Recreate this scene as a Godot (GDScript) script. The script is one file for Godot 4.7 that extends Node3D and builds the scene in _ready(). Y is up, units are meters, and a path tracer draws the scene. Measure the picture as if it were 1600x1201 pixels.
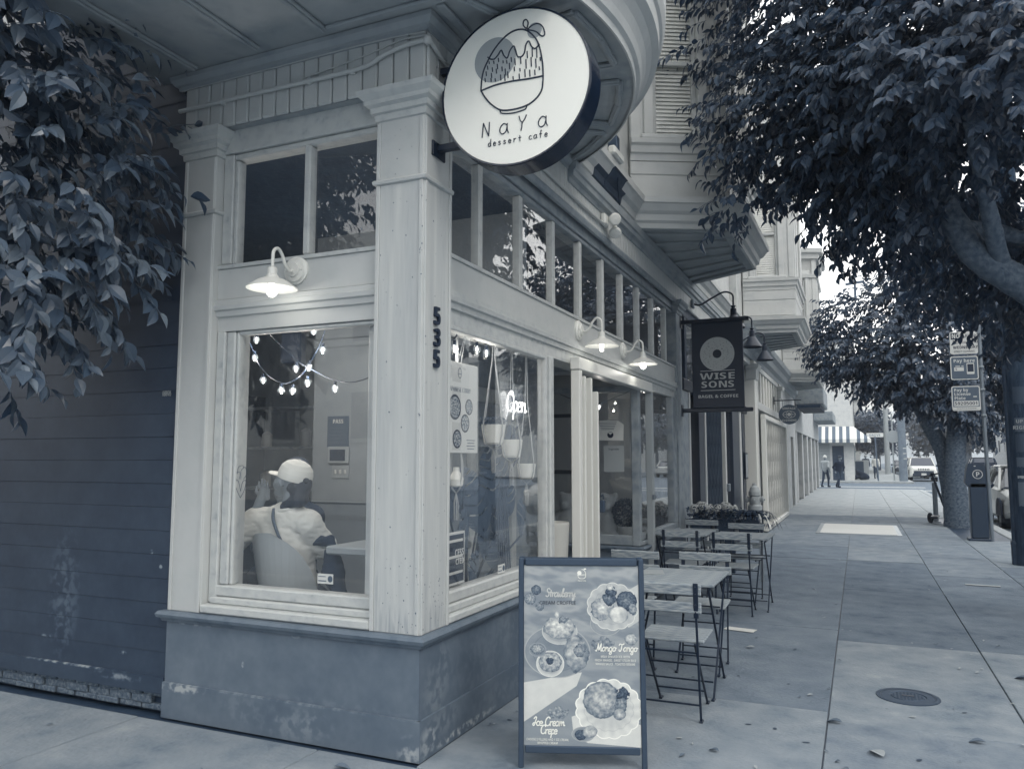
extends Node3D

# ---------------------------------------------------------------- mesh builder
class MB:
	var v := PackedVector3Array()
	var n := PackedVector3Array()
	var u := PackedVector2Array()
	func tri(a, b, c, na = null, nb = null, nc = null, ua = Vector2.ZERO, ub = Vector2.ZERO, uc = Vector2.ZERO):
		if na == null:
			var f = (b - a).cross(c - a).normalized()
			na = f; nb = f; nc = f
		v.append(a); v.append(c); v.append(b)
		n.append(na); n.append(nc); n.append(nb)
		u.append(ua); u.append(uc); u.append(ub)
	func quad(a, b, c, d, uv = null):
		var ua = Vector2.ZERO; var ub = Vector2.ZERO; var uc = Vector2.ZERO; var ud = Vector2.ZERO
		if uv != null:
			ua = uv[0]; ub = uv[1]; uc = uv[2]; ud = uv[3]
		var f = (c - a).cross(d - b).normalized()
		tri(a, b, c, f, f, f, ua, ub, uc)
		tri(a, c, d, f, f, f, ua, uc, ud)
	func qo(a, b, c, d, ctr):
		var f = (c - a).cross(d - b)
		if f.dot((a + b + c + d) * 0.25 - ctr) < 0.0:
			quad(d, c, b, a)
		else:
			quad(a, b, c, d)
	func box(c: Vector3, s: Vector3, b := 0.0, xf := Transform3D.IDENTITY):
		var h = s * 0.5
		var ctr = xf * c
		b = minf(b, minf(h.x, minf(h.y, h.z)) * 0.9)
		var P = {}
		for sx in [-1, 1]:
			for sy in [-1, 1]:
				for sz in [-1, 1]:
					P[[sx, sy, sz, 0]] = xf * (c + Vector3(sx * h.x, sy * (h.y - b), sz * (h.z - b)))
					P[[sx, sy, sz, 1]] = xf * (c + Vector3(sx * (h.x - b), sy * h.y, sz * (h.z - b)))
					P[[sx, sy, sz, 2]] = xf * (c + Vector3(sx * (h.x - b), sy * (h.y - b), sz * h.z))
		for s1 in [-1, 1]:
			qo(P[[s1, -1, -1, 0]], P[[s1, 1, -1, 0]], P[[s1, 1, 1, 0]], P[[s1, -1, 1, 0]], ctr)
			qo(P[[-1, s1, -1, 1]], P[[1, s1, -1, 1]], P[[1, s1, 1, 1]], P[[-1, s1, 1, 1]], ctr)
			qo(P[[-1, -1, s1, 2]], P[[1, -1, s1, 2]], P[[1, 1, s1, 2]], P[[-1, 1, s1, 2]], ctr)
		if b > 0.0:
			for s1 in [-1, 1]:
				for s2 in [-1, 1]:
					qo(P[[s1, s2, -1, 0]], P[[s1, s2, 1, 0]], P[[s1, s2, 1, 1]], P[[s1, s2, -1, 1]], ctr)
					qo(P[[s1, -1, s2, 0]], P[[s1, 1, s2, 0]], P[[s1, 1, s2, 2]], P[[s1, -1, s2, 2]], ctr)
					qo(P[[-1, s1, s2, 1]], P[[1, s1, s2, 1]], P[[1, s1, s2, 2]], P[[-1, s1, s2, 2]], ctr)
					for s3 in [-1, 1]:
						var a0 = P[[s1, s2, s3, 0]]; var a1 = P[[s1, s2, s3, 1]]; var a2 = P[[s1, s2, s3, 2]]
						if (a1 - a0).cross(a2 - a0).dot(a0 - ctr) < 0.0:
							tri(a0, a2, a1)
						else:
							tri(a0, a1, a2)
	# box from two corners
	func bb(a: Vector3, b: Vector3, bev := 0.0, xf := Transform3D.IDENTITY):
		box((a + b) * 0.5, (b - a).abs(), bev, xf)
	# bar from a to b with section w (sideways) x h
	func bar(a: Vector3, b: Vector3, w: float, h: float, bev := 0.0, up := Vector3.UP):
		var d = (b - a)
		var L = d.length()
		d = d / L
		if absf(d.dot(up)) > 0.98:
			up = Vector3(1, 0, 0) if absf(d.x) < 0.9 else Vector3(0, 0, 1)
		var sx = up.cross(d).normalized()
		var sy = d.cross(sx).normalized()
		box(Vector3.ZERO, Vector3(w, h, L), bev, Transform3D(Basis(sx, sy, d), (a + b) * 0.5))
	func tube(pts, r, seg := 8, cap := true):
		var k = pts.size()
		var rings = []
		var nrm = []
		var sx = Vector3.ZERO
		for i in k:
			var d = (pts[mini(i + 1, k - 1)] - pts[maxi(i - 1, 0)]).normalized()
			if i == 0:
				sx = d.cross(Vector3.UP if absf(d.y) < 0.9 else Vector3.RIGHT).normalized()
			else:
				sx = (sx - d * sx.dot(d)).normalized()
			var sy = d.cross(sx)
			var rr = r[i] if r is Array else r
			var ring = []; var nn = []
			for j in seg:
				var a = TAU * j / seg
				var o = sx * cos(a) + sy * sin(a)
				nn.append(o); ring.append(pts[i] + o * rr)
			rings.append(ring); nrm.append(nn)
		for i in k - 1:
			for j in seg:
				var q = (j + 1) % seg
				tri(rings[i][j], rings[i][q], rings[i + 1][q], nrm[i][j], nrm[i][q], nrm[i + 1][q])
				tri(rings[i][j], rings[i + 1][q], rings[i + 1][j], nrm[i][j], nrm[i + 1][q], nrm[i + 1][j])
		if cap:
			for j in seg:
				var q = (j + 1) % seg
				tri(pts[0], rings[0][q], rings[0][j])
				tri(pts[k - 1], rings[k - 1][j], rings[k - 1][q])
	func lathe(prof, seg := 20, xf := Transform3D.IDENTITY, smooth := true):
		for i in prof.size() - 1:
			var p = prof[i]; var q = prof[i + 1]
			var dn = Vector2(q.y - p.y, p.x - q.x).normalized()
			for j in seg:
				var a = TAU * j / seg; var b = TAU * (j + 1) / seg
				var ca = cos(a); var sa = sin(a); var cb = cos(b); var sb = sin(b)
				var A = xf * Vector3(p.x * ca, p.y, p.x * sa); var B = xf * Vector3(p.x * cb, p.y, p.x * sb)
				var Cc = xf * Vector3(q.x * cb, q.y, q.x * sb); var Dd = xf * Vector3(q.x * ca, q.y, q.x * sa)
				var na = (xf.basis * Vector3(dn.x * ca, dn.y, dn.x * sa)).normalized()
				var nb = (xf.basis * Vector3(dn.x * cb, dn.y, dn.x * sb)).normalized()
				if q.x > 1e-5:
					tri(A, Dd, Cc, na, na, nb)
				if p.x > 1e-5:
					tri(A, Cc, B, na, nb, nb)
	func sphere(c: Vector3, r: Vector3, seg := 12, rings := 8):
		var grid = []
		for i in rings + 1:
			var t = PI * i / rings
			var row = []
			for j in seg:
				var a = TAU * j / seg
				row.append(Vector3(sin(t) * cos(a), cos(t), sin(t) * sin(a)))
			grid.append(row)
		for i in rings:
			for j in seg:
				var q = (j + 1) % seg
				var a = grid[i][j]; var b = grid[i][q]; var cc = grid[i + 1][q]; var d = grid[i + 1][j]
				var na = (a / r).normalized(); var nb = (b / r).normalized(); var nc = (cc / r).normalized(); var nd = (d / r).normalized()
				if i > 0:
					tri(c + a * r, c + b * r, c + cc * r, na, nb, nc)
				if i < rings - 1:
					tri(c + a * r, c + cc * r, c + d * r, na, nc, nd)
	# horizontal moulding: path in plan, profile of (outward, y); outward is to the right of travel
	func sweep(path, prof, closed := false):
		var k = path.size()
		var outs = []
		for i in k:
			var d1 = null; var d2 = null
			if closed or i > 0:
				d1 = (path[i] - path[(i - 1 + k) % k]).normalized()
			if closed or i < k - 1:
				d2 = (path[(i + 1) % k] - path[i]).normalized()
			if d1 == null: d1 = d2
			if d2 == null: d2 = d1
			var o1 = Vector3(-d1.z, 0, d1.x); var o2 = Vector3(-d2.z, 0, d2.x)
			var o = (o1 + o2)
			o = o / maxf(0.25, o.length_squared() * 0.5)
			outs.append(o)
		var m = k if closed else k - 1
		for i in m:
			var e = (i + 1) % k
			for j in prof.size() - 1:
				var p = prof[j]; var q = prof[j + 1]
				quad(path[e] + outs[e] * p.x + Vector3(0, p.y, 0), path[e] + outs[e] * q.x + Vector3(0, q.y, 0), path[i] + outs[i] * q.x + Vector3(0, q.y, 0), path[i] + outs[i] * p.x + Vector3(0, p.y, 0))
		if not closed:
			var poly = PackedVector2Array()
			for p in prof: poly.append(p)
			var ix = Geometry2D.triangulate_polygon(poly)
			for e in [0, k - 1]:
				for t in range(0, ix.size(), 3):
					var A = path[e] + outs[e] * poly[ix[t]].x + Vector3(0, poly[ix[t]].y, 0)
					var B = path[e] + outs[e] * poly[ix[t + 1]].x + Vector3(0, poly[ix[t + 1]].y, 0)
					var Cc = path[e] + outs[e] * poly[ix[t + 2]].x + Vector3(0, poly[ix[t + 2]].y, 0)
					var dd = path[1] - path[0] if e == 0 else path[k - 2] - path[k - 1]
					if (B - A).cross(Cc - A).dot(dd) > 0.0:
						tri(A, Cc, B)
					else:
						tri(A, B, Cc)
	# polygon in xy, front at z = d1, back at z = d0
	func prism(poly: PackedVector2Array, d0: float, d1: float, xf := Transform3D.IDENTITY, sides := true):
		var area = 0.0
		for i in poly.size():
			area += poly[i].cross(poly[(i + 1) % poly.size()])
		if area < 0.0:
			poly = poly.duplicate(); poly.reverse()
		var ix = Geometry2D.triangulate_polygon(poly)
		for t in range(0, ix.size(), 3):
			var a = poly[ix[t]]; var b = poly[ix[t + 1]]; var c = poly[ix[t + 2]]
			if (b - a).cross(c - a) < 0.0:
				var sw = b; b = c; c = sw
			tri(xf * Vector3(a.x, a.y, d1), xf * Vector3(b.x, b.y, d1), xf * Vector3(c.x, c.y, d1))
			if sides:
				tri(xf * Vector3(a.x, a.y, d0), xf * Vector3(c.x, c.y, d0), xf * Vector3(b.x, b.y, d0))
		if sides:
			for i in poly.size():
				var a = poly[i]; var b = poly[(i + 1) % poly.size()]
				quad(xf * Vector3(a.x, a.y, d0), xf * Vector3(b.x, b.y, d0), xf * Vector3(b.x, b.y, d1), xf * Vector3(a.x, a.y, d1))
	# a stroke of lettering, flat in xy with a little depth
	func stroke(pts, w: float, d0: float, d1: float, xf := Transform3D.IDENTITY, closed := false):
		var k = pts.size()
		var L = []; var Rr = []
		for i in k:
			var p0 = pts[(i - 1 + k) % k] if closed else pts[maxi(i - 1, 0)]
			var p1 = pts[(i + 1) % k] if closed else pts[mini(i + 1, k - 1)]
			var d = (p1 - p0).normalized()
			var o = Vector2(-d.y, d.x) * w * 0.5
			var e = Vector2.ZERO
			if not closed and i == 0: e = -d * w * 0.3
			if not closed and i == k - 1: e = d * w * 0.3
			L.append(pts[i] + o + e); Rr.append(pts[i] - o + e)
		for i in (k if closed else k - 1):
			var e = (i + 1) % k
			var a = L[i]; var b = Rr[i]; var c = Rr[e]; var d = L[e]
			quad(xf * Vector3(a.x, a.y, d1), xf * Vector3(b.x, b.y, d1), xf * Vector3(c.x, c.y, d1), xf * Vector3(d.x, d.y, d1))
			quad(xf * Vector3(a.x, a.y, d0), xf * Vector3(a.x, a.y, d1), xf * Vector3(d.x, d.y, d1), xf * Vector3(d.x, d.y, d0))
			quad(xf * Vector3(b.x, b.y, d1), xf * Vector3(b.x, b.y, d0), xf * Vector3(c.x, c.y, d0), xf * Vector3(c.x, c.y, d1))
	func mesh(m: Material) -> ArrayMesh:
		var am := ArrayMesh.new()
		var arr = []
		arr.resize(Mesh.ARRAY_MAX)
		arr[Mesh.ARRAY_VERTEX] = v
		arr[Mesh.ARRAY_NORMAL] = n
		arr[Mesh.ARRAY_TEX_UV] = u
		am.add_surface_from_arrays(Mesh.PRIMITIVE_TRIANGLES, arr)
		am.surface_set_material(0, m)
		return am

# ---------------------------------------------------------------- naming
var used := {}
func numbered(parent: Node, called: String) -> String:
	var key = str(parent.get_instance_id()) + called
	var k = used.get(key, 0)
	used[key] = k + 1
	return called if k == 0 else "%s_%03d" % [called, k]
func thing(called: String, label: String, category: String, at := Vector3.ZERO, turn := 0.0, group := "") -> Node3D:
	var o := Node3D.new()
	o.name = numbered(self, called)
	o.position = at; o.rotation.y = turn
	tag(o, label, category, group)
	add_child(o, true)
	return o
func tag(o, label: String, category: String, group := ""):
	o.set_meta("label", label); o.set_meta("category", category)
	if group != "": o.set_meta("group", group)
	return o
func put(parent: Node, called: String, mesh: Mesh, xf := Transform3D.IDENTITY) -> MeshInstance3D:
	var o := MeshInstance3D.new()
	o.name = numbered(parent, called)
	o.mesh = mesh
	o.transform = xf
	parent.add_child(o, true)
	return o
func part(parent: Node, called: String, mb: MB, m: Material, xf := Transform3D.IDENTITY) -> MeshInstance3D:
	return put(parent, called, mb.mesh(m), xf)
func struct(called: String, mb: MB, m: Material) -> MeshInstance3D:
	var o = part(self, called, mb, m)
	o.set_meta("kind", "structure")
	return o
func copy(o: Node3D, label: String, at: Vector3, turn := 0.0) -> Node3D:
	var base = String(o.name)
	if base.length() > 4 and base.substr(base.length() - 3).is_valid_int(): base = base.substr(0, base.length() - 4)
	var c = o.duplicate()
	c.name = numbered(self, base)
	c.position = at; c.rotation.y = turn
	c.set_meta("label", label)
	add_child(c, true)
	return c
func place(at: Vector3, turn := 0.0, tilt := 0.0, roll := 0.0) -> Transform3D:
	return Transform3D(Basis.from_euler(Vector3(tilt, turn, roll)), at)

# ---------------------------------------------------------------- colours: the photograph is toned from navy to off-white
func duo(g: float) -> Color:
	var s = [[0.0, 12, 26, 45], [0.15, 31, 48, 69], [0.3, 62, 78, 97], [0.5, 110, 122, 134], [0.7, 167, 172, 175], [0.85, 206, 208, 205], [1.0, 246, 246, 239]]
	for i in s.size() - 1:
		if g <= s[i + 1][0] or i == s.size() - 2:
			var t = clampf((g - s[i][0]) / (s[i + 1][0] - s[i][0]), 0, 1)
			return Color8(int(lerpf(s[i][1], s[i + 1][1], t)), int(lerpf(s[i][2], s[i + 1][2], t)), int(lerpf(s[i][3], s[i + 1][3], t)))
	return Color.WHITE
var cache := {}
func M(name: String) -> StandardMaterial3D:
	return cache[name]
func plainm(name: String, g: float, rough := 0.7, metal := 0.0, spec := 0.5) -> StandardMaterial3D:
	var m := StandardMaterial3D.new()
	m.resource_name = name
	m.albedo_color = duo(g)
	m.roughness = rough; m.metallic = metal; m.metallic_specular = spec
	cache[name] = m
	return m
func noise(seedv: int, freq: float, octaves := 4, type := FastNoiseLite.TYPE_SIMPLEX_SMOOTH) -> FastNoiseLite:
	var f := FastNoiseLite.new()
	f.seed = seedv; f.frequency = freq; f.fractal_octaves = octaves; f.noise_type = type
	return f
func ntex(seedv: int, freq: float, stops, size := 512, octaves := 5, normal := 0.0) -> NoiseTexture2D:
	var t := NoiseTexture2D.new()
	t.width = size; t.height = size; t.seamless = true; t.seamless_blend_skirt = 0.25
	t.noise = noise(seedv, freq, octaves)
	if normal > 0.0:
		t.as_normal_map = true; t.bump_strength = normal
	else:
		var gr := Gradient.new()
		var offs = PackedFloat32Array(); var cols = PackedColorArray()
		for s in stops:
			offs.append(s[0]); cols.append(s[1] if s[1] is Color else duo(s[1]))
		gr.offsets = offs; gr.colors = cols
		t.color_ramp = gr
	return t
# noisy surface. tile = metres per repeat
func noisy(name: String, seedv: int, stops, tile: float, rough := 0.75, freq := 0.012, bump := 0.0, world := true, spec := 0.4, squash := Vector3.ONE) -> StandardMaterial3D:
	var m := StandardMaterial3D.new()
	m.resource_name = name
	m.albedo_texture = ntex(seedv, freq, stops)
	m.roughness = rough; m.metallic_specular = spec
	m.uv1_triplanar = true; m.uv1_world_triplanar = world
	m.uv1_scale = squash / tile
	if bump > 0.0:
		m.normal_enabled = true
		m.normal_texture = ntex(seedv + 50, freq * 3.0, [], 512, 4, 6.0)
		m.normal_scale = bump
	cache[name] = m
	return m
func glass(name: String, spec := 0.5, alpha := 0.03) -> StandardMaterial3D:
	var m := StandardMaterial3D.new()
	m.resource_name = name
	m.transparency = BaseMaterial3D.TRANSPARENCY_ALPHA
	m.albedo_color = Color(0.8, 0.85, 0.9, alpha)
	m.roughness = 0.0; m.metallic_specular = spec
	cache[name] = m
	return m
func glow(name: String, g: Color, e: float) -> StandardMaterial3D:
	var m := StandardMaterial3D.new()
	m.resource_name = name
	m.albedo_color = Color(0.9, 0.9, 0.88)
	m.emission_enabled = true; m.emission = g; m.emission_energy_multiplier = e
	cache[name] = m
	return m
var fonts := {}
func words(parent: Node, called: String, s: String, h: float, xf: Transform3D, m: Material, fname := "Droid Sans", bold := false, wide := 1.0, depth := 0.0015, align := 1) -> MeshInstance3D:
	var key = fname + str(bold)
	if not fonts.has(key):
		var f := SystemFont.new()
		f.font_names = PackedStringArray([fname])
		if bold: f.font_weight = 700
		fonts[key] = f
	var t := TextMesh.new()
	t.font = fonts[key]; t.text = s; t.font_size = 32
	t.pixel_size = h / (32.0 * 0.72)
	t.depth = depth; t.curve_step = 3.0
	t.horizontal_alignment = [HORIZONTAL_ALIGNMENT_LEFT, HORIZONTAL_ALIGNMENT_CENTER, HORIZONTAL_ALIGNMENT_RIGHT][align]
	t.material = m
	var o := MeshInstance3D.new()
	o.name = numbered(parent, called)
	o.mesh = t
	o.transform = xf * Transform3D(Basis.from_scale(Vector3(wide, 1, 1)), Vector3.ZERO)
	parent.add_child(o, true)
	return o
func smooth_pts(p, per := 6, closed := false):
	var out = []
	var k = p.size()
	var m = k if closed else k - 1
	for i in m:
		var p0 = p[(i - 1 + k) % k] if closed else p[maxi(i - 1, 0)]
		var p1 = p[i]; var p2 = p[(i + 1) % k] if closed else p[mini(i + 1, k - 1)]
		var p3 = p[(i + 2) % k] if closed else p[mini(i + 2, k - 1)]
		for j in per:
			out.append(p1.cubic_interpolate(p2, p0, p3, float(j) / per))
	if not closed: out.append(p[k - 1])
	return out
func rpoly(w: float, h: float, r: float, k := 4) -> PackedVector2Array:
	var o = PackedVector2Array()
	for c in [[w / 2 - r, h / 2 - r, 0], [-w / 2 + r, h / 2 - r, 1], [-w / 2 + r, -h / 2 + r, 2], [w / 2 - r, -h / 2 + r, 3]]:
		for i in k + 1:
			var a = PI / 2 * (c[2] + float(i) / k)
			o.append(Vector2(c[0] + cos(a) * r, c[1] + sin(a) * r))
	return o
func ell(rx: float, ry: float, k := 32, c := Vector2.ZERO) -> PackedVector2Array:
	var o = PackedVector2Array()
	for i in k: o.append(c + Vector2(cos(TAU * i / k) * rx, sin(TAU * i / k) * ry))
	return o
# single-stroke hand lettering, each glyph in a box about 0.6 wide, x-height 0.5, cap height 1
var glyphs := {
	"N": [[0, 0, 0.05, 0.5, 0.1, 1], [0.1, 1, 0.3, 0.5, 0.5, 0.02], [0.5, 0.02, 0.54, 0.5, 0.56, 1]],
	"Y": [[0, 1, 0.08, 0.7, 0.24, 0.5], [0.55, 1, 0.4, 0.7, 0.24, 0.5, 0.2, 0.2, 0.14, -0.05]],
	"a": [[0.42, 0.42, 0.24, 0.52, 0.06, 0.36, 0.03, 0.14, 0.16, 0.0, 0.34, 0.08, 0.42, 0.3], [0.43, 0.5, 0.43, 0.2, 0.5, 0.0]],
	"d": [[0.4, 0.38, 0.22, 0.5, 0.04, 0.3, 0.06, 0.06, 0.22, 0.0, 0.38, 0.12, 0.4, 0.3], [0.42, 1.0, 0.42, 0.5, 0.44, 0.0]],
	"e": [[0.04, 0.26, 0.38, 0.28, 0.36, 0.44, 0.2, 0.5, 0.04, 0.3, 0.1, 0.04, 0.26, 0.0, 0.4, 0.08]],
	"s": [[0.36, 0.44, 0.18, 0.5, 0.06, 0.38, 0.2, 0.26, 0.34, 0.14, 0.2, 0.0, 0.04, 0.06]],
	"r": [[0.06, 0.5, 0.08, 0.2, 0.08, 0.0], [0.08, 0.28, 0.2, 0.46, 0.38, 0.48]],
	"t": [[0.2, 0.8, 0.2, 0.3, 0.24, 0.0], [0.02, 0.5, 0.4, 0.52]],
	"c": [[0.4, 0.42, 0.22, 0.5, 0.05, 0.28, 0.12, 0.04, 0.28, 0.0, 0.42, 0.08]],
	"f": [[0.4, 0.9, 0.28, 0.98, 0.2, 0.8, 0.2, 0.3, 0.18, 0.0], [0.04, 0.5, 0.36, 0.52]],
	"o": [[0.22, 0.5, 0.04, 0.36, 0.06, 0.08, 0.22, 0.0, 0.4, 0.12, 0.4, 0.38, 0.22, 0.5, 0.4, 0.46, 0.56, 0.4]],
	"n": [[0.04, 0.44, 0.08, 0.5, 0.08, 0.0, 0.08, 0.2, 0.24, 0.48, 0.38, 0.44, 0.4, 0.2, 0.44, 0.0, 0.56, 0.12]],
	"m": [[0.04, 0.44, 0.08, 0.5, 0.08, 0.0, 0.1, 0.24, 0.24, 0.48, 0.32, 0.4, 0.32, 0.0, 0.34, 0.24, 0.48, 0.48, 0.58, 0.4, 0.6, 0.05, 0.74, 0.1]],
	"g": [[0.4, 0.42, 0.22, 0.5, 0.05, 0.34, 0.08, 0.06, 0.24, 0.0, 0.38, 0.14, 0.42, 0.44, 0.42, 0.0, 0.38, -0.34, 0.2, -0.42, 0.1, -0.28, 0.3, -0.08, 0.56, 0.1]],
	"p": [[0.06, 0.46, 0.1, 0.5, 0.08, 0.0, 0.04, -0.42], [0.08, 0.3, 0.22, 0.5, 0.4, 0.4, 0.4, 0.14, 0.24, 0.0, 0.1, 0.1]],
	"w": [[0.02, 0.5, 0.08, 0.08, 0.18, 0.02, 0.28, 0.36, 0.34, 0.04, 0.46, 0.04, 0.56, 0.36, 0.56, 0.5]],
	"b": [[0.06, 0.3, 0.24, 0.8, 0.22, 1.0, 0.12, 0.9, 0.1, 0.1, 0.22, 0.0, 0.38, 0.14, 0.36, 0.4, 0.2, 0.44]],
	"y": [[0.04, 0.5, 0.08, 0.16, 0.24, 0.1, 0.4, 0.46, 0.38, 0.0, 0.32, -0.36, 0.16, -0.4, 0.2, -0.14, 0.5, 0.1]],
	"M": [[-0.1, 0.1, 0.06, 0.0, 0.2, 0.5, 0.26, 1.0, 0.34, 0.5, 0.42, 0.1, 0.56, 0.6, 0.7, 1.0, 0.7, 0.4, 0.74, 0.0, 0.9, 0.12]],
	"T": [[0.0, 0.78, 0.1, 0.96, 0.3, 0.92, 0.56, 0.9, 0.72, 1.02], [0.42, 0.92, 0.38, 0.4, 0.26, 0.02, 0.06, 0.06, 0.06, 0.22]],
	"I": [[0.1, 0.8, 0.3, 1.0, 0.42, 0.9, 0.3, 0.4, 0.16, 0.0, 0.0, 0.12, 0.12, 0.3, 0.46, 0.3]],
	"C": [[0.56, 0.82, 0.5, 0.98, 0.3, 0.98, 0.06, 0.66, 0.06, 0.2, 0.26, 0.0, 0.5, 0.08, 0.6, 0.24]],
	"S": [[0.5, 0.86, 0.34, 1.0, 0.14, 0.9, 0.16, 0.64, 0.38, 0.46, 0.42, 0.16, 0.22, 0.0, 0.02, 0.12]],
	"O": [[0.4, 1.0, 0.12, 0.8, 0.04, 0.4, 0.14, 0.06, 0.36, 0.0, 0.6, 0.2, 0.64, 0.6, 0.5, 0.94, 0.34, 0.98, 0.3, 0.86, 0.48, 0.8]]}
func strokes_of(s: String, h: float, gap := 0.08, slant := 0.0) -> Array:
	var out = []
	var x = 0.0
	for ch in s:
		if ch == " ":
			x += 0.38
			continue
		var wmax = 0.0
		for st in glyphs[ch]:
			var pts = []
			for i in range(0, st.size(), 2):
				wmax = maxf(wmax, st[i])
				pts.append(Vector2(x + st[i] + st[i + 1] * slant, st[i + 1]) * h)
			out.append(smooth_pts(pts, 5))
		x += wmax + gap
	for st in out:
		for i in st.size(): st[i].x -= x * h * 0.5
	return out
func script(parent: Node, called: String, s: String, h: float, w: float, xf: Transform3D, m: Material, gap := -0.02, slant := 0.0, squeeze := 1.0):
	var b := MB.new()
	for st in strokes_of(s, h, gap, slant):
		for i in st.size(): st[i].x *= squeeze
		b.stroke(st, w, 0.0, 0.0015, xf)
	return part(parent, called, b, m)

# ---------------------------------------------------------------- bodies: smooth union of tapered capsules, meshed by surface nets
func sdf_body(bones: Array, cell: float, k: float, folds := []) -> MB:
	var lo = Vector3(1e9, 1e9, 1e9); var hi = -lo
	for b in bones:
		var r = maxf(b[2], b[3])
		lo = lo.min(b[0] - Vector3.ONE * r).min(b[1] - Vector3.ONE * r)
		hi = hi.max(b[0] + Vector3.ONE * r).max(b[1] + Vector3.ONE * r)
	lo -= Vector3.ONE * (k + cell * 2); hi += Vector3.ONE * (k + cell * 2)
	var nx = int(ceil((hi.x - lo.x) / cell)) + 1
	var ny = int(ceil((hi.y - lo.y) / cell)) + 1
	var nz = int(ceil((hi.z - lo.z) / cell)) + 1
	var f = PackedFloat32Array()
	f.resize(nx * ny * nz); f.fill(1.0)
	for b in bones:
		var a: Vector3 = b[0]; var e: Vector3 = b[1]
		var ra: float = b[2]; var rb: float = b[3]
		var sc: Vector3 = b[4] if b.size() > 4 else Vector3.ONE
		var m = maxf(ra, rb) + k + cell * 2
		var l = ((a.min(e) - Vector3.ONE * m) - lo) / cell; var h = ((a.max(e) + Vector3.ONE * m) - lo) / cell
		var d = (e - a) / sc
		var dd = maxf(d.length_squared(), 1e-9)
		for z in range(maxi(0, int(l.z)), mini(nz, int(h.z) + 1)):
			for y in range(maxi(0, int(l.y)), mini(ny, int(h.y) + 1)):
				var row = (z * ny + y) * nx
				for x in range(maxi(0, int(l.x)), mini(nx, int(h.x) + 1)):
					var p = (lo + Vector3(x, y, z) * cell - a) / sc
					var t = clampf(p.dot(d) / dd, 0.0, 1.0)
					var q = p.distance_to(d * t) - lerpf(ra, rb, t)
					var o = f[row + x]
					var g = clampf(0.5 + 0.5 * (o - q) / k, 0.0, 1.0)
					f[row + x] = lerpf(o, q, g) - k * g * (1.0 - g)
	if folds.size() > 0:   # cloth folds: [depth, frequency, stretch]
		var fn := noise(17, folds[1], 2)
		for z in nz:
			for y in ny:
				for x in nx:
					var i = (z * ny + y) * nx + x
					if absf(f[i]) < folds[0] * 3.0:
						var p = (lo + Vector3(x, y, z) * cell) * folds[2]
						f[i] += folds[0] * (absf(fn.get_noise_3d(p.x + p.y * 0.6, p.y - p.x * 0.5, p.z)) * 2.0 - 0.4)
	var idx = PackedInt32Array(); idx.resize(nx * ny * nz); idx.fill(-1)
	var vs = PackedVector3Array()
	var st = [1, nx, nx * ny]
	for z in nz - 1:
		for y in ny - 1:
			for x in nx - 1:
				var i = (z * ny + y) * nx + x
				var mask = 0
				for c in 8:
					if f[i + (c & 1) + ((c >> 1) & 1) * nx + (c >> 2) * nx * ny] < 0.0: mask |= 1 << c
				if mask == 0 or mask == 255: continue
				var s = Vector3.ZERO; var cnt = 0
				for c in 8:
					for ax in 3:
						if c & (1 << ax): continue
						var c2 = c | (1 << ax)
						if ((mask >> c) & 1) == ((mask >> c2) & 1): continue
						var fa = f[i + (c & 1) + ((c >> 1) & 1) * nx + (c >> 2) * nx * ny]
						var fb = f[i + (c2 & 1) + ((c2 >> 1) & 1) * nx + (c2 >> 2) * nx * ny]
						var p = Vector3(c & 1, (c >> 1) & 1, c >> 2)
						p[ax] += fa / (fa - fb)
						s += p; cnt += 1
				idx[i] = vs.size()
				vs.append(lo + (Vector3(x, y, z) + s / cnt) * cell)
	var quads = []
	for z in range(1, nz - 1):
		for y in range(1, ny - 1):
			for x in range(1, nx - 1):
				var i = (z * ny + y) * nx + x
				var inside = f[i] < 0.0
				for ax in 3:
					if (f[i + st[ax]] < 0.0) == inside: continue
					var b1 = st[(ax + 1) % 3]; var b2 = st[(ax + 2) % 3]
					var q = [idx[i], idx[i - b1], idx[i - b1 - b2], idx[i - b2]]
					if q.has(-1): continue
					if not inside: q.reverse()
					quads.append(q)
	var nr = PackedVector3Array(); nr.resize(vs.size())
	for q in quads:
		var fn = (vs[q[2]] - vs[q[0]]).cross(vs[q[3]] - vs[q[1]])
		for j in q: nr[j] += fn
	var mb := MB.new()
	for q in quads:
		mb.tri(vs[q[0]], vs[q[1]], vs[q[2]], nr[q[0]].normalized(), nr[q[1]].normalized(), nr[q[2]].normalized())
		mb.tri(vs[q[0]], vs[q[2]], vs[q[3]], nr[q[0]].normalized(), nr[q[2]].normalized(), nr[q[3]].normalized())
	return mb

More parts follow.
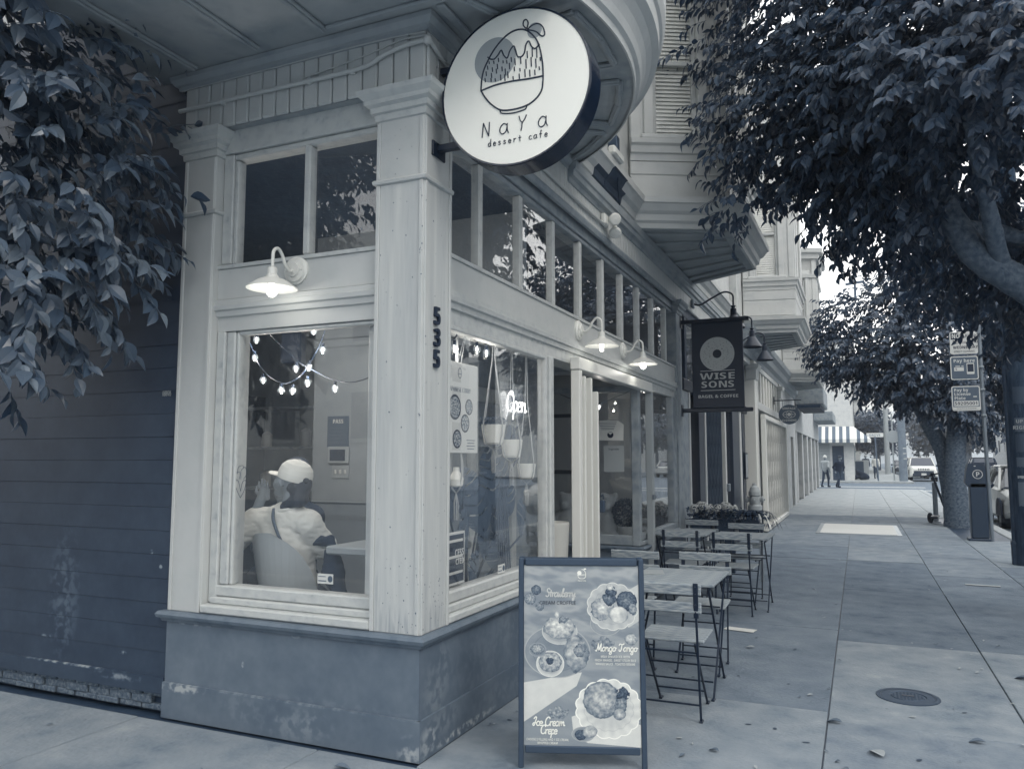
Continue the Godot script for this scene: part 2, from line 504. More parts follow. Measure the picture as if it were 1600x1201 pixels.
# ---------------------------------------------------------------- camera, sky, sun
func _ready():
	var cam := Camera3D.new()
	cam.name = "camera"
	cam.position = Vector3(2.065, 1.5, 3.513)
	cam.rotation = Vector3(atan(116.0 / 1222.0), deg_to_rad(23.86), 0)
	cam.fov = rad_to_deg(2.0 * atan(600.5 / 1222.0))
	cam.near = 0.05; cam.far = 3000.0
	add_child(cam); cam.current = true
	var sky_mat := ProceduralSkyMaterial.new()
	sky_mat.sky_top_color = Color(0.865, 0.874, 0.882)
	sky_mat.sky_horizon_color = Color(0.97, 0.97, 0.96)
	sky_mat.sky_curve = 0.25
	sky_mat.ground_horizon_color = Color(0.6, 0.62, 0.65); sky_mat.ground_bottom_color = Color(0.3, 0.32, 0.36)
	sky_mat.sky_energy_multiplier = 1.0
	var env := Environment.new()
	env.background_mode = Environment.BG_SKY
	env.sky = Sky.new(); env.sky.sky_material = sky_mat
	env.background_energy_multiplier = 1.35
	env.tonemap_mode = Environment.TONE_MAPPER_LINEAR
	env.tonemap_exposure = 2.1
	env.sdfgi_enabled = true; env.ssao_enabled = true; env.ssil_enabled = true
	env.fog_enabled = true; env.fog_density = 0.0011; env.fog_light_color = Color(0.86, 0.87, 0.88)
	var we := WorldEnvironment.new()
	we.name = "world"; we.environment = env
	add_child(we)
	var sun := DirectionalLight3D.new()
	sun.name = "overcast_sun"
	sun.light_energy = 0.22; sun.light_angular_distance = 24.0; sun.light_color = Color(1.0, 0.98, 0.95)
	sun.shadow_enabled = true
	sun.look_at_from_position(Vector3(13, 15, 8), Vector3.ZERO)
	add_child(sun)
	materials()
	ground()
	corner_building()
	cafe_room()
	dark_building()
	shop_row()
	far_street()
	round_sign()
	wall_lamps()
	house_number()
	hanging_signs()
	cafe_inside()
	furniture()
	sandwich_board()
	street_furniture()
	vehicles()
	people()
	trees()
	litter()

func materials():
	noisy("cream_paint", 3, [[0.0, 0.735], [0.28, 0.775], [0.5, 0.785], [0.8, 0.795], [1.0, 0.76]], 1.7, 0.5, 0.010, 0.05)
	noisy("cream_old", 5, [[0.0, 0.64], [0.2, 0.745], [0.5, 0.78], [1.0, 0.80]], 0.9, 0.55, 0.018, 0.12)
	noisy("upper_paint", 4, [[0.0, 0.72], [0.3, 0.79], [0.7, 0.82], [1.0, 0.80]], 2.3, 0.6, 0.012, 0.08)
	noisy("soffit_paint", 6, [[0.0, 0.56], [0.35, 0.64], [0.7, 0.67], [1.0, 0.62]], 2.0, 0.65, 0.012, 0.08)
	noisy("beige_plaster", 7, [[0.0, 0.62], [0.4, 0.72], [1.0, 0.76]], 3.0, 0.85, 0.012, 0.1)
	noisy("slate_trim", 8, [[0.0, 0.36], [0.4, 0.46], [0.75, 0.48], [0.86, 0.50], [1.0, 0.62]], 1.1, 0.5, 0.014, 0.1)
	noisy("dark_trim", 9, [[0.0, 0.16], [0.5, 0.22], [1.0, 0.27]], 1.2, 0.45, 0.015, 0.1)
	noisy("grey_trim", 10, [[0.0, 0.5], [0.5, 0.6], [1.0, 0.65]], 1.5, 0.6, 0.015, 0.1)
	for i in 6:
		var b = [0.56, 0.49, 0.53, 0.465, 0.56, 0.66][i]  # last tone is paler, sunlight on the far pavement painted into it
		noisy("slab_%d" % i, 20 + i, [[0.0, b - 0.08], [0.3, b - 0.015], [0.5, b], [0.72, b + 0.015], [1.0, b + 0.06]], [1.1, 0.9, 1.0, 1.2, 1.4, 1.3][i], 0.9, 0.05, 0.12)
		var big = ntex(120 + i, 0.005, [[0.0, b - 0.13], [0.25, b - 0.04], [0.5, b], [0.75, b + 0.03], [1.0, b + 0.09]], 1024, 9)
		big.noise.fractal_gain = 0.62
		M("slab_%d" % i).albedo_texture = big
		M("slab_%d" % i).uv1_scale = Vector3.ONE / [2.3, 2.7, 2.1, 2.5, 2.9, 3.1][i]
	noisy("asphalt", 30, [[0.0, 0.36], [0.5, 0.46], [1.0, 0.54]], 2.0, 0.9, 0.05, 0.5)
	noisy("earth", 31, [[0.0, 0.08], [0.5, 0.16], [1.0, 0.3]], 1.0, 1.0, 0.05, 0.5)
	noisy("road_paint", 32, [[0.0, 0.6], [0.4, 0.92], [1.0, 0.96]], 1.5, 0.7, 0.03)
	noisy("concrete_light", 33, [[0.0, 0.55], [0.5, 0.68], [1.0, 0.75]], 1.4, 0.85, 0.03, 0.2)
	noisy("bark", 34, [[0.0, 0.16], [0.35, 0.36], [0.7, 0.48], [1.0, 0.56]], 0.7, 0.95, 0.02, 0.9)
	noisy("pole_wood", 35, [[0.0, 0.12], [0.5, 0.24], [1.0, 0.34]], 0.8, 0.9, 0.02, 0.5, true, 0.3, Vector3(2, 0.2, 2))
	noisy("brick", 36, [[0.0, 0.3], [0.5, 0.42], [1.0, 0.6]], 0.5, 0.95, 0.03, 0.6)
	noisy("dark_siding", 37, [[0.0, 0.13], [0.4, 0.185], [0.72, 0.21], [0.90, 0.25], [1.0, 0.40]], 1.3, 0.6, 0.016, 0.15, true, 0.4, Vector3(0.5, 2.0, 0.5))
	noisy("slat_wood", 38, [[0.0, 0.42], [0.4, 0.58], [0.7, 0.66], [1.0, 0.74]], 0.35, 0.75, 0.02, 0.2, false, 0.4, Vector3(0.35, 3, 3))
	noisy("inside_wall", 39, [[0.0, 0.60], [1.0, 0.65]], 2.0, 0.8)
	noisy("inside_floor", 40, [[0.0, 0.2], [0.5, 0.3], [1.0, 0.38]], 1.2, 0.5, 0.02, 0.0, true, 0.4, Vector3(0.3, 1, 2))
	noisy("sweater", 41, [[0.0, 0.86], [1.0, 0.92]], 0.25, 0.95, 0.03, 0.2, false)
	plainm("fern", 0.20, 0.8, 0.0, 0.3)
	noisy("moss", 42, [[0.0, 0.4], [0.5, 0.62], [1.0, 0.8]], 0.12, 1.0, 0.06, 0.8)
	noisy("jute", 43, [[0.0, 0.4], [1.0, 0.62]], 0.05, 1.0, 0.06, 0.5)
	plainm("white_enamel", 0.90, 0.35)
	plainm("white_plastic", 0.88, 0.4)
	plainm("paper", 0.84, 0.8)
	plainm("sign_white", 0.985, 0.32)
	plainm("sign_tint", 0.66, 0.4)
	plainm("ink", 0.10, 0.6)
	plainm("ink_soft", 0.42, 0.7)
	plainm("black_metal", 0.07, 0.4, 0.0, 0.5)
	plainm("black_gloss", 0.05, 0.18)
	plainm("navy_sign", 0.10, 0.45)
	plainm("steel", 0.62, 0.4, 0.7)
	plainm("galvanised", 0.55, 0.5, 0.5)
	plainm("cast_iron", 0.30, 0.6, 0.4)
	plainm("gate_grey", 0.66, 0.5)
	plainm("blind", 0.93, 0.7)
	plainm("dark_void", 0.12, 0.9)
	plainm("dark_cloth", 0.12, 0.95)
	plainm("denim", 0.2, 0.95)
	plainm("grey_cloth", 0.45, 0.95)
	plainm("skin", 0.57, 0.6)
	plainm("hair", 0.07, 0.6)
	plainm("cap_white", 0.92, 0.85)
	plainm("strap", 0.38, 0.7)
	plainm("chair_shell", 0.68, 0.45)
	plainm("pot_white", 0.93, 0.4)
	plainm("wire", 0.14, 0.6)
	plainm("cord", 0.72, 0.9)
	plainm("rubber", 0.07, 0.85)
	plainm("chrome", 0.8, 0.2, 0.9)
	plainm("car_silver", 0.80, 0.25, 0.2)
	plainm("car_white", 0.93, 0.25)
	plainm("car_dark", 0.16, 0.2)
	plainm("car_glass", 0.10, 0.06, 0.0, 0.6)
	plainm("headlamp", 0.9, 0.15)
	plainm("meter_body", 0.20, 0.4)
	plainm("sign_grey", 0.36, 0.5)
	plainm("yellow_grey", 0.78, 0.6)
	plainm("fallen", 0.42, 0.8)
	plainm("fallen_pale", 0.66, 0.8)
	plainm("petal", 0.82, 0.8)
	plainm("stem", 0.30, 0.8)
	glass("window_glass", 0.62, 0.02)
	glass("blind_glass", 0.36, 0.02)
	glass("bulb_glass", 0.4, 0.04)
	glow("bulb_glow", Color(1.0, 0.99, 0.95), 3.5)
	glow("filament", Color(1.0, 0.98, 0.92), 8.0)
	glow("neon", Color(1.0, 1.0, 0.99), 1.8)
	for i in 3:
		var l = plainm("leaf_%d" % i, [0.19, 0.235, 0.28][i], 0.36, 0.0, 0.5)
		l.backlight = duo(0.2); l.backlight_enabled = true
		l.cull_mode = BaseMaterial3D.CULL_DISABLED
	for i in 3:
		var l = plainm("lit_tone_leaf_%d" % i, [0.32, 0.39, 0.46][i], 0.32, 0.0, 0.5)  # lighter copy of the leaf tones, open light on the left tree painted in
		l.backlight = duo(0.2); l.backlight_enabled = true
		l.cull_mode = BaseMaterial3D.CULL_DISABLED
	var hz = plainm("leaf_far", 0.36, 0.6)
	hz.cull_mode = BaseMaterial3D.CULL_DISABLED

# a painted face with wear that has a shape of its own: scuffs, chips, speckle; spots = [u, v, half width, half height, strength]
func worn(name: String, w: int, h: int, seedv: int, base: float, light: float, spots: Array, chips := 0.0, size := Vector2(1, 1)) -> StandardMaterial3D:
	var im := Image.create(w, h, false, Image.FORMAT_RGB8)
	var n1 := noise(seedv, 0.9, 3); var n2 := noise(seedv + 1, 14.0, 3); var n3 := noise(seedv + 2, 3.2, 4)
	for y in h:
		for x in w:
			var u = float(x) / w; var v = float(y) / h
			var p = Vector2(u, v) * size
			var a = n2.get_noise_2dv(p); var c = n3.get_noise_2dv(p)
			var g = base + 0.05 * c + 0.03 * n1.get_noise_2dv(p) + 0.02 * a
			var wear = 0.0
			for s in spots:
				var dx = (u - s[0]) / s[2]; var dy = (v - s[1]) / s[3]
				var q = 1.0 - (dx * dx + dy * dy)
				if q > 0.0:
					wear = maxf(wear, q * s[4] * smoothstep(-0.25, 0.45, a + 0.5 * c))
			if chips > 0.0 and a + 0.35 * c > 0.83 - chips: wear = maxf(wear, 0.8)
			im.set_pixel(x, y, duo(lerpf(g, light, clampf(wear, 0, 1))))
	var m := StandardMaterial3D.new()
	m.resource_name = name
	m.albedo_texture = ImageTexture.create_from_image(im)
	m.roughness = 0.55
	cache[name] = m
	return m

# ---------------------------------------------------------------- ground
func ground():
	var b := MB.new()
	b.bb(Vector3(-700, -1.0, -900), Vector3(700, -0.24, 300))
	struct("ground", b, M("asphalt"))
	b = MB.new()
	b.bb(Vector3(4.86, -0.3, -40.2), Vector3(15.2, -0.125, 4.6))
	b.bb(Vector3(5.3, -0.3, -400), Vector3(15.2, -0.126, -54.0))
	b.bb(Vector3(-60, -0.3, -54.0), Vector3(60, -0.127, -40.2))
	b.bb(Vector3(-60, -0.3, 4.62), Vector3(60, -0.128, 13.6))
	b.bb(Vector3(4.9, -0.3, 13.6), Vector3(15.2, -0.129, 80))
	struct("road", b, M("asphalt"))
	# crosswalk bars over the next street, and a stop bar
	for c in [[Vector3(-0.6, 0, -42.0), Vector3(5.4, 0, -41.5)], [Vector3(-0.6, 0, -46.6), Vector3(5.4, 0, -46.1)], [Vector3(5.6, 0, -40.0), Vector3(9.6, 0, -39.5)], [Vector3(5.6, 0, -36.6), Vector3(9.6, 0, -36.2)]]:
		b = MB.new()
		b.bb(c[0] + Vector3(0, -0.123, 0), c[1] + Vector3(0, -0.119, 0))
		struct("crosswalk_marking", b, M("road_paint"))
	# sidewalk bed and its slabs, each slab a piece with a joint round it
	b = MB.new()
	b.bb(Vector3(-30, -0.24, -40.0), Vector3(4.6, -0.013, 4.4))
	var walk = struct("sidewalk", b, M("dark_trim"))
	b = MB.new()
	b.bb(Vector3(4.62, -0.24, -40.0), Vector3(4.86, -0.002, 4.6), 0.015)
	b.bb(Vector3(-30, -0.24, 4.42), Vector3(4.6, -0.003, 4.62), 0.015)
	struct("kerb", b, M("concrete_light"))
	var rng := RandomNumberGenerator.new(); rng.seed = 11
	var slab = func(x0, x1, z0, z1, k):
		var s := MB.new()
		var g = 0.0035
		s.bb(Vector3(x0 + g, -0.12, z0 + g), Vector3(x1 - g, rng.randf_range(-0.002, 0.002), z1 - g), 0.004)
		part(walk, "paving_slab", s, M("slab_%d" % k))
	var xs = [0.02, 1.84, 2.87, 3.78, 4.6]
	# the corner, pale
	for p in [[-3.6, -1.85], [-1.85, -0.56], [-0.56, 0.66], [0.66, 1.84], [1.84, 2.87], [2.87, 4.6], [-5.4, -3.6]]:
		slab.call(p[0], p[1], 0.06, 2.1, 4 if p[0] < 1 else 0)
		slab.call(p[0], p[1], 2.1, 4.4, 4)
	slab.call(xs[0], xs[1], -1.66, 0.06, 0)
	slab.call(xs[1], xs[2], -1.5, 0.06, 2)
	slab.call(xs[2], xs[4], -1.5, 0.06, 2)
	slab.call(xs[0], xs[1], -4.1, -1.66, 1)
	slab.call(xs[1], xs[2], -3.7, -1.5, 0)
	slab.call(xs[2], xs[4], -3.72, -1.5, 0)
	slab.call(xs[0], xs[1], -6.9, -4.1, 1)
	slab.call(xs[1], xs[2], -6.5, -3.7, 3); slab.call(xs[2], xs[3], -6.5, -3.72, 3)
	slab.call(xs[3], xs[4], -5.6, -3.72, 3)
	slab.call(xs[0], xs[1], -9.3, -6.9, 1)
	slab.call(xs[1], xs[2], -9.3, -6.5, 3); slab.call(xs[2], xs[3], -8.1, -6.5, 1); slab.call(xs[2], xs[3], -9.4, -8.1, 2)
	slab.call(xs[3], xs[4], -9.4, -7.0, 1)
	var z = -9.35
	var step = 0
	while z > -39.0:
		var d = [1.9, 2.1, 2.4, 1.6][step % 4]
		for i in 4:
			if i == 3 and z - d < -15.4 and z > -18.2: continue   # the tree pit
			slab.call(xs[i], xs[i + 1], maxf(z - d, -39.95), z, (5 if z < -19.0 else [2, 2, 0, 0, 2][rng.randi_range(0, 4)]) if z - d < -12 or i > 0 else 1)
		z -= d; step += 1
	# gum spots and hairline cracks in the concrete
	b = MB.new()
	for i in 260:
		var p = Vector3(rng.randf_range(0.1, 4.4), 0.0032, rng.randf_range(-16, 0.0)) if i % 4 else Vector3(rng.randf_range(-3, 2.5), 0.0032, rng.randf_range(0.1, 2.5))
		var r = rng.randf_range(0.006, 0.02)
		for j in 8:
			var a = TAU * j / 8; var c = TAU * (j + 1) / 8
			b.tri(p, p + Vector3(cos(c), 0, sin(c)) * r * (0.8 + 0.3 * sin(c * 2 + i)), p + Vector3(cos(a), 0, sin(a)) * r * (0.8 + 0.3 * sin(a * 2 + i)))
	var gum = part(walk, "gum_spots", b, M("cast_iron")); gum.set_meta("kind", "stuff")
	b = MB.new()
	for q in [[2.1, -3.0, 1.2, 14], [0.7, -3.3, 2.6, 12], [-0.2, 1.0, 0.3, 10], [3.3, -5.4, 1.9, 14], [1.2, -0.5, 2.2, 10], [2.4, -8.0, 0.8, 12]]:
		var p = Vector2(q[0], q[1]); var a = q[2]
		var pp = [p]
		for j in q[3]:
			a += rng.randf_range(-0.5, 0.5); p += Vector2(cos(a), sin(a)) * 0.08; pp.append(p)
		b.stroke(pp, 0.0035, -0.001, 0.0028, Transform3D(Basis(Vector3(1, 0, 0), Vector3(0, 0, -1), Vector3(0, 1, 0)), Vector3.ZERO))
	var cr = part(walk, "cracks", b, M("dark_trim")); cr.set_meta("kind", "stuff")
	# beyond the crossing
	b = MB.new()
	b.bb(Vector3(-30, -0.24, -160), Vector3(5.3, 0.0, -54.2), 0.01)
	struct("far_sidewalk", b, M("slab_5"))  # far sunlight is carried by this paler slab colour
	b = MB.new()
	b.bb(Vector3(15.4, -0.24, -160), Vector3(20, 0.0, -54.2), 0.01)
	b.bb(Vector3(15.4, -0.24, -40), Vector3(19, 0.0, 4.4), 0.01)
	b.bb(Vector3(15.4, -0.24, 13.8), Vector3(19, 0.0, 60), 0.01)
	b.bb(Vector3(-40, -0.24, 13.8), Vector3(4.7, 0.0, 19), 0.01)
	struct("opposite_sidewalk", b, M("slab_2"))

# ---------------------------------------------------------------- walls with openings. local frame: u along dir, y up, out = right of dir
func wall_mesh(P: Vector3, dir: Vector3, len: float, y0: float, y1: float, opens: Array, thick: float) -> MB:
	var b := MB.new()
	var out = Vector3(-dir.z, 0, dir.x)
	var us = [0.0, len]; var ys = [y0, y1]
	for o in opens:
		for q in [o[0], o[1]]:
			if not us.has(q): us.append(q)
		for q in [o[2], o[3]]:
			if not ys.has(q): ys.append(q)
	us.sort(); ys.sort()
	var at = func(u, y, d): return P + dir * u + Vector3(0, y, 0) - out * d
	for i in us.size() - 1:
		for j in ys.size() - 1:
			var uc = (us[i] + us[i + 1]) / 2; var yc = (ys[j] + ys[j + 1]) / 2
			var hole = false
			for o in opens:
				if uc > o[0] and uc < o[1] and yc > o[2] and yc < o[3]: hole = true
			if hole: continue
			b.quad(at.call(us[i + 1], ys[j], 0), at.call(us[i + 1], ys[j + 1], 0), at.call(us[i], ys[j + 1], 0), at.call(us[i], ys[j], 0))
			b.quad(at.call(us[i], ys[j], thick), at.call(us[i], ys[j + 1], thick), at.call(us[i + 1], ys[j + 1], thick), at.call(us[i + 1], ys[j], thick))
	for o in opens + [[0.0, len, y0, y1]]:
		var c = at.call((o[0] + o[1]) / 2, (o[2] + o[3]) / 2, thick / 2)
		var inner = o != [0.0, len, y0, y1]
		for e in [[o[0], o[2], o[1], o[2]], [o[1], o[2], o[1], o[3]], [o[1], o[3], o[0], o[3]], [o[0], o[3], o[0], o[2]]]:
			var a = at.call(e[0], e[1], 0); var d = at.call(e[2], e[3], 0); var a2 = at.call(e[0], e[1], thick); var d2 = at.call(e[2], e[3], thick)
			var nn = (d - a).cross(a2 - a)
			if (nn.dot((a + d2) / 2 - c) > 0.0) != inner: b.quad(a, d, d2, a2)
			else: b.quad(a2, d2, d, a)
	return b
# a sash window set into a wall opening
func sash(parent: Node, P: Vector3, dir: Vector3, o: Array, recess := 0.07, blind := true, m := "upper_paint", cas := 0.10):
	var out = Vector3(-dir.z, 0, dir.x)
	var xf = Transform3D(Basis(dir, Vector3.UP, out), P + dir * ((o[0] + o[1]) / 2) + Vector3(0, (o[2] + o[3]) / 2, 0) - out * recess)
	# in this frame x runs along dir, z outwards (the frame is left-handed for dir to the left, so keep shapes symmetric)
	xf.basis = Basis(Vector3.UP.cross(out), Vector3.UP, out)
	var w = o[1] - o[0]; var h = o[3] - o[2]
	var f := MB.new()
	var t = 0.045
	for s in [-1, 1]:
		f.box(Vector3(s * (w / 2 - t / 2), 0, -0.005), Vector3(t, h, 0.06), 0.006)
		f.box(Vector3(0, s * (h / 2 - t / 2), -0.004), Vector3(w - t * 2, t, 0.056), 0.006)
	f.box(Vector3(0, 0, 0.008), Vector3(w - t * 2, 0.05, 0.05), 0.006)
	if cas > 0.0:
		for s in [-1, 1]:
			f.box(Vector3(s * (w / 2 + cas / 2), 0.02, recess + 0.018), Vector3(cas, h + 0.1, 0.035), 0.008)
		f.box(Vector3(0, h / 2 + 0.08, recess + 0.024), Vector3(w + cas * 2 + 0.06, 0.12, 0.05), 0.012)
		f.box(Vector3(0, -h / 2 - 0.03, recess + 0.04), Vector3(w + cas * 2 + 0.08, 0.055, 0.09), 0.012)
	var win = part(parent, "window", f, M(m), xf)
	for s in [-1, 1]:
		var g := MB.new()
		g.box(Vector3(0, s * (h / 4 + 0.01), -0.012 + s * 0.008), Vector3(w - t * 2 - 0.004, h / 2 - t - 0.03, 0.003))
		part(win, "pane", g, M("blind_glass" if blind else "window_glass"))
	var bl := MB.new()
	if blind:
		var k = int(h / 0.045)
		for i in k:
			var y = -h / 2 + t + (i + 0.5) * (h - t * 2) / k
			bl.quad(Vector3(-w / 2 + t * 0.6, y - 0.022, -0.030), Vector3(w / 2 - t * 0.6, y - 0.022, -0.030), Vector3(w / 2 - t * 0.6, y + 0.019, -0.050), Vector3(-w / 2 + t * 0.6, y + 0.019, -0.050))
	bl.bb(Vector3(-w / 2, -h / 2, -0.14), Vector3(w / 2, h / 2, -0.12))
	part(win, "blind", bl, M("blind" if blind else "dark_void"))
	return win

# ---------------------------------------------------------------- the corner building
var cream; var creamo; var upper
func v3(x, y, z): return Vector3(x, y, z)
func uvpanel(P: Vector3, dir: Vector3, len: float, y0: float, y1: float, t: float) -> MB:
	var b := MB.new()
	var out = Vector3(-dir.z, 0, dir.x)
	var a = P + Vector3(0, y0, 0); var c = P + dir * len + Vector3(0, y0, 0)
	var h = Vector3(0, y1 - y0, 0)
	b.quad(c + out * t, c + h + out * t, a + h + out * t, a + out * t, [Vector2(1, 1), Vector2(1, 0), Vector2(0, 0), Vector2(0, 1)])
	b.quad(a + h, a + h + out * t, c + h + out * t, c + h, [Vector2(0, 0.02), Vector2(0, 0.02), Vector2(1, 0.02), Vector2(1, 0.02)])
	b.quad(a, a + h, a + h + out * t, a + out * t)
	b.quad(c + out * t, c + h + out * t, c + h, c)
	return b
func bay(bl: Node, poly: Array, y0: float, y1: float, sill: float, head: float, m: String, gap: float, cornice := false):
	# base moulding, apron, sill moulding, walls with windows
	var P = []
	for p in poly: P.append(Vector3(p[0], 0, p[1]))
	var s := MB.new()
	var pl = PackedVector2Array()
	for p in poly: pl.append(Vector2(p[0], p[1]))
	var dn = Transform3D(Basis(Vector3(1, 0, 0), Vector3(0, 0, 1), Vector3(0, -1, 0)), Vector3.ZERO)
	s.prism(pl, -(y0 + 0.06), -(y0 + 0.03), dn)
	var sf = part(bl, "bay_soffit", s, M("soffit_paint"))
	# slats under the bay
	var A = P[0]; var B = P[1]; var C = P[2]; var D = P[3]
	var k = 6
	for i in k:
		var t = (i + 0.7) / (k + 0.4)
		var l = A.lerp(D, t) + Vector3(0.06, y0 + 0.018, 0)
		var r = B.lerp(C, t) + Vector3(-0.08, y0 + 0.018, 0)
		var q := MB.new()
		q.bar(l, r, 0.10 if gap < 0.2 else 0.16, 0.03, 0.008)
		part(sf, "slat", q, M("soffit_paint"))
	for e in [[A, B], [B, C], [C, D]]:
		var q := MB.new()
		var dd = (e[1] - e[0]).normalized(); var oo = Vector3(-dd.z, 0, dd.x)
		q.bar(e[0] - oo * 0.05 + Vector3(0, y0 + 0.012, 0), e[1] - oo * 0.05 + Vector3(0, y0 + 0.012, 0), 0.09, 0.036, 0.006)
		part(sf, "border_board", q, M("soffit_paint"))
	var mo := MB.new()
	mo.sweep(P, [Vector2(-0.01, y0), Vector2(0.02, y0), Vector2(0.025, y0 + 0.05), Vector2(0.06, y0 + 0.07), Vector2(0.07, y0 + 0.13), Vector2(0.11, y0 + 0.16), Vector2(0.15, y0 + 0.22), Vector2(0.17, y0 + 0.23), Vector2(0.175, y0 + 0.29), Vector2(-0.01, y0 + 0.31)])
	part(bl, "bay_base_moulding", mo, M(m))
	mo = MB.new()
	mo.sweep(P, [Vector2(-0.01, sill - 0.27), Vector2(0.015, sill - 0.27), Vector2(0.02, sill - 0.20), Vector2(0.045, sill - 0.19), Vector2(0.05, sill - 0.12), Vector2(0.08, sill - 0.10), Vector2(0.085, sill - 0.05), Vector2(-0.01, sill - 0.03)])
	part(bl, "bay_sill_moulding", mo, M(m))
	for i in 3:
		var a = P[i]; var b = P[i + 1]
		var d = (b - a); var L = d.length(); d = d / L
		var o = [L * 0.24, L * 0.70, sill, head]
		if i == 1: o = [L * 0.3, L * 0.7, sill, head]
		if i == 2: o = [L * 0.30, L * 0.76, sill, head]
		var w = part(bl, "bay_wall", wall_mesh(a, d, L, y0 + 0.28, y1, [o], 0.14), M(m))
		sash(w, a, d, o, 0.06, true, m, L * 0.1)
		# corner board and apron courses
		var q := MB.new()
		var out = Vector3(-d.z, 0, d.x)
		q.bar(b - d * L * 0.055 + out * 0.008 + Vector3(0, sill - 0.03, 0), b - d * L * 0.055 + out * 0.008 + Vector3(0, y1, 0), L * 0.1, 0.03, 0.006, out)
		part(w, "corner_board", q, M(m))
		q = MB.new()
		q.bar(a + d * L * 0.055 + out * 0.008 + Vector3(0, sill - 0.03, 0), a + d * L * 0.055 + out * 0.008 + Vector3(0, y1, 0), L * 0.1, 0.03, 0.006, out)
		part(w, "corner_board", q, M(m))
		for h in [0.02, 0.62]:
			q = MB.new()
			var ya = lerpf(y0 + 0.32, sill - 0.27, h) + 0.006; var yb = lerpf(y0 + 0.32, sill - 0.27, h + (0.58 if h < 0.1 else 0.36))
			q.bar(a + out * 0.004 + Vector3(0, (ya + yb) / 2, 0), b + out * 0.004 + Vector3(0, (ya + yb) / 2, 0), 0.016, yb - ya, 0.006)
			part(w, "apron_board", q, M(m))
	if cornice:
		mo = MB.new()
		mo.sweep(P, [Vector2(-0.01, y1 - 0.75), Vector2(0.06, y1 - 0.73), Vector2(0.08, y1 - 0.62), Vector2(0.0, y1 - 0.6), Vector2(0.0, y1 - 0.2), Vector2(0.1, y1 - 0.16), Vector2(0.12, y1 - 0.04), Vector2(0.2, y1), Vector2(0.22, y1 + 0.12), Vector2(-0.01, y1 + 0.14)])
		part(bl, "bay_cornice", mo, M(m))

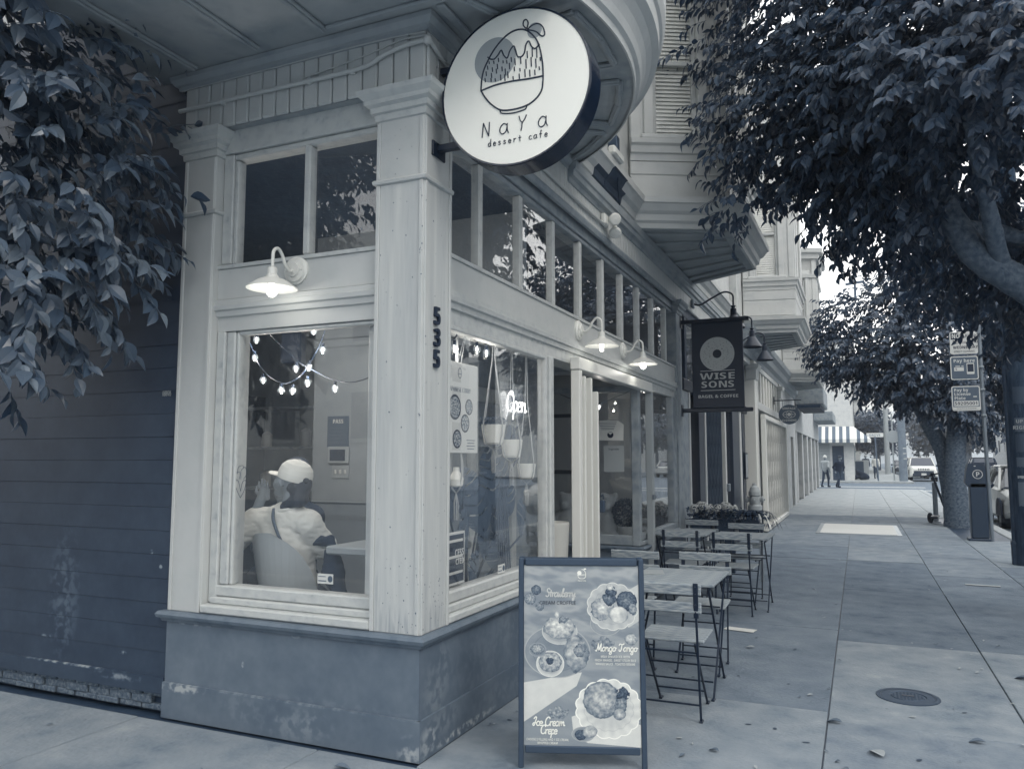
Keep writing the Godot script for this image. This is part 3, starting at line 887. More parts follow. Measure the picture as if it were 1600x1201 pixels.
func corner_building():
	cream = M("cream_paint"); creamo = M("cream_old"); upper = M("upper_paint")
	var bl = thing("corner_building", "pale corner cafe building with round overhanging bay and dark painted plinth", "building")
	# plinth
	var b := MB.new()
	b.bb(v3(-1.72, 0.0, -0.32), v3(-0.004, 0.6, -0.0), 0.0)
	b.bb(v3(-0.32, 0.0, -1.96), v3(-0.002, 0.599, -0.002))
	part(bl, "plinth", b, M("slate_trim"))
	b = MB.new()
	b.bb(v3(-0.32, 0.0, -6.62), v3(-0.002, 0.599, -4.42))
	b.bb(v3(-1.1, 0.0, -4.62), v3(-0.3, 0.598, -4.43))
	part(bl, "plinth", b, M("slate_trim"))
	part(bl, "plinth_panel", uvpanel(v3(-1.72, 0, 0), v3(1, 0, 0), 1.7235, 0.2, 0.55, 0.006), worn("plinth_left", 768, 192, 71, 0.43, 0.66, [[0.33, 0.12, 0.012, 0.03, 1.2], [0.34, 0.56, 0.007, 0.06, 1.6], [0.12, 0.02, 0.1, 0.03, 0.7], [0.55, 0.02, 0.02, 0.04, 1.3], [0.7, 0.95, 0.3, 0.06, 0.15]], 0.0, Vector2(1.7, 0.35)))
	part(bl, "base_board", uvpanel(v3(-1.722, 0, 0), v3(1, 0, 0), 1.7405, 0.0, 0.2, 0.022), worn("base_left", 768, 128, 72, 0.43, 0.68, [[0.08, 0.1, 0.12, 0.16, 1.5], [0.55, 0.55, 0.18, 0.5, 0.35], [0.62, 0.5, 0.08, 0.4, 0.45], [0.36, 0.4, 0.12, 0.4, 0.2], [0.97, 0.8, 0.05, 0.5, 1.0], [0.5, 0.02, 0.6, 0.04, 0.5]], 0.0, Vector2(1.7, 0.2)))
	part(bl, "plinth_panel", uvpanel(v3(0.0, 0, 0.0), v3(0, 0, -1), 1.95, 0.2, 0.55, 0.006), worn("plinth_right", 768, 192, 73, 0.42, 0.62, [[0.08, 0.7, 0.07, 0.5, 0.5], [0.12, 0.45, 0.05, 0.5, 0.45], [0.35, 0.6, 0.3, 0.5, 0.12], [0.6, 0.3, 0.2, 0.3, 0.2]], 0.0, Vector2(1.9, 0.35)))
	part(bl, "base_board", uvpanel(v3(0.0, 0, 0.0205), v3(0, 0, -1), 1.98, 0.0, 0.2, 0.022), worn("base_right", 768, 128, 74, 0.42, 0.72, [[0.05, 0.6, 0.06, 0.5, 0.9], [0.25, 0.85, 0.22, 0.14, 1.3], [0.12, 0.3, 0.1, 0.4, 0.3], [0.5, 0.5, 0.3, 0.4, 0.12]], 0.0, Vector2(1.9, 0.2)))
	part(bl, "plinth_panel", uvpanel(v3(0.0, 0, -4.42), v3(0, 0, -1), 2.2, 0.0, 0.55, 0.006), M("plinth_right"))
	var cap = [Vector2(0, 0.545), Vector2(0.018, 0.548), Vector2(0.026, 0.566), Vector2(0.042, 0.572), Vector2(0.048, 0.59), Vector2(0.036, 0.606), Vector2(0, 0.609)]
	b = MB.new()
	b.sweep([v3(-1.73, 0, -0.2), v3(-1.73, 0, 0), v3(0, 0, 0), v3(0, 0, -1.96), v3(-0.3, 0, -1.96)], cap)
	part(bl, "plinth_cap", b, M("slate_trim"))
	b = MB.new()
	b.sweep([v3(-1.1, 0, -4.42), v3(0, 0, -4.42), v3(0, 0, -6.62)], cap)
	part(bl, "plinth_cap", b, M("slate_trim"))
	# pilasters
	var capital = [Vector2(0, 3.345), Vector2(0.012, 3.35), Vector2(0.014, 3.385), Vector2(0.03, 3.39), Vector2(0.032, 3.42), Vector2(0.055, 3.432), Vector2(0.058, 3.455), Vector2(0.085, 3.48), Vector2(0.092, 3.505), Vector2(0, 3.515)]
	for p in [[-1.72, -1.47, -0.26, true], [-0.30, 0.0, -0.30, false]]:
		b = MB.new()
		b.bb(v3(p[0], 0.606, p[2]), v3(p[1], 3.51, 0.0), 0.006)
		var pil = part(bl, "pilaster", b, cream)
		b = MB.new()
		for x in [p[0] + 0.012, p[1] - 0.016]:
			b.bb(v3(x - 0.012, 0.61, -0.002), v3(x + 0.012, 2.985, 0.009), 0.003)
			b.bb(v3(x - 0.012, 3.015, -0.002), v3(x + 0.012, 3.34, 0.009), 0.003)
		if not p[3]:
			for zz in [-0.016, -0.284]:
				b.bb(v3(-0.002, 0.61, zz - 0.012), v3(0.009, 2.985, zz + 0.012), 0.003)
				b.bb(v3(-0.002, 3.015, zz - 0.012), v3(0.009, 3.34, zz + 0.012), 0.003)
		part(pil, "edge_strip", b, cream)
		var path = [v3(p[0], 0, p[2]), v3(p[0], 0, 0), v3(p[1], 0, 0), v3(p[1], 0, -0.08 if p[3] else -0.30)]
		if not p[3]: path[0] = v3(p[0], 0, -0.07)
		b = MB.new()
		b.sweep(path, [Vector2(0, 2.985), Vector2(0.016, 2.99), Vector2(0.02, 3.005), Vector2(0.012, 3.015), Vector2(0, 3.016)])
		part(pil, "band", b, cream)
		b = MB.new()
		b.sweep(path, capital)
		part(pil, "capital", b, creamo)
	# end pilaster by the next shop
	b = MB.new()
	b.bb(v3(-0.25, 0.606, -6.62), v3(0.0, 3.51, -6.32), 0.006)
	var ep = part(bl, "pilaster", b, M("grey_trim"))
	b = MB.new()
	b.sweep([v3(-0.1, 0, -6.32), v3(0, 0, -6.32), v3(0, 0, -6.62), v3(-0.1, 0, -6.62)].map(func(q): return q), capital)
	part(ep, "capital", b, M("grey_trim"))
	# left bay: fascia, mouldings, transom
	b = MB.new()
	b.bb(v3(-1.47, 2.46, -0.26), v3(-0.3, 2.645, -0.05))
	part(bl, "fascia_panel", b, cream)
	b = MB.new()
	b.bb(v3(-0.26, 2.46, -6.32), v3(-0.03, 2.645, -0.3))
	part(bl, "fascia_panel", b, cream)
	var lint = [Vector2(-0.2, 2.265), Vector2(-0.012, 2.265), Vector2(-0.01, 2.35), Vector2(0.008, 2.355), Vector2(0.014, 2.385), Vector2(0.03, 2.392), Vector2(0.036, 2.418), Vector2(0.022, 2.425), Vector2(0.024, 2.452), Vector2(-0.2, 2.459)]
	b = MB.new()
	b.sweep([v3(-1.47, 0, -0.05), v3(-0.302, 0, -0.05)], lint)
	part(bl, "lintel_moulding", b, cream)
	b = MB.new()
	b.sweep([v3(-0.03, 0, -0.302), v3(-0.03, 0, -6.32)], lint)
	part(bl, "lintel_moulding", b, creamo)
	var sillp = [Vector2(-0.2, 2.646), Vector2(0.012, 2.647), Vector2(0.014, 2.668), Vector2(-0.02, 2.676), Vector2(-0.2, 2.678)]
	for q in [[v3(-1.47, 0, -0.05), v3(-0.302, 0, -0.05)], [v3(-0.03, 0, -0.302), v3(-0.03, 0, -6.32)]]:
		b = MB.new()
		b.sweep(q, sillp)
		part(bl, "transom_sill", b, creamo)
	# transom windows: one frame, mullions, a pane between each
	b = MB.new()
	b.bb(v3(-1.468, 3.372, -0.24), v3(-0.302, 3.52, -0.052), 0.004)
	b.bb(v3(-1.468, 2.68, -0.16), v3(-1.39, 3.37, -0.062), 0.006)
	b.bb(v3(-1.39, 3.335, -0.14), v3(-0.302, 3.37, -0.072), 0.006)
	b.bb(v3(-1.39, 2.68, -0.14), v3(-1.36, 3.33, -0.075), 0.006)
	var tw = part(bl, "transom_window", b, creamo)
	b = MB.new(); b.bb(v3(-0.85, 2.68, -0.13), v3(-0.805, 3.334, -0.06), 0.008)
	part(tw, "mullion", b, creamo)
	for q in [[-1.36, -0.85], [-0.805, -0.302]]:
		b = MB.new(); b.bb(v3(q[0], 2.68, -0.103), v3(q[1], 3.334, -0.1))
		part(tw, "pane", b, M("window_glass"))
	b = MB.new()
	b.bb(v3(-0.24, 3.39, -6.318), v3(-0.032, 3.52, -0.302), 0.004)
	b.bb(v3(-0.14, 3.35, -6.318), v3(-0.05, 3.388, -0.302), 0.006)
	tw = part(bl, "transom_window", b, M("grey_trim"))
	var ms = [-0.302]
	for i in 9: ms.append(-0.79 - 0.645 * i)
	ms.append(-6.318)
	for i in ms.size():
		if i > 0 and i < ms.size() - 1:
			b = MB.new(); b.bb(v3(-0.11, 2.68, ms[i] - 0.027), v3(-0.05, 3.349, ms[i] + 0.027), 0.008)
			part(tw, "mullion", b, creamo)
		if i > 0:
			b = MB.new(); b.bb(v3(-0.083, 2.68, ms[i] + 0.02), v3(-0.08, 3.348, ms[i - 1] - 0.02))
			part(tw, "pane", b, M("window_glass"))
	# display windows
	b = MB.new()
	b.bb(v3(-1.468, 0.612, -0.22), v3(-0.302, 0.66, 0.012), 0.008)
	b.bb(v3(-1.44, 0.66, -0.2), v3(-0.302, 0.70, -0.035), 0.008)
	b.bb(v3(-1.43, 0.702, -0.16), v3(-0.302, 0.765, -0.055), 0.008)
	b.bb(v3(-1.468, 0.662, -0.2), v3(-1.405, 2.264, -0.052), 0.006)
	b.bb(v3(-1.404, 0.766, -0.17), v3(-1.34, 2.263, -0.068), 0.008)
	b.bb(v3(-1.339, 0.766, -0.13), v3(-1.318, 2.262, -0.08), 0.006)
	b.bb(v3(-1.318, 2.24, -0.13), v3(-0.302, 2.264, -0.078), 0.006)
	var dw = part(bl, "display_window", b, creamo)
	b = MB.new(); b.bb(v3(-1.318, 0.766, -0.103), v3(-0.302, 2.239, -0.099))
	part(dw, "pane", b, M("window_glass"))
	b = MB.new(); b.bb(v3(-0.43, 0.61, -0.30), v3(-0.303, 2.4, -0.135), 0.006)
	part(dw, "inner_casing", b, cream)
	b = MB.new(); b.bb(v3(-1.47, 0.61, -0.30), v3(-1.43, 2.4, -0.205), 0.006)
	part(dw, "inner_casing", b, cream)
	b = MB.new()
	b.bb(v3(-0.2, 0.612, -1.96), v3(0.012, 0.655, -0.302), 0.008)
	b.bb(v3(-0.16, 0.655, -1.95), v3(-0.02, 0.70, -0.302), 0.008)
	b.bb(v3(-0.13, 0.702, -1.87), v3(-0.035, 0.765, -0.302), 0.008)
	b.bb(v3(-0.12, 0.7, -1.96), v3(-0.01, 2.264, -1.885), 0.008)
	b.bb(v3(-0.10, 0.766, -1.884), v3(-0.03, 2.263, -1.85), 0.006)
	b.bb(v3(-0.10, 2.235, -1.85), v3(-0.035, 2.264, -0.302), 0.006)
	dw = part(bl, "display_window", b, creamo)
	b = MB.new(); b.bb(v3(-0.066, 0.766, -1.85), v3(-0.062, 2.234, -0.302))
	part(dw, "pane", b, M("window_glass"))
	# the entry recess: its far display window turns the corner to the street
	b = MB.new()
	b.bb(v3(-0.09, 0.61, -4.49), v3(-0.005, 2.264, -4.405), 0.008)
	b.bb(v3(-1.1, 0.612, -4.5), v3(-0.09, 0.715, -4.41), 0.008)
	b.bb(v3(-1.1, 2.2, -4.48), v3(-0.09, 2.264, -4.42), 0.008)
	b.bb(v3(-0.10, 0.612, -6.318), v3(0.004, 0.655, -4.49), 0.008)
	b.bb(v3(-0.10, 0.655, -6.318), v3(-0.02, 0.72, -4.49), 0.008)
	b.bb(v3(-0.10, 0.72, -6.318), v3(-0.02, 2.264, -6.12), 0.008)
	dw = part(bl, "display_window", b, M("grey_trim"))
	b = MB.new(); b.bb(v3(-1.1, 0.716, -4.452), v3(-0.09, 2.2, -4.448))
	part(dw, "pane", b, M("window_glass"))
	b = MB.new(); b.bb(v3(-0.066, 0.72, -6.12), v3(-0.062, 2.264, -4.49))
	part(dw, "pane", b, M("window_glass"))
	b = MB.new()
	b.bb(v3(-1.15, 0.06, -4.41), v3(-1.1, 2.5, -1.97))
	b.bb(v3(-1.15, 2.4, -4.42), v3(-0.26, 2.46, -1.96))
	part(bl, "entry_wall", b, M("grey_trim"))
	b = MB.new(); b.bb(v3(-1.1, 0.0, -4.41), v3(0.0, 0.17, -1.97))
	part(bl, "entry_step", b, M("concrete_light"))
	var door := MB.new()
	for s in [[-2.75, -2.65], [-3.65, -3.55]]: door.bb(v3(-1.1, 0.08, s[0]), v3(-1.055, 2.15, s[1]), 0.006)
	for s in [[0.08, 0.4], [2.02, 2.15]]: door.bb(v3(-1.098, s[0], -3.55), v3(-1.057, s[1], -2.75), 0.006)
	var dr = part(bl, "entry_door", door, creamo)
	b = MB.new(); b.bb(v3(-1.08, 0.4, -3.55), v3(-1.076, 2.02, -2.75)); part(dr, "pane", b, M("window_glass"))
	# frieze of beaded boards, each a piece
	var fb := MB.new(); fb.box(Vector3.ZERO, v3(0.097, 0.34, 0.022), 0.009)
	var fm = fb.mesh(M("cream_paint"))
	b = MB.new()
	b.bb(v3(-1.73, 3.515, -0.25), v3(-0.01, 3.86, 0.0))
	b.bb(v3(-0.25, 3.516, -11.2), v3(0.0, 3.859, -0.012))
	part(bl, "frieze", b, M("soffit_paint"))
	for i in 17: put(bl, "frieze_board", fm, place(v3(-0.042 - 0.102 * i, 3.685, 0.011)))
	for i in 108: put(bl, "frieze_board", fm, place(v3(0.011, 3.685, -0.042 - 0.102 * i), PI / 2))
	b = MB.new()
	var crown = [Vector2(0.02, 3.80), Vector2(0.03, 3.802), Vector2(0.034, 3.825), Vector2(0.05, 3.83), Vector2(0.07, 3.86), Vector2(0.075, 3.885), Vector2(0.0, 3.89)]
	b.sweep([v3(-1.74, 0, -0.1), v3(-1.74, 0, 0), v3(0, 0, 0), v3(0, 0, -2.4)], crown)
	part(bl, "frieze_crown", b, M("soffit_paint"))
	b = MB.new()
	b.sweep([v3(0, 0, -2.2), v3(0, 0, -11.2)], [Vector2(0.02, 3.70), Vector2(0.035, 3.705), Vector2(0.04, 3.74), Vector2(0.07, 3.75), Vector2(0.075, 3.79), Vector2(0.09, 3.80), Vector2(0.095, 3.87), Vector2(0, 3.875)])
	part(bl, "frieze_crown", b, M("soffit_paint"))
	b = MB.new()
	b.sweep([v3(0, 0, -0.3), v3(0, 0, -6.32)], [Vector2(0.0, 3.46), Vector2(0.02, 3.465), Vector2(0.03, 3.5), Vector2(0.024, 3.52), Vector2(0.0, 3.525)])
	part(bl, "frieze_bead", b, M("grey_trim"))
	# conduit along the frieze
	b = MB.new()
	b.tube(smooth_pts([v3(-1.75, 3.665, 0.04), v3(-1.2, 3.668, 0.04), v3(-0.62, 3.662, 0.04), v3(-0.36, 3.67, 0.04), v3(-0.24, 3.71, 0.04), v3(-0.1, 3.735, 0.04), v3(0.015, 3.735, 0.045)], 5), 0.0135, 8)
	b.sphere(v3(0.035, 3.735, 0.04), Vector3.ONE * 0.027, 10, 6)
	b.tube(smooth_pts([v3(0.04, 3.735, 0.02), v3(0.04, 3.68, -0.2), v3(0.04, 3.63, -0.6), v3(0.04, 3.60, -2.0), v3(0.04, 3.60, -3.2)], 6), 0.0135, 8)
	for x in [-1.4, -0.75, -0.45]: b.box(v3(x, 3.667, 0.03), v3(0.03, 0.045, 0.03), 0.006)
	b.tube(smooth_pts([v3(-1.75, 3.80, 0.03), v3(-1.0, 3.80, 0.035), v3(-0.3, 3.80, 0.04), v3(0.02, 3.785, 0.04)], 5), 0.004, 5)
	b.tube(smooth_pts([v3(-0.8, 3.69, 0.035), v3(-0.4, 3.735, 0.03), v3(-0.15, 3.775, 0.03), v3(0.03, 3.76, 0.045)], 5), 0.005, 5)
	part(bl, "conduit", b, M("cream_paint"))
	# the round bay overhead
	var cc = Vector2(-1.07, -0.70); var R = 1.98
	var arc = []
	for i in 61:
		var a = deg_to_rad(-58.0 + i * 176.0 / 60.0)   # angle from +x towards +z
		var p = cc + Vector2(cos(a), sin(a)) * R
		if p.x > -1.93 and (p.x >= -0.03 or p.y > 0.0): arc.append(p)
	var pl = PackedVector2Array()
	for p in arc: pl.append(p)
	pl.append(Vector2(-1.93, 0)); pl.append(Vector2(-0.02, 0)); pl.append(Vector2(-0.02, -2.3))
	var dn = Transform3D(Basis(Vector3(1, 0, 0), Vector3(0, 0, 1), Vector3(0, -1, 0)), Vector3.ZERO)
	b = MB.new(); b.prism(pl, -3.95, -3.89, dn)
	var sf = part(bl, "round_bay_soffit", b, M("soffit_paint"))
	for q in [[-1.57, 0.10, 1.0], [-1.06, 0.13, 1.2], [-0.58, 0.13, 1.1], [-0.08, 0.3, 0.98]]:
		b = MB.new()
		b.bb(v3(q[0] - 0.03, 3.868, q[1]), v3(q[0] + 0.03, 3.889, q[2]), 0.006)
		b.bb(v3(q[0] - 0.014, 3.856, q[1] + 0.01), v3(q[0] + 0.014, 3.87, q[2]), 0.005)
		part(sf, "batten", b, M("soffit_paint"))
	b = MB.new(); b.bar(v3(-0.55, 3.878, 0.14), v3(0.2, 3.878, 0.14), 0.05, 0.022, 0.006); b.bar(v3(0.14, 3.876, 0.1), v3(0.14, 3.876, -0.55), 0.05, 0.022, 0.006)
	part(sf, "batten", b, M("soffit_paint"))
	for k in 4:
		var am = deg_to_rad([-46.0, -22.0, 4.0, 30.0][k]); var da = deg_to_rad(9.5)
		var pts = []
		for e in [[1.56, -da], [1.88, -da], [1.88, 0.0], [1.88, da], [1.56, da], [1.56, 0.0]]:
			pts.append(v3(cc.x + cos(am + e[1]) * e[0], 3.876, cc.y + sin(am + e[1]) * e[0]))
		b = MB.new()
		for i in 6: b.bar(pts[i], pts[(i + 1) % 6], 0.045, 0.024, 0.006)
		for i in 6: b.bar(pts[i] + v3(0, -0.014, 0), pts[(i + 1) % 6] + v3(0, -0.014, 0), 0.02, 0.014, 0.004)
		part(sf, "panel_frame", b, M("soffit_paint"))
	var rim = []
	for i in range(arc.size() - 1, -1, -1): rim.append(v3(arc[i].x, 0, arc[i].y))
	rim.append(v3(-0.02, 0, -2.42))
	b = MB.new()
	b.sweep(rim, [Vector2(-0.012, 3.872), Vector2(0.0, 3.872), Vector2(0.006, 3.91), Vector2(0.03, 3.925), Vector2(0.045, 3.97), Vector2(0.07, 4.02), Vector2(0.105, 4.06), Vector2(0.15, 4.085), Vector2(0.156, 4.17), Vector2(0.175, 4.185), Vector2(0.195, 4.24), Vector2(0.20, 4.34), Vector2(-0.012, 4.38)])
	part(bl, "round_bay_cornice", b, M("upper_paint"))
	b = MB.new()
	b.sweep(rim, [Vector2(-0.01, 4.36), Vector2(-0.01, 9.5)])
	part(bl, "round_bay_wall", b, M("upper_paint"))
	# upper storey wall and cornice along the street, angled bay
	b = MB.new()
	b.bb(v3(-9.0, 3.95, -11.2), v3(-0.03, 10.0, -0.02))
	part(bl, "upper_wall", b, upper)
	var cp = [Vector2(-0.01, 3.87), Vector2(0.02, 3.87), Vector2(0.025, 3.92), Vector2(0.06, 3.94), Vector2(0.07, 4.0), Vector2(0.11, 4.03), Vector2(0.15, 4.09), Vector2(0.17, 4.10), Vector2(0.175, 4.16), Vector2(-0.01, 4.18)]
	b = MB.new(); b.sweep([v3(0, 0, -2.25), v3(0, 0, -4.2)], cp); part(bl, "street_cornice", b, M("upper_paint"))
	b = MB.new(); b.sweep([v3(0, 0, -7.15), v3(0, 0, -11.2)], cp); part(bl, "street_cornice", b, M("upper_paint"))
	for q in [[-2.75, -3.6, 0.004], [-3.05, -3.45, 0.008]]:
		b = MB.new()
		var dp = []
		for p in cp.slice(1, 7 if q[2] < 0.006 else 9): dp.append(Vector2(p.x + q[2], p.y - 0.002))
		dp[0].x = 0.0; dp[-1].x = 0.0
		b.sweep([v3(0, 0, q[0]), v3(0, 0, q[1])], dp); part(bl, "dark_weathered_cornice_piece", b, M("dark_trim"))
	bay(bl, [[0.0, -4.2], [0.92, -4.68], [0.95, -6.55], [0.0, -7.15]], 3.87, 9.6, 4.86, 6.5, "upper_paint", 0.1)
	# body of the building behind the shop, so that nothing shines through
	b = MB.new()
	b.bb(v3(-9.0, 3.43, -11.2), v3(-0.26, 3.5, -0.26))
	part(bl, "shop_ceiling", b, M("dark_trim"))

func paint_chips(bl: Node):
	var rng := RandomNumberGenerator.new(); rng.seed = 15
	var b := MB.new()
	for i in 150:
		var on_left = i % 2 == 0
		var y = rng.randf_range(0.62, 3.3) if i % 3 else rng.randf_range(0.62, 1.0)
		var r = rng.randf_range(0.0015, 0.0045)
		var u = rng.randf_range(0.03, 0.27) if rng.randf() < 0.75 else rng.randf_range(0.004, 0.02)
		var pl = PackedVector2Array()
		for j in 6: pl.append(Vector2(cos(TAU * j / 6) * r * rng.randf_range(0.5, 1.4), sin(TAU * j / 6) * r * rng.randf_range(0.5, 1.8)))
		var lift = 0.001 if u > 0.029 else 0.0095
		b.prism(pl, 0.0, 0.0006, place(v3(-u, y, lift)) if on_left else place(v3(lift, y, -u), PI / 2), false)
	var pc = part(bl, "paint_chips", b, M("ink_soft")); pc.set_meta("kind", "stuff")
func cafe_room():
	var bl = get_node("corner_building")
	paint_chips(bl)
	# old paint on the corner pilaster: brush streaks, smudges and grime near the foot
	for k in 2:
		var wp = worn("pilaster_print_%d" % k, 192, 1024, 201 + k, 0.765, 0.60, [[0.5, 0.985, 0.7, 0.05, 0.7], [0.08, 0.9, 0.10, 0.12, 0.5], [0.9, 0.75, 0.12, 0.3, 0.25], [0.3, 0.5, 0.12, 0.06, 0.35], [0.6, 0.36, 0.10, 0.05, 0.4], [0.5, 0.30, 0.08, 0.02, 0.8], [0.2, 0.25, 0.08, 0.12, 0.3], [0.75, 0.12, 0.15, 0.1, 0.35]], 0.0, Vector2(0.9, 0.55))
		if k == 0: part(bl, "pilaster_face", uvpanel(v3(-0.274, 0, 0.0002), v3(1, 0, 0), 0.246, 0.612, 2.982, 0.0012), wp)
		else: part(bl, "pilaster_face", uvpanel(v3(0.0002, 0, -0.03), v3(0, 0, -1), 0.24, 0.612, 2.982, 0.0012), wp)
	var b := MB.new()
	b.bb(v3(-6.0, 0.06, -8.2), v3(-0.1, 0.22, -0.14))
	part(bl, "shop_floor", b, M("inside_floor"))
	b = MB.new()
	b.bb(v3(-6.1, 0.0, -8.2), v3(-6.0, 3.43, -0.1))
	b.bb(v3(-6.1, 0.0, -8.3), v3(-0.1, 3.43, -8.2)); b.bb(v3(-6.0, 0.22, -6.5), v3(-0.27, 3.42, -6.42))
	part(bl, "shop_back_wall", b, M("inside_wall"))
	b = MB.new()
	b.bb(v3(-2.23, 0.12, -2.03), v3(-1.16, 3.43, -1.96))
	b.bb(v3(-1.16, 2.47, -2.03), v3(-0.26, 3.43, -1.97))
	part(bl, "shop_partition", b, M("inside_wall"))
	b = MB.new(); b.bb(v3(-2.225, 1.13, -1.959), v3(-1.16, 1.145, -1.945), 0.004); b.bb(v3(-2.225, 2.45, -1.959), v3(-1.16, 2.52, -1.93), 0.006)
	part(bl, "partition_rail", b, M("inside_wall"))
	b = MB.new(); b.bb(v3(-6.0, 0.12, -5.2), v3(-2.9, 1.1, -4.7), 0.01)
	part(bl, "shop_counter", b, M("grey_cloth"))

func dark_building():
	var t = thing("dark_clad_building", "dark board-clad building beside the cafe with brick footing", "building", v3(0, 0, 0))
	var b := MB.new()
	b.bb(v3(-12, 0.0, -0.3), v3(-1.735, 3.49, -0.055)); b.bb(v3(-12, 3.492, -8), v3(-1.735, 9.5, -0.055)); b.bb(v3(-12, 0, -8), v3(-6.12, 3.491, -0.3))
	part(t, "wall", b, M("dark_trim"))
	var rng := RandomNumberGenerator.new(); rng.seed = 5
	var wm = worn("dark_siding_print", 1280, 480, 95, 0.20, 0.62, [[0.827, 0.80, 0.03, 0.22, 0.4], [0.83, 0.88, 0.022, 0.12, 0.4], [0.62, 0.97, 0.02, 0.03, 1.0], [0.97, 0.66, 0.003, 0.008, 2.0], [0.985, 0.70, 0.003, 0.007, 2.0], [0.955, 0.74, 0.003, 0.006, 2.0], [0.93, 0.95, 0.008, 0.006, 1.5], [0.80, 0.93, 0.01, 0.006, 1.2]], 0.0, Vector2(5.3, 2.1))
	var plain_board = worn("upper_siding_print", 512, 256, 96, 0.19, 0.3, [], 0.0, Vector2(5.3, 2.1))
	for i in 31:
		var y = 0.215 + i * 0.142
		var off = -0.03 + rng.randf_range(-0.0012, 0.0012)
		var s := MB.new()
		if i < 15:
			var v1 = 1.0 - i / 15.0; var v0 = 1.0 - (i + 0.97) / 15.0
			s.quad(v3(-7.035, y, off + 0.015), v3(-1.735, y, off + 0.015), v3(-1.735, y + 0.1405, off + 0.0125), v3(-7.035, y + 0.1405, off + 0.0125), [Vector2(0, v1), Vector2(1, v1), Vector2(1, v0), Vector2(0, v0)])
			s.quad(v3(-7.035, y + 0.1405, off + 0.0125), v3(-1.735, y + 0.1405, off + 0.0125), v3(-1.735, y + 0.141, off + 0.004), v3(-7.035, y + 0.141, off + 0.004), [Vector2(0, v0), Vector2(1, v0), Vector2(1, v0), Vector2(0, v0)])
			s.quad(v3(-7.035, y - 0.001, off + 0.004), v3(-1.735, y - 0.001, off + 0.004), v3(-1.735, y, off + 0.015), v3(-7.035, y, off + 0.015), [Vector2(0, v1), Vector2(1, v1), Vector2(1, v1), Vector2(0, v1)])
			part(t, "siding_board", s, wm)
		else:
			var k = i - 15
			var v1 = 1.0 - k / 16.0; var v0 = 1.0 - (k + 0.97) / 16.0
			s.quad(v3(-7.035, y, off + 0.015), v3(-1.735, y, off + 0.015), v3(-1.735, y + 0.1405, off + 0.0125), v3(-7.035, y + 0.1405, off + 0.0125), [Vector2(1, v1), Vector2(0.86, v1), Vector2(0.86, v0), Vector2(1, v0)])
			part(t, "siding_board", s, plain_board)
	b = MB.new()
	part(t, "skirt_board", uvpanel(v3(-7.0, 0, -0.03), v3(1, 0, 0), 5.265, 0.12, 0.215, 0.032), worn("dark_skirt", 768, 64, 91, 0.22, 0.66, [[0.60, 0.05, 0.06, 0.25, 1.6], [0.66, 0.2, 0.03, 0.3, 1.2], [0.85, 0.02, 0.1, 0.1, 1.2], [0.93, 0.3, 0.05, 0.3, 0.8]], 0.0, Vector2(5, 0.1)))
	for k in 3:
		var hh = [0.045, 0.06, 0.05][k]
		var x = -1.75 + 0.0 - (0.1 if k % 2 else 0.0)
		while x > -3.4:
			var w = rng.randf_range(0.17, 0.21)
			var q := MB.new()
			q.box(Vector3.ZERO, v3(w - 0.012, hh - 0.01, 0.05), 0.006)
			part(t, "brick", q, M("brick"), place(v3(x - w / 2, 0.012 + k * 0.04 + 0.02, -0.045 + rng.randf_range(-0.012, 0.006)), rng.randf_range(-0.03, 0.03)))
			x -= w
	var gr := MB.new()
	for k in 5:
		var gp = []
		for j in 9: gp.append(Vector2(-0.03 + k * 0.015 + 0.006 * sin(j * 1.9 + k), 0.016 * cos(j * 1.3 + k * 2.0)))
		gr.stroke(smooth_pts(gp, 3), 0.004, 0.0, 0.001)
	part(t, "graffiti_tag", gr, M("gate_grey"), place(v3(-1.82, 1.9, -0.0135)))

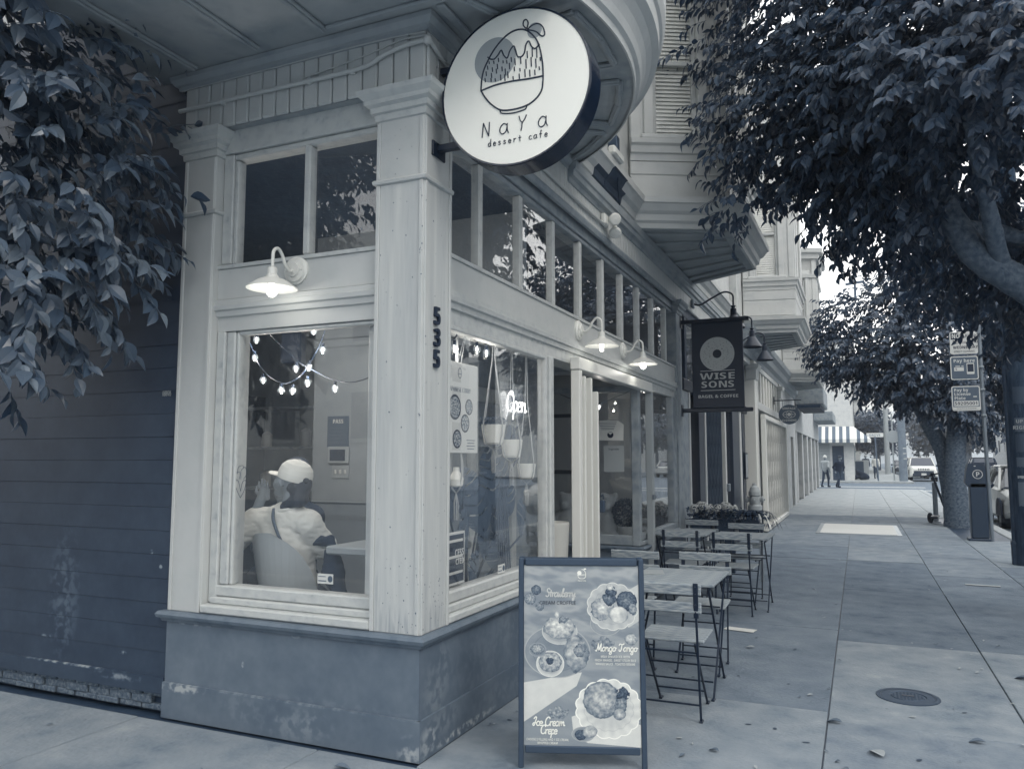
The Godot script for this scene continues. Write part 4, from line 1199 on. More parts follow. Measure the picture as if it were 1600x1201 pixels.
# ---------------------------------------------------------------- the row of shops beyond
func lattice(b: MB, P: Vector3, dir: Vector3, len: float, h: float, n: int, squeeze: float, r: float):
	# folding gate: uprights and crossed straps
	for i in n + 1:
		var p = P + dir * len * i / n
		b.bar(p, p + v3(0, h, 0), r * 2.2, r * 2.2)
	var m = int(h / squeeze)
	for i in n:
		var p = P + dir * len * i / n; var q = P + dir * len * (i + 1) / n
		for j in m:
			var y0 = h * j / m; var y1 = h * (j + 1) / m
			if (i + j) % 2 == 0: b.bar(p + v3(0, y0, 0), q + v3(0, y1, 0), r, r)
			else: b.bar(p + v3(0, y1, 0), q + v3(0, y0, 0), r, r)
func shop_row():
	# dark framed bagel shop
	var t = thing("bagel_shop", "dark framed shopfront next to the cafe with folded lattice gate", "building")
	var b := MB.new()
	b.bb(v3(-5.0, 0.05, -12.9), v3(-0.9, 0.1, -6.65))
	part(t, "floor", b, M("inside_floor"))
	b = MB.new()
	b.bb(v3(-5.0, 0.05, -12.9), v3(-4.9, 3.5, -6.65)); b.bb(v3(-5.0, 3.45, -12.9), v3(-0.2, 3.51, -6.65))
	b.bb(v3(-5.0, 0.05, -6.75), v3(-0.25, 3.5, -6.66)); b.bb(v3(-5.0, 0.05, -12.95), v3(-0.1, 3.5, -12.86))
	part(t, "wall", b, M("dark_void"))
	for p in [[-7.05, -6.64, "grey_trim"], [-8.2, -7.78, "black_metal"], [-11.9, -11.05, "black_metal"], [-12.75, -12.35, "black_metal"]]:
		b = MB.new(); b.bb(v3(-0.16, 0.0, p[0]), v3(-0.01, 2.4, p[1]), 0.01); part(t, "post", b, M(p[2]))
	for p in [[-7.14, -7.06], [-8.32, -8.22], [-10.22, -10.1], [-12.15, -11.95]]:
		b = MB.new(); b.bb(v3(-0.14, 0.0, p[0]), v3(-0.0, 2.4, p[1]), 0.006); part(t, "casing", b, M("cream_paint"))
	b = MB.new(); b.bb(v3(-0.18, 2.4, -12.9), v3(0.02, 2.55, -6.64), 0.01); part(t, "header", b, M("black_metal"))
	b = MB.new(); b.bb(v3(-0.15, 0.0, -7.78), v3(-0.02, 0.5, -7.14), 0.01); b.bb(v3(-0.15, 0.0, -11.05), v3(-0.02, 0.5, -10.22), 0.01); part(t, "bulkhead", b, M("dark_trim"))
	for p in [[-7.78, -7.14], [-11.05, -10.22], [-12.35, -12.15]]:
		b = MB.new(); b.bb(v3(-0.08, 0.5, p[0]), v3(-0.075, 2.4, p[1])); part(t, "pane", b, M("window_glass"))
	b = MB.new()
	for p in [-7.0, -8.3, -9.6, -10.9, -12.2]: b.bb(v3(-0.12, 2.55, p - 0.07), v3(-0.02, 3.46, p + 0.07), 0.008)
	b.bb(v3(-0.12, 3.40, -12.9), v3(-0.015, 3.52, -6.66), 0.008)
	part(t, "transom_frame", b, M("dark_trim"))
	for p in [-7.0, -8.3, -9.6, -10.9]:
		b = MB.new(); b.bb(v3(-0.07, 2.56, p - 1.23), v3(-0.065, 3.4, p - 0.07)); part(t, "pane", b, M("window_glass"))
	b = MB.new(); lattice(b, v3(-0.06, 0.05, -8.4), v3(0, 0, -1), 1.6, 2.33, 12, 0.30, 0.012)
	part(t, "folding_gate", b, M("cast_iron"))
	b = MB.new(); b.bb(v3(-1.0, 0.06, -10.1), v3(-0.95, 2.4, -8.3)); part(t, "recess_door", b, M("dark_trim"))
	b = MB.new(); b.bb(v3(-0.01, 0.95, -10.24), v3(0.05, 1.08, -10.12), 0.01); part(t, "lock_box", b, M("galvanised"))
	b = MB.new(); b.bb(v3(0.0, 1.1, -12.74), v3(0.03, 1.62, -12.4), 0.006); var mf = part(t, "menu_frame", b, M("black_metal"))
	b = MB.new(); b.bb(v3(0.03, 1.14, -12.7), v3(0.033, 1.58, -12.44)); part(mf, "menu_sheet", b, M("gate_grey"))
	# the neighbour: white pilasters, divided transom, white gate, plaster wall
	t = thing("vintage_shop_building", "pale shop building with white folding gate and two angled bays above", "building")
	var X0 = 0.12
	b = MB.new()
	b.bb(v3(-9, 3.4, -24.0), v3(X0 - 0.02, 9.2, -11.22))
	part(t, "upper_wall", b, M("upper_paint"))
	for p in [[-13.35, -12.96], [-18.9, -18.5]]:
		b = MB.new()
		b.bb(v3(X0 - 0.2, 0.0, p[0]), v3(X0 + 0.06, 3.5, p[1]), 0.01)
		var pil = part(t, "pilaster", b, M("white_enamel") if p[0] > -15 else M("cream_paint"))
		b = MB.new()
		b.sweep([v3(X0 - 0.1, 0, p[1]), v3(X0 + 0.06, 0, p[1]), v3(X0 + 0.06, 0, p[0]), v3(X0 - 0.1, 0, p[0])], [Vector2(0, 3.1), Vector2(0.03, 3.12), Vector2(0.04, 3.3), Vector2(0.08, 3.34), Vector2(0.09, 3.42), Vector2(0, 3.44)])
		part(pil, "capital", b, M("cream_paint"))
	b = MB.new(); b.bb(v3(X0 - 0.16, 2.55, -18.5), v3(X0 + 0.02, 2.72, -13.35), 0.01); b.bb(v3(X0 - 0.16, 3.4, -18.5), v3(X0 + 0.02, 3.52, -13.35), 0.01)
	part(t, "transom_rail", b, M("cream_paint"))
	for i in 9:
		b = MB.new(); b.bb(v3(X0 - 0.12, 2.72, -13.5 - 0.6 * i), v3(X0, 3.4, -13.36 - 0.6 * i), 0.01); part(t, "mullion", b, M("white_enamel"))
		if i < 8:
			b = MB.new(); b.bb(v3(X0 - 0.09, 2.72, -13.97 - 0.6 * i), v3(X0 - 0.085, 3.4, -13.5 - 0.6 * i)); part(t, "pane", b, M("window_glass"))
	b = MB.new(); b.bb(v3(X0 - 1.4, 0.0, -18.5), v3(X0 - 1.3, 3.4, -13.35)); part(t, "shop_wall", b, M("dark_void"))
	b = MB.new(); b.bb(v3(X0 - 0.15, 0, -14.0), v3(X0, 2.55, -13.9), 0.01); b.bb(v3(X0 - 0.1, 1.0, -13.9), v3(X0 - 0.06, 1.08, -13.36), 0.006); b.bb(v3(X0 - 0.1, 2.0, -13.9), v3(X0 - 0.06, 2.06, -13.36), 0.006)
	part(t, "door_frame", b, M("cream_paint"))
	b = MB.new(); lattice(b, v3(X0 + 0.14, 0.12, -13.55), v3(0, 0, -1), 5.0, 2.2, 18, 0.44, 0.009)
	b.bb(v3(X0 + 0.1, 0.02, -18.6), v3(X0 + 0.2, 0.12, -13.4), 0.01); b.bb(v3(X0 + 0.1, 2.32, -18.6), v3(X0 + 0.2, 2.42, -13.4), 0.01)
	b.bb(v3(X0 + 0.1, 0.12, -13.52), v3(X0 + 0.2, 2.32, -13.4), 0.01); b.bb(v3(X0 + 0.1, 0.12, -18.6), v3(X0 + 0.2, 2.32, -18.5), 0.01)
	part(t, "folding_gate", b, M("white_enamel"))
	b = MB.new()
	b.bb(v3(-0.4, 0.0, -22.5), v3(X0, 3.5, -18.9)); b.bb(v3(-0.4, 2.2, -23.6), v3(X0, 3.5, -22.5)); b.bb(v3(-0.4, 0.0, -24.6), v3(X0, 3.5, -23.6))
	part(t, "plaster_wall", b, M("beige_plaster"))
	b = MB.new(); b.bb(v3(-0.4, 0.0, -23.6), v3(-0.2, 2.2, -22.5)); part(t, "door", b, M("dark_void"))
	b = MB.new(); b.sweep([v3(X0, 0, -11.22), v3(X0, 0, -24.6)], [Vector2(-0.01, 3.5), Vector2(0.03, 3.51), Vector2(0.05, 3.6), Vector2(0.12, 3.66), Vector2(0.15, 3.78), Vector2(0.22, 3.86), Vector2(0.24, 3.98), Vector2(-0.01, 4.0)])
	part(t, "street_cornice", b, M("grey_trim"))
	bay(t, [[X0, -11.95], [1.06, -12.15], [1.06, -14.2], [X0, -14.9]], 3.9, 9.4, 5.0, 6.7, "upper_paint", 0.3)
	bay(t, [[X0, -20.5], [1.08, -20.9], [1.08, -23.2], [X0, -23.9]], 3.74, 7.55, 4.9, 6.9, "upper_paint", 0.3, true)
	# low building with a colonnade of garage doors
	t = thing("colonnade_building", "beige plastered building with row of grey pillars between recessed doors", "building")
	b = MB.new(); b.bb(v3(-9, 2.45, -41.5), v3(X0, 4.0, -24.65)); b.bb(v3(-9, 0.0, -41.5), v3(-0.7, 2.45, -24.65)); b.bb(v3(-9, 4.0, -41.5), v3(-0.35, 9.0, -24.65))
	part(t, "wall", b, M("beige_plaster"))
	for i in 6:
		b = MB.new(); b.bb(v3(-0.69, 0.0, -25.6 - 3.1 * i), v3(X0 - 0.01, 2.449, -25.1 - 3.1 * i), 0.02)
		part(t, "pillar", b, M("beige_plaster"))
		if i < 5:
			b = MB.new(); b.bb(v3(-0.66, 0.0, -28.2 - 3.1 * i), v3(-0.6, 2.4, -25.6 - 3.1 * i)); part(t, "garage_door", b, M("cast_iron"))
	b = MB.new(); b.bb(v3(X0, 3.32, -28.2), v3(1.05, 3.92, -24.7), 0.03); var can = part(t, "box_canopy", b, M("grey_trim"))
	b = MB.new()
	for i in 5: b.bb(v3(0.2, 3.2, -28.0 + i * 0.75), v3(0.95, 3.318, -27.6 + i * 0.75), 0.01)
	part(can, "slat", b, M("dark_trim"))
	b = MB.new(); b.bb(v3(X0, 3.3, -41.4), v3(1.0, 3.75, -36.5), 0.03); part(t, "box_canopy", b, M("grey_trim"))
	for i in 4:
		var o = [0.7 + i * 3.6, 2.1 + i * 3.6, 5.0, 6.9]
		var w = part(t, "upper_wall", wall_mesh(v3(0.0, 0, -25 - 0.001), v3(0, 0, -1), 16.0, 4.05, 9.0, [o], 0.14), M("upper_paint")) if i == 0 else t.get_node("upper_wall")
		sash(w, v3(0.0, 0, -25 - 0.001), v3(0, 0, -1), o, -0.02, true, "upper_paint", 0.12)

func simple_building(called: String, label: String, lo: Vector3, hi: Vector3, m: String, face: int, rows: int, cols: int, wm := "car_glass"):
	# face: 0 = +z side, 1 = -x side, 2 = +x side; windows are pieces with frames
	var t = thing(called, label, "building", Vector3((lo.x + hi.x) / 2, 0, (lo.z + hi.z) / 2))
	var off = -t.position
	var b := MB.new(); b.bb(lo + off, hi + off)
	part(t, "wall", b, M(m))
	b = MB.new(); b.bb(lo + off + v3(-0.3, hi.y - lo.y - 0.4, -0.3), hi + off + v3(0.3, 0.15, 0.3), 0.08)
	part(t, "cornice", b, M("cream_paint"))
	var f := MB.new(); f.box(Vector3.ZERO, v3(1.3, 1.9, 0.16), 0.03)
	var fm = f.mesh(M("cream_paint"))
	var g := MB.new(); g.box(v3(0, 0, 0.02), v3(1.02, 1.6, 0.15))
	g.box(v3(0, 0, 0.04), v3(1.02, 0.06, 0.15))
	var gm = g.mesh(M(wm))
	var dir = v3(1, 0, 0) if face == 0 else v3(0, 0, 1)
	var P = v3(lo.x, 0, hi.z) if face == 0 else (v3(lo.x, 0, lo.z) if face == 1 else v3(hi.x, 0, lo.z))
	var L = hi.x - lo.x if face == 0 else hi.z - lo.z
	var turn = 0.0 if face == 0 else (-PI / 2 if face == 1 else PI / 2)
	for r in rows:
		for c in cols:
			var xf = place(P + off + dir * L * (c + 0.5) / cols + v3(0, lerpf(lo.y + 1.8, hi.y - 1.8, (r + 0.5) / rows), 0), turn)
			var fr = put(t, "window", fm, xf)
			put(fr, "pane", gm)
	return t

func far_street():
	var t = thing("awning_building", "pale corner building across the next street with a striped awning", "building", v3(-4, 0, -66))
	var o = -t.position
	var b := MB.new(); b.bb(v3(-12, 0, -78) + o, v3(1.75, 9.6, -56) + o); part(t, "wall", b, M("upper_paint"))
	b = MB.new(); b.bb(v3(-12.2, 9.2, -78.2) + o, v3(2.05, 9.8, -55.7) + o, 0.05); part(t, "cornice", b, M("cream_paint"))
	for i in 6:
		b = MB.new(); b.bb(v3(1.74, 4.4, -59.0 - i * 2.8) + o, v3(1.8, 7.4, -57.6 - i * 2.8) + o, 0.02); var w = part(t, "window", b, M("cream_paint"))
		b = MB.new(); b.bb(v3(1.8, 4.55, -58.85 - i * 2.8) + o, v3(1.81, 7.25, -57.75 - i * 2.8) + o); part(w, "pane", b, M("car_glass"))
		b = MB.new(); b.bb(v3(1.74, 0.3, -59.0 - i * 2.8) + o, v3(1.79, 2.5, -57.4 - i * 2.8) + o, 0.02); part(t, "shop_window", b, M("grey_trim"))
	b = MB.new()
	for i in 24: b.bb(v3(-2.6, 0.12 + i * 0.105, -56.0) + o, v3(0.2, 0.215 + i * 0.105, -55.96) + o, 0.01)
	part(t, "roller_shutter", b, M("gate_grey"))
	b = MB.new(); b.bb(v3(0.35, 0, -56) + o, v3(1.1, 2.4, -55.97) + o); part(t, "door", b, M("dark_trim"))
	for i in 28:
		b = MB.new()
		var x0 = -4.55 + i * 0.225
		b.prism(PackedVector2Array([Vector2(0, 3.75), Vector2(1.1, 2.85), Vector2(1.1, 2.6), Vector2(1.08, 2.6), Vector2(1.08, 2.84), Vector2(0, 3.71)]), -x0 - 0.225, -x0, Transform3D(Basis(v3(0, 0, 1), v3(0, 1, 0), v3(-1, 0, 0)), v3(0, 0, -56) + o))
		part(t, "awning_stripe", b, M("white_enamel") if i % 2 else M("ink_soft"))
	for i in 5:   # the hip at the corner
		var u0 = i * 0.22; var u1 = u0 + 0.22
		b = MB.new()
		b.quad(v3(1.75 + u0, 2.85, -54.9) + o, v3(1.75 + u1, 2.85, -54.9) + o, v3(1.75 + u1, 3.75 - u1 * 0.818, -56 + u1) + o, v3(1.75 + u0, 3.75 - u0 * 0.818, -56 + u0) + o)
		b.quad(v3(1.75 + u0, 2.6, -54.9) + o, v3(1.75 + u1, 2.6, -54.9) + o, v3(1.75 + u1, 2.85, -54.9) + o, v3(1.75 + u0, 2.85, -54.9) + o)
		part(t, "awning_stripe", b, M("white_enamel") if i % 2 == 0 else M("ink_soft"))
		b = MB.new()
		b.quad(v3(2.85, 2.85, -56 + u1) + o, v3(2.85, 2.85, -56 + u0) + o, v3(1.75 + u0, 3.75 - u0 * 0.818, -56 + u0) + o, v3(1.75 + u1, 3.75 - u1 * 0.818, -56 + u1) + o)
		b.quad(v3(2.85, 2.6, -56 + u1) + o, v3(2.85, 2.6, -56 + u0) + o, v3(2.85, 2.85, -56 + u0) + o, v3(2.85, 2.85, -56 + u1) + o)
		part(t, "awning_stripe", b, M("white_enamel") if i % 2 == 0 else M("ink_soft"))
	for i in 20:
		b = MB.new()
		var z0 = -56.0 - i * 0.225
		b.prism(PackedVector2Array([Vector2(0, 3.75), Vector2(1.1, 2.85), Vector2(1.1, 2.6), Vector2(1.08, 2.6), Vector2(1.08, 2.84), Vector2(0, 3.71)]), z0 - 0.225, z0, Transform3D(Basis.IDENTITY, v3(1.75, 0, 0) + o))
		part(t, "awning_stripe", b, M("white_enamel") if i % 2 else M("ink_soft"))
	simple_building("row_building", "tall pale building beyond the awning building", v3(-10, 0, -112), v3(1.6, 12, -80), "beige_plaster", 2, 3, 7)
	simple_building("row_building", "grey building farthest along the left side of the street", v3(-10, 0, -170), v3(2.2, 10, -116), "upper_paint", 2, 3, 9)
	simple_building("hill_building", "white block on the distant hill at the end of the street", v3(-8, 10, -330), v3(14, 38, -318), "white_enamel", 0, 5, 7)
	simple_building("hill_building", "low grey block beside the white block on the distant hill", v3(18, 6, -360), v3(46, 27, -345), "upper_paint", 0, 4, 8)
	simple_building("opposite_building", "pale building across the street beyond the next crossing", v3(19.5, 0, -82), v3(32, 10, -56), "cream_paint", 1, 3, 8)
	simple_building("opposite_building", "grey building across the street beyond the pale one", v3(20, 0, -130), v3(34, 12, -86), "beige_plaster", 1, 3, 10)
	simple_building("opposite_building", "pale house row directly across the street from the cafe", v3(19, 0, -38), v3(32, 9.5, 3), "upper_paint", 1, 3, 12)
	simple_building("opposite_building", "house row across both streets from the cafe corner", v3(19, 0, 15), v3(32, 10, 60), "beige_plaster", 1, 3, 12)
	var b2 = thing("side_street_building", "pale house row across the side street behind the photographer", "building", v3(-16, 0, 24))
	b = MB.new(); b.bb(v3(-24, 0, -5), v3(20, 9.5, 6)); part(b2, "wall", b, M("upper_paint"))
	for r in 2:
		for c in 12:
			b = MB.new(); b.box(v3(-22 + c * 3.5, 3.0 + r * 3.4, -5.05), v3(1.3, 1.9, 0.16), 0.02); var w = part(b2, "window", b, M("cream_paint"))
			b = MB.new(); b.box(v3(-22 + c * 3.5, 3.0 + r * 3.4, -5.1), v3(1.05, 1.6, 0.12)); part(w, "pane", b, M("car_glass"))
	# hill
	b = MB.new()
	var rng := RandomNumberGenerator.new(); rng.seed = 3
	var pts = []
	for i in 29:
		var x = -280 + i * 20.0
		pts.append(v3(x, 12 + 14 * exp(-pow((x - 10) / 90.0, 2)) + rng.randf_range(-1.5, 1.5), -420))
	for i in 28:
		b.quad(v3(pts[i].x, -1, -300), v3(pts[i + 1].x, -1, -300), pts[i + 1], pts[i])
		b.quad(pts[i], pts[i + 1], pts[i + 1] + v3(0, -30, -200), pts[i] + v3(0, -30, -200))
	struct("hill", b, M("grey_trim"))

# ---------------------------------------------------------------- signs and lamps on the front
func pts2(a: Array) -> Array:
	var o = []
	for i in range(0, a.size(), 2): o.append(Vector2(a[i], a[i + 1]))
	return o
func round_sign():
	var t = thing("round_blade_sign", "round white blade sign with dessert bowl drawing on the corner pilaster", "sign", v3(0.497, 3.425, -0.05))
	var ax = Transform3D(Basis(v3(1, 0, 0), v3(0, 0, 1), v3(0, -1, 0)), Vector3.ZERO)
	var b := MB.new()
	b.lathe([Vector2(0.0, -0.17), Vector2(0.405, -0.17), Vector2(0.419, -0.165), Vector2(0.424, -0.155), Vector2(0.424, -0.012), Vector2(0.421, 0.0), Vector2(0.413, 0.0), Vector2(0.411, -0.006)], 72, ax)
	part(t, "rim", b, M("black_gloss"))
	b = MB.new(); b.prism(ell(0.4115, 0.4115, 72), -0.01, -0.003)
	part(t, "face", b, M("sign_white"))
	b = MB.new(); b.prism(ell(0.119, 0.122, 40, Vector2(-0.107, 0.165)), -0.004, -0.0015); b.prism(ell(0.04, 0.042, 24, Vector2(0.118, 0.276)), -0.004, -0.0015)
	part(t, "tint_disc", b, M("sign_tint"))
	b = MB.new()
	var W = 0.0078
	var d0 = -0.004; var d1 = 0.0005
	b.stroke(smooth_pts(pts2([-0.188, 0.02, -0.178, 0.101, -0.153, 0.159, -0.111, 0.222, -0.053, 0.276, 0.005, 0.300, 0.062, 0.293, 0.11, 0.251, 0.142, 0.193, 0.161, 0.1, 0.165, 0.03, 0.163, -0.015, 0.157, -0.052, 0.133, -0.086, 0.085, -0.115, 0.013, -0.126, -0.069, -0.117, -0.127, -0.075, -0.165, -0.028, -0.182, 0.002]), 5, true), W, d0, d1, Transform3D.IDENTITY, true)
	b.stroke(smooth_pts(pts2([-0.182, 0.012, -0.102, 0.026, -0.012, 0.028, 0.085, 0.022, 0.161, 0.021]), 5), W, d0, d1)
	b.stroke(smooth_pts(pts2([-0.077, -0.117, -0.065, -0.135, -0.004, -0.145, 0.053, -0.14, 0.069, -0.134, 0.076, -0.117]), 5), W * 0.8, d0, d1)
	b.stroke(smooth_pts(pts2([-0.148, 0.188, -0.136, 0.176, -0.111, 0.170, -0.09, 0.186, -0.07, 0.209, -0.055, 0.178, -0.036, 0.160, -0.02, 0.196, 0.001, 0.217, 0.013, 0.187, 0.023, 0.156, 0.045, 0.150, 0.062, 0.168, 0.07, 0.208, 0.086, 0.225, 0.102, 0.192, 0.122, 0.177, 0.145, 0.194]), 5), W * 0.9, d0, d1)
	b.stroke(smooth_pts(pts2([0.074, 0.294, 0.056, 0.318, 0.058, 0.340, 0.072, 0.345, 0.083, 0.325, 0.076, 0.296]), 5), W * 0.8, d0, d1)
	b.stroke(smooth_pts(pts2([0.08, 0.29, 0.11, 0.307, 0.142, 0.306, 0.166, 0.281, 0.175, 0.242, 0.158, 0.236, 0.134, 0.261, 0.11, 0.276, 0.08, 0.287]), 5), W * 0.8, d0, d1)
	var ds = [-0.14, 0.155, -0.113, 0.152, -0.086, 0.159, -0.149, 0.13, -0.121, 0.113, -0.092, 0.124, -0.157, 0.098, -0.126, 0.082, -0.098, 0.1, -0.163, 0.064, -0.129, 0.058, -0.104, 0.053, -0.059, 0.143, -0.038, 0.138, -0.012, 0.145, -0.065, 0.105, -0.022, 0.112, -0.046, 0.086, -0.073, 0.06, -0.049, 0.055, -0.032, 0.067, 0.009, 0.129, 0.041, 0.128, 0.005, 0.091, 0.037, 0.08, -0.002, 0.043, 0.033, 0.045, 0.078, 0.153, 0.106, 0.157, 0.131, 0.149, 0.071, 0.104, 0.1, 0.109, 0.126, 0.096, 0.065, 0.055, 0.092, 0.05, 0.12, 0.048, 0.145, 0.065, 0.15, 0.114]
	for i in range(0, ds.size(), 2):
		var l = 0.006 + 0.011 * absf(sin(i * 1.7)) * (0.5 + 1.2 * smoothstep(-0.15, 0.1, ds[i]))
		b.stroke([Vector2(ds[i] - 0.001, ds[i + 1] + l), Vector2(ds[i] + 0.001, ds[i + 1] - l)], 0.0055, d0, d1)
	part(t, "drawing", b, M("ink"))
	b = MB.new()
	for q in [["N", -0.156, -0.246, 0.075], ["a", -0.05, -0.247, 0.104], ["Y", 0.055, -0.243, 0.074], ["a", 0.166, -0.247, 0.104]]:
		for st in strokes_of(q[0], q[3]): b.stroke(st, 0.0052, d0, d1, place(v3(q[1], q[2], 0)))
	part(t, "lettering", b, M("ink"))
	b = MB.new()
	var cs = "dessert cafe"
	for i in cs.length():
		if cs[i] == " ": continue
		for st in strokes_of(cs[i], 0.038): b.stroke(st, 0.0032, d0, d1, place(v3(-0.136 + i * 0.0288, -0.302, 0)))
	part(t, "small_lettering", b, M("ink"))
	for y in [-0.225, 0.21]:
		b = MB.new()
		b.bb(v3(-0.497, y - 0.055, -0.16), v3(-0.485, y + 0.03, -0.02), 0.003)
		b.bb(v3(-0.49, y - 0.02, -0.11), v3(-0.30, y + 0.018, -0.07), 0.004)
		for z in [-0.14, -0.04]: b.sphere(v3(-0.484, y + 0.012, z), Vector3.ONE * 0.008, 8, 5)
		part(t, "bracket", b, M("black_metal"))

func gooseneck(t: Node3D, mat: String, lit: int, s := 1.0):
	# origin at the wall plate, out along +z
	var b := MB.new()
	var fz = Transform3D(Basis(v3(1, 0, 0), v3(0, 0, 1), v3(0, -1, 0)), Vector3.ZERO)
	b.lathe([Vector2(0.083, 0.0), Vector2(0.083, 0.012), Vector2(0.074, 0.016), Vector2(0.068, 0.026), Vector2(0.045, 0.03), Vector2(0.04, 0.042), Vector2(0.0, 0.044)], 28, fz)
	for x in [-0.052, 0.052]: b.sphere(v3(x, 0, 0.03), Vector3.ONE * 0.008, 8, 5)
	part(t, "wall_plate", b, M(mat))
	b = MB.new()
	b.tube(smooth_pts([v3(0, 0, 0.03), v3(0, -0.016, 0.065), v3(0, 0.012, 0.105), v3(0, 0.06, 0.13), v3(0, 0.09, 0.165), v3(0, 0.07, 0.20), v3(0, 0.02, 0.207), v3(0, -0.03, 0.207)], 5), 0.0095, 10)
	part(t, "arm", b, M(mat))
	b = MB.new()
	var at = place(v3(0, 0, 0.207))
	b.lathe([Vector2(0.017, -0.025), Vector2(0.026, -0.03), Vector2(0.026, -0.066), Vector2(0.034, -0.074), Vector2(0.036, -0.082), Vector2(0.05, -0.088), Vector2(0.078, -0.100), Vector2(0.104, -0.118), Vector2(0.118, -0.128), Vector2(0.139, -0.142), Vector2(0.139, -0.147), Vector2(0.116, -0.134), Vector2(0.102, -0.124), Vector2(0.076, -0.106), Vector2(0.03, -0.09), Vector2(0.0, -0.09)].map(func(p): return Vector2(p.x, p.y)), 36, at)
	part(t, "shade", b, M(mat))
	if lit == 0: return
	b = MB.new()
	b.lathe([Vector2(0.013, -0.09), Vector2(0.014, -0.115), Vector2(0.026, -0.140), Vector2(0.031, -0.158), Vector2(0.027, -0.178), Vector2(0.014, -0.190), Vector2(0.0, -0.193)] if lit == 1 else [Vector2(0.012, -0.09), Vector2(0.015, -0.11), Vector2(0.015, -0.185), Vector2(0.0, -0.19)], 16, at)
	part(t, "bulb", b, M("bulb_glow"))
	var l := OmniLight3D.new()
	l.name = "bulb_light"
	l.position = v3(0, -0.20, 0.207)
	l.light_energy = 0.014 if lit == 1 else 0.008; l.light_color = Color(1.0, 0.98, 0.94); l.light_size = 0.03
	l.shadow_enabled = true; l.omni_range = 12; l.omni_attenuation = 2.0
	t.add_child(l, true)

func wall_lamps():
	var t = thing("gooseneck_wall_lamp", "white gooseneck lamp with lit bulb on the fascia left of the corner pilaster", "wall lamp", v3(-0.873, 2.583, -0.05), 0.0, "white gooseneck lamps on the cafe fascia")
	gooseneck(t, "white_enamel", 1)
	t = thing("gooseneck_wall_lamp", "white gooseneck lamp with a clear tube bulb, nearer of two above the entry", "wall lamp", v3(-0.03, 2.56, -2.57), PI / 2, "white gooseneck lamps on the cafe fascia")
	gooseneck(t, "white_enamel", 2)
	t = thing("gooseneck_wall_lamp", "white gooseneck lamp with round lit bulb, farther of two above the entry", "wall lamp", v3(-0.03, 2.56, -3.91), PI / 2, "white gooseneck lamps on the cafe fascia")
	gooseneck(t, "white_enamel", 1)
	# twin floodlight under the cornice
	t = thing("floodlight", "white twin bulb security floodlight on the frieze under the street cornice", "floodlight", v3(0.03, 3.64, -3.1))
	var b := MB.new(); b.box(v3(0.02, 0, 0), v3(0.05, 0.10, 0.10), 0.012); part(t, "junction_box", b, M("white_enamel"))
	for k in 2:
		b = MB.new()
		var xf = place(v3(0.06, 0.03 - 0.07 * k, -0.10 - 0.10 * k), [0.7, 0.3][k], [1.9, 2.3][k], 0)
		b.lathe([Vector2(0.0, -0.05), Vector2(0.02, -0.05), Vector2(0.022, -0.02), Vector2(0.03, 0.0), Vector2(0.055, 0.06), Vector2(0.058, 0.075), Vector2(0.045, 0.088), Vector2(0.0, 0.094)], 18, xf)
		part(t, "flood_bulb", b, M("white_plastic"))
	b = MB.new(); b.tube([v3(0.04, 0, -0.04), v3(0.06, 0.03, -0.08), v3(0.06, -0.02, -0.16)], 0.012, 8); part(t, "arm", b, M("white_enamel"))
	# security camera on the cornice
	t = thing("security_camera", "dark bracketed security camera on the street cornice beside the round bay", "camera", v3(0.12, 4.2, -3.2))
	b = MB.new(); b.bb(v3(-0.05, -0.02, -0.05), v3(0.04, 0.24, 0.05), 0.01); part(t, "bracket", b, M("cast_iron"))
	b = MB.new(); b.bb(v3(0.02, -0.03, -0.02), v3(0.09, 0.05, 0.28), 0.015); part(t, "housing", b, M("white_plastic"))
	b = MB.new(); b.tube(smooth_pts([v3(-0.02, -0.02, 0), v3(0.02, -0.12, -0.03), v3(0.0, -0.2, -0.1), v3(-0.04, -0.32, -0.3)], 5), 0.006, 6); part(t, "cable", b, M("wire"))

func house_number():
	var t = thing("house_number", "black house number 535 in upright digits on the corner pilaster", "house number", v3(0.004, 2.15, -0.135))
	var k = 0
	for s in ["5", "3", "5"]:
		words(t, "digit", s, 0.098, place(v3(0.006, 0.113 - k * 0.116, 0), PI / 2), M("ink"), "Droid Sans", true, 0.9, 0.016)
		k += 1

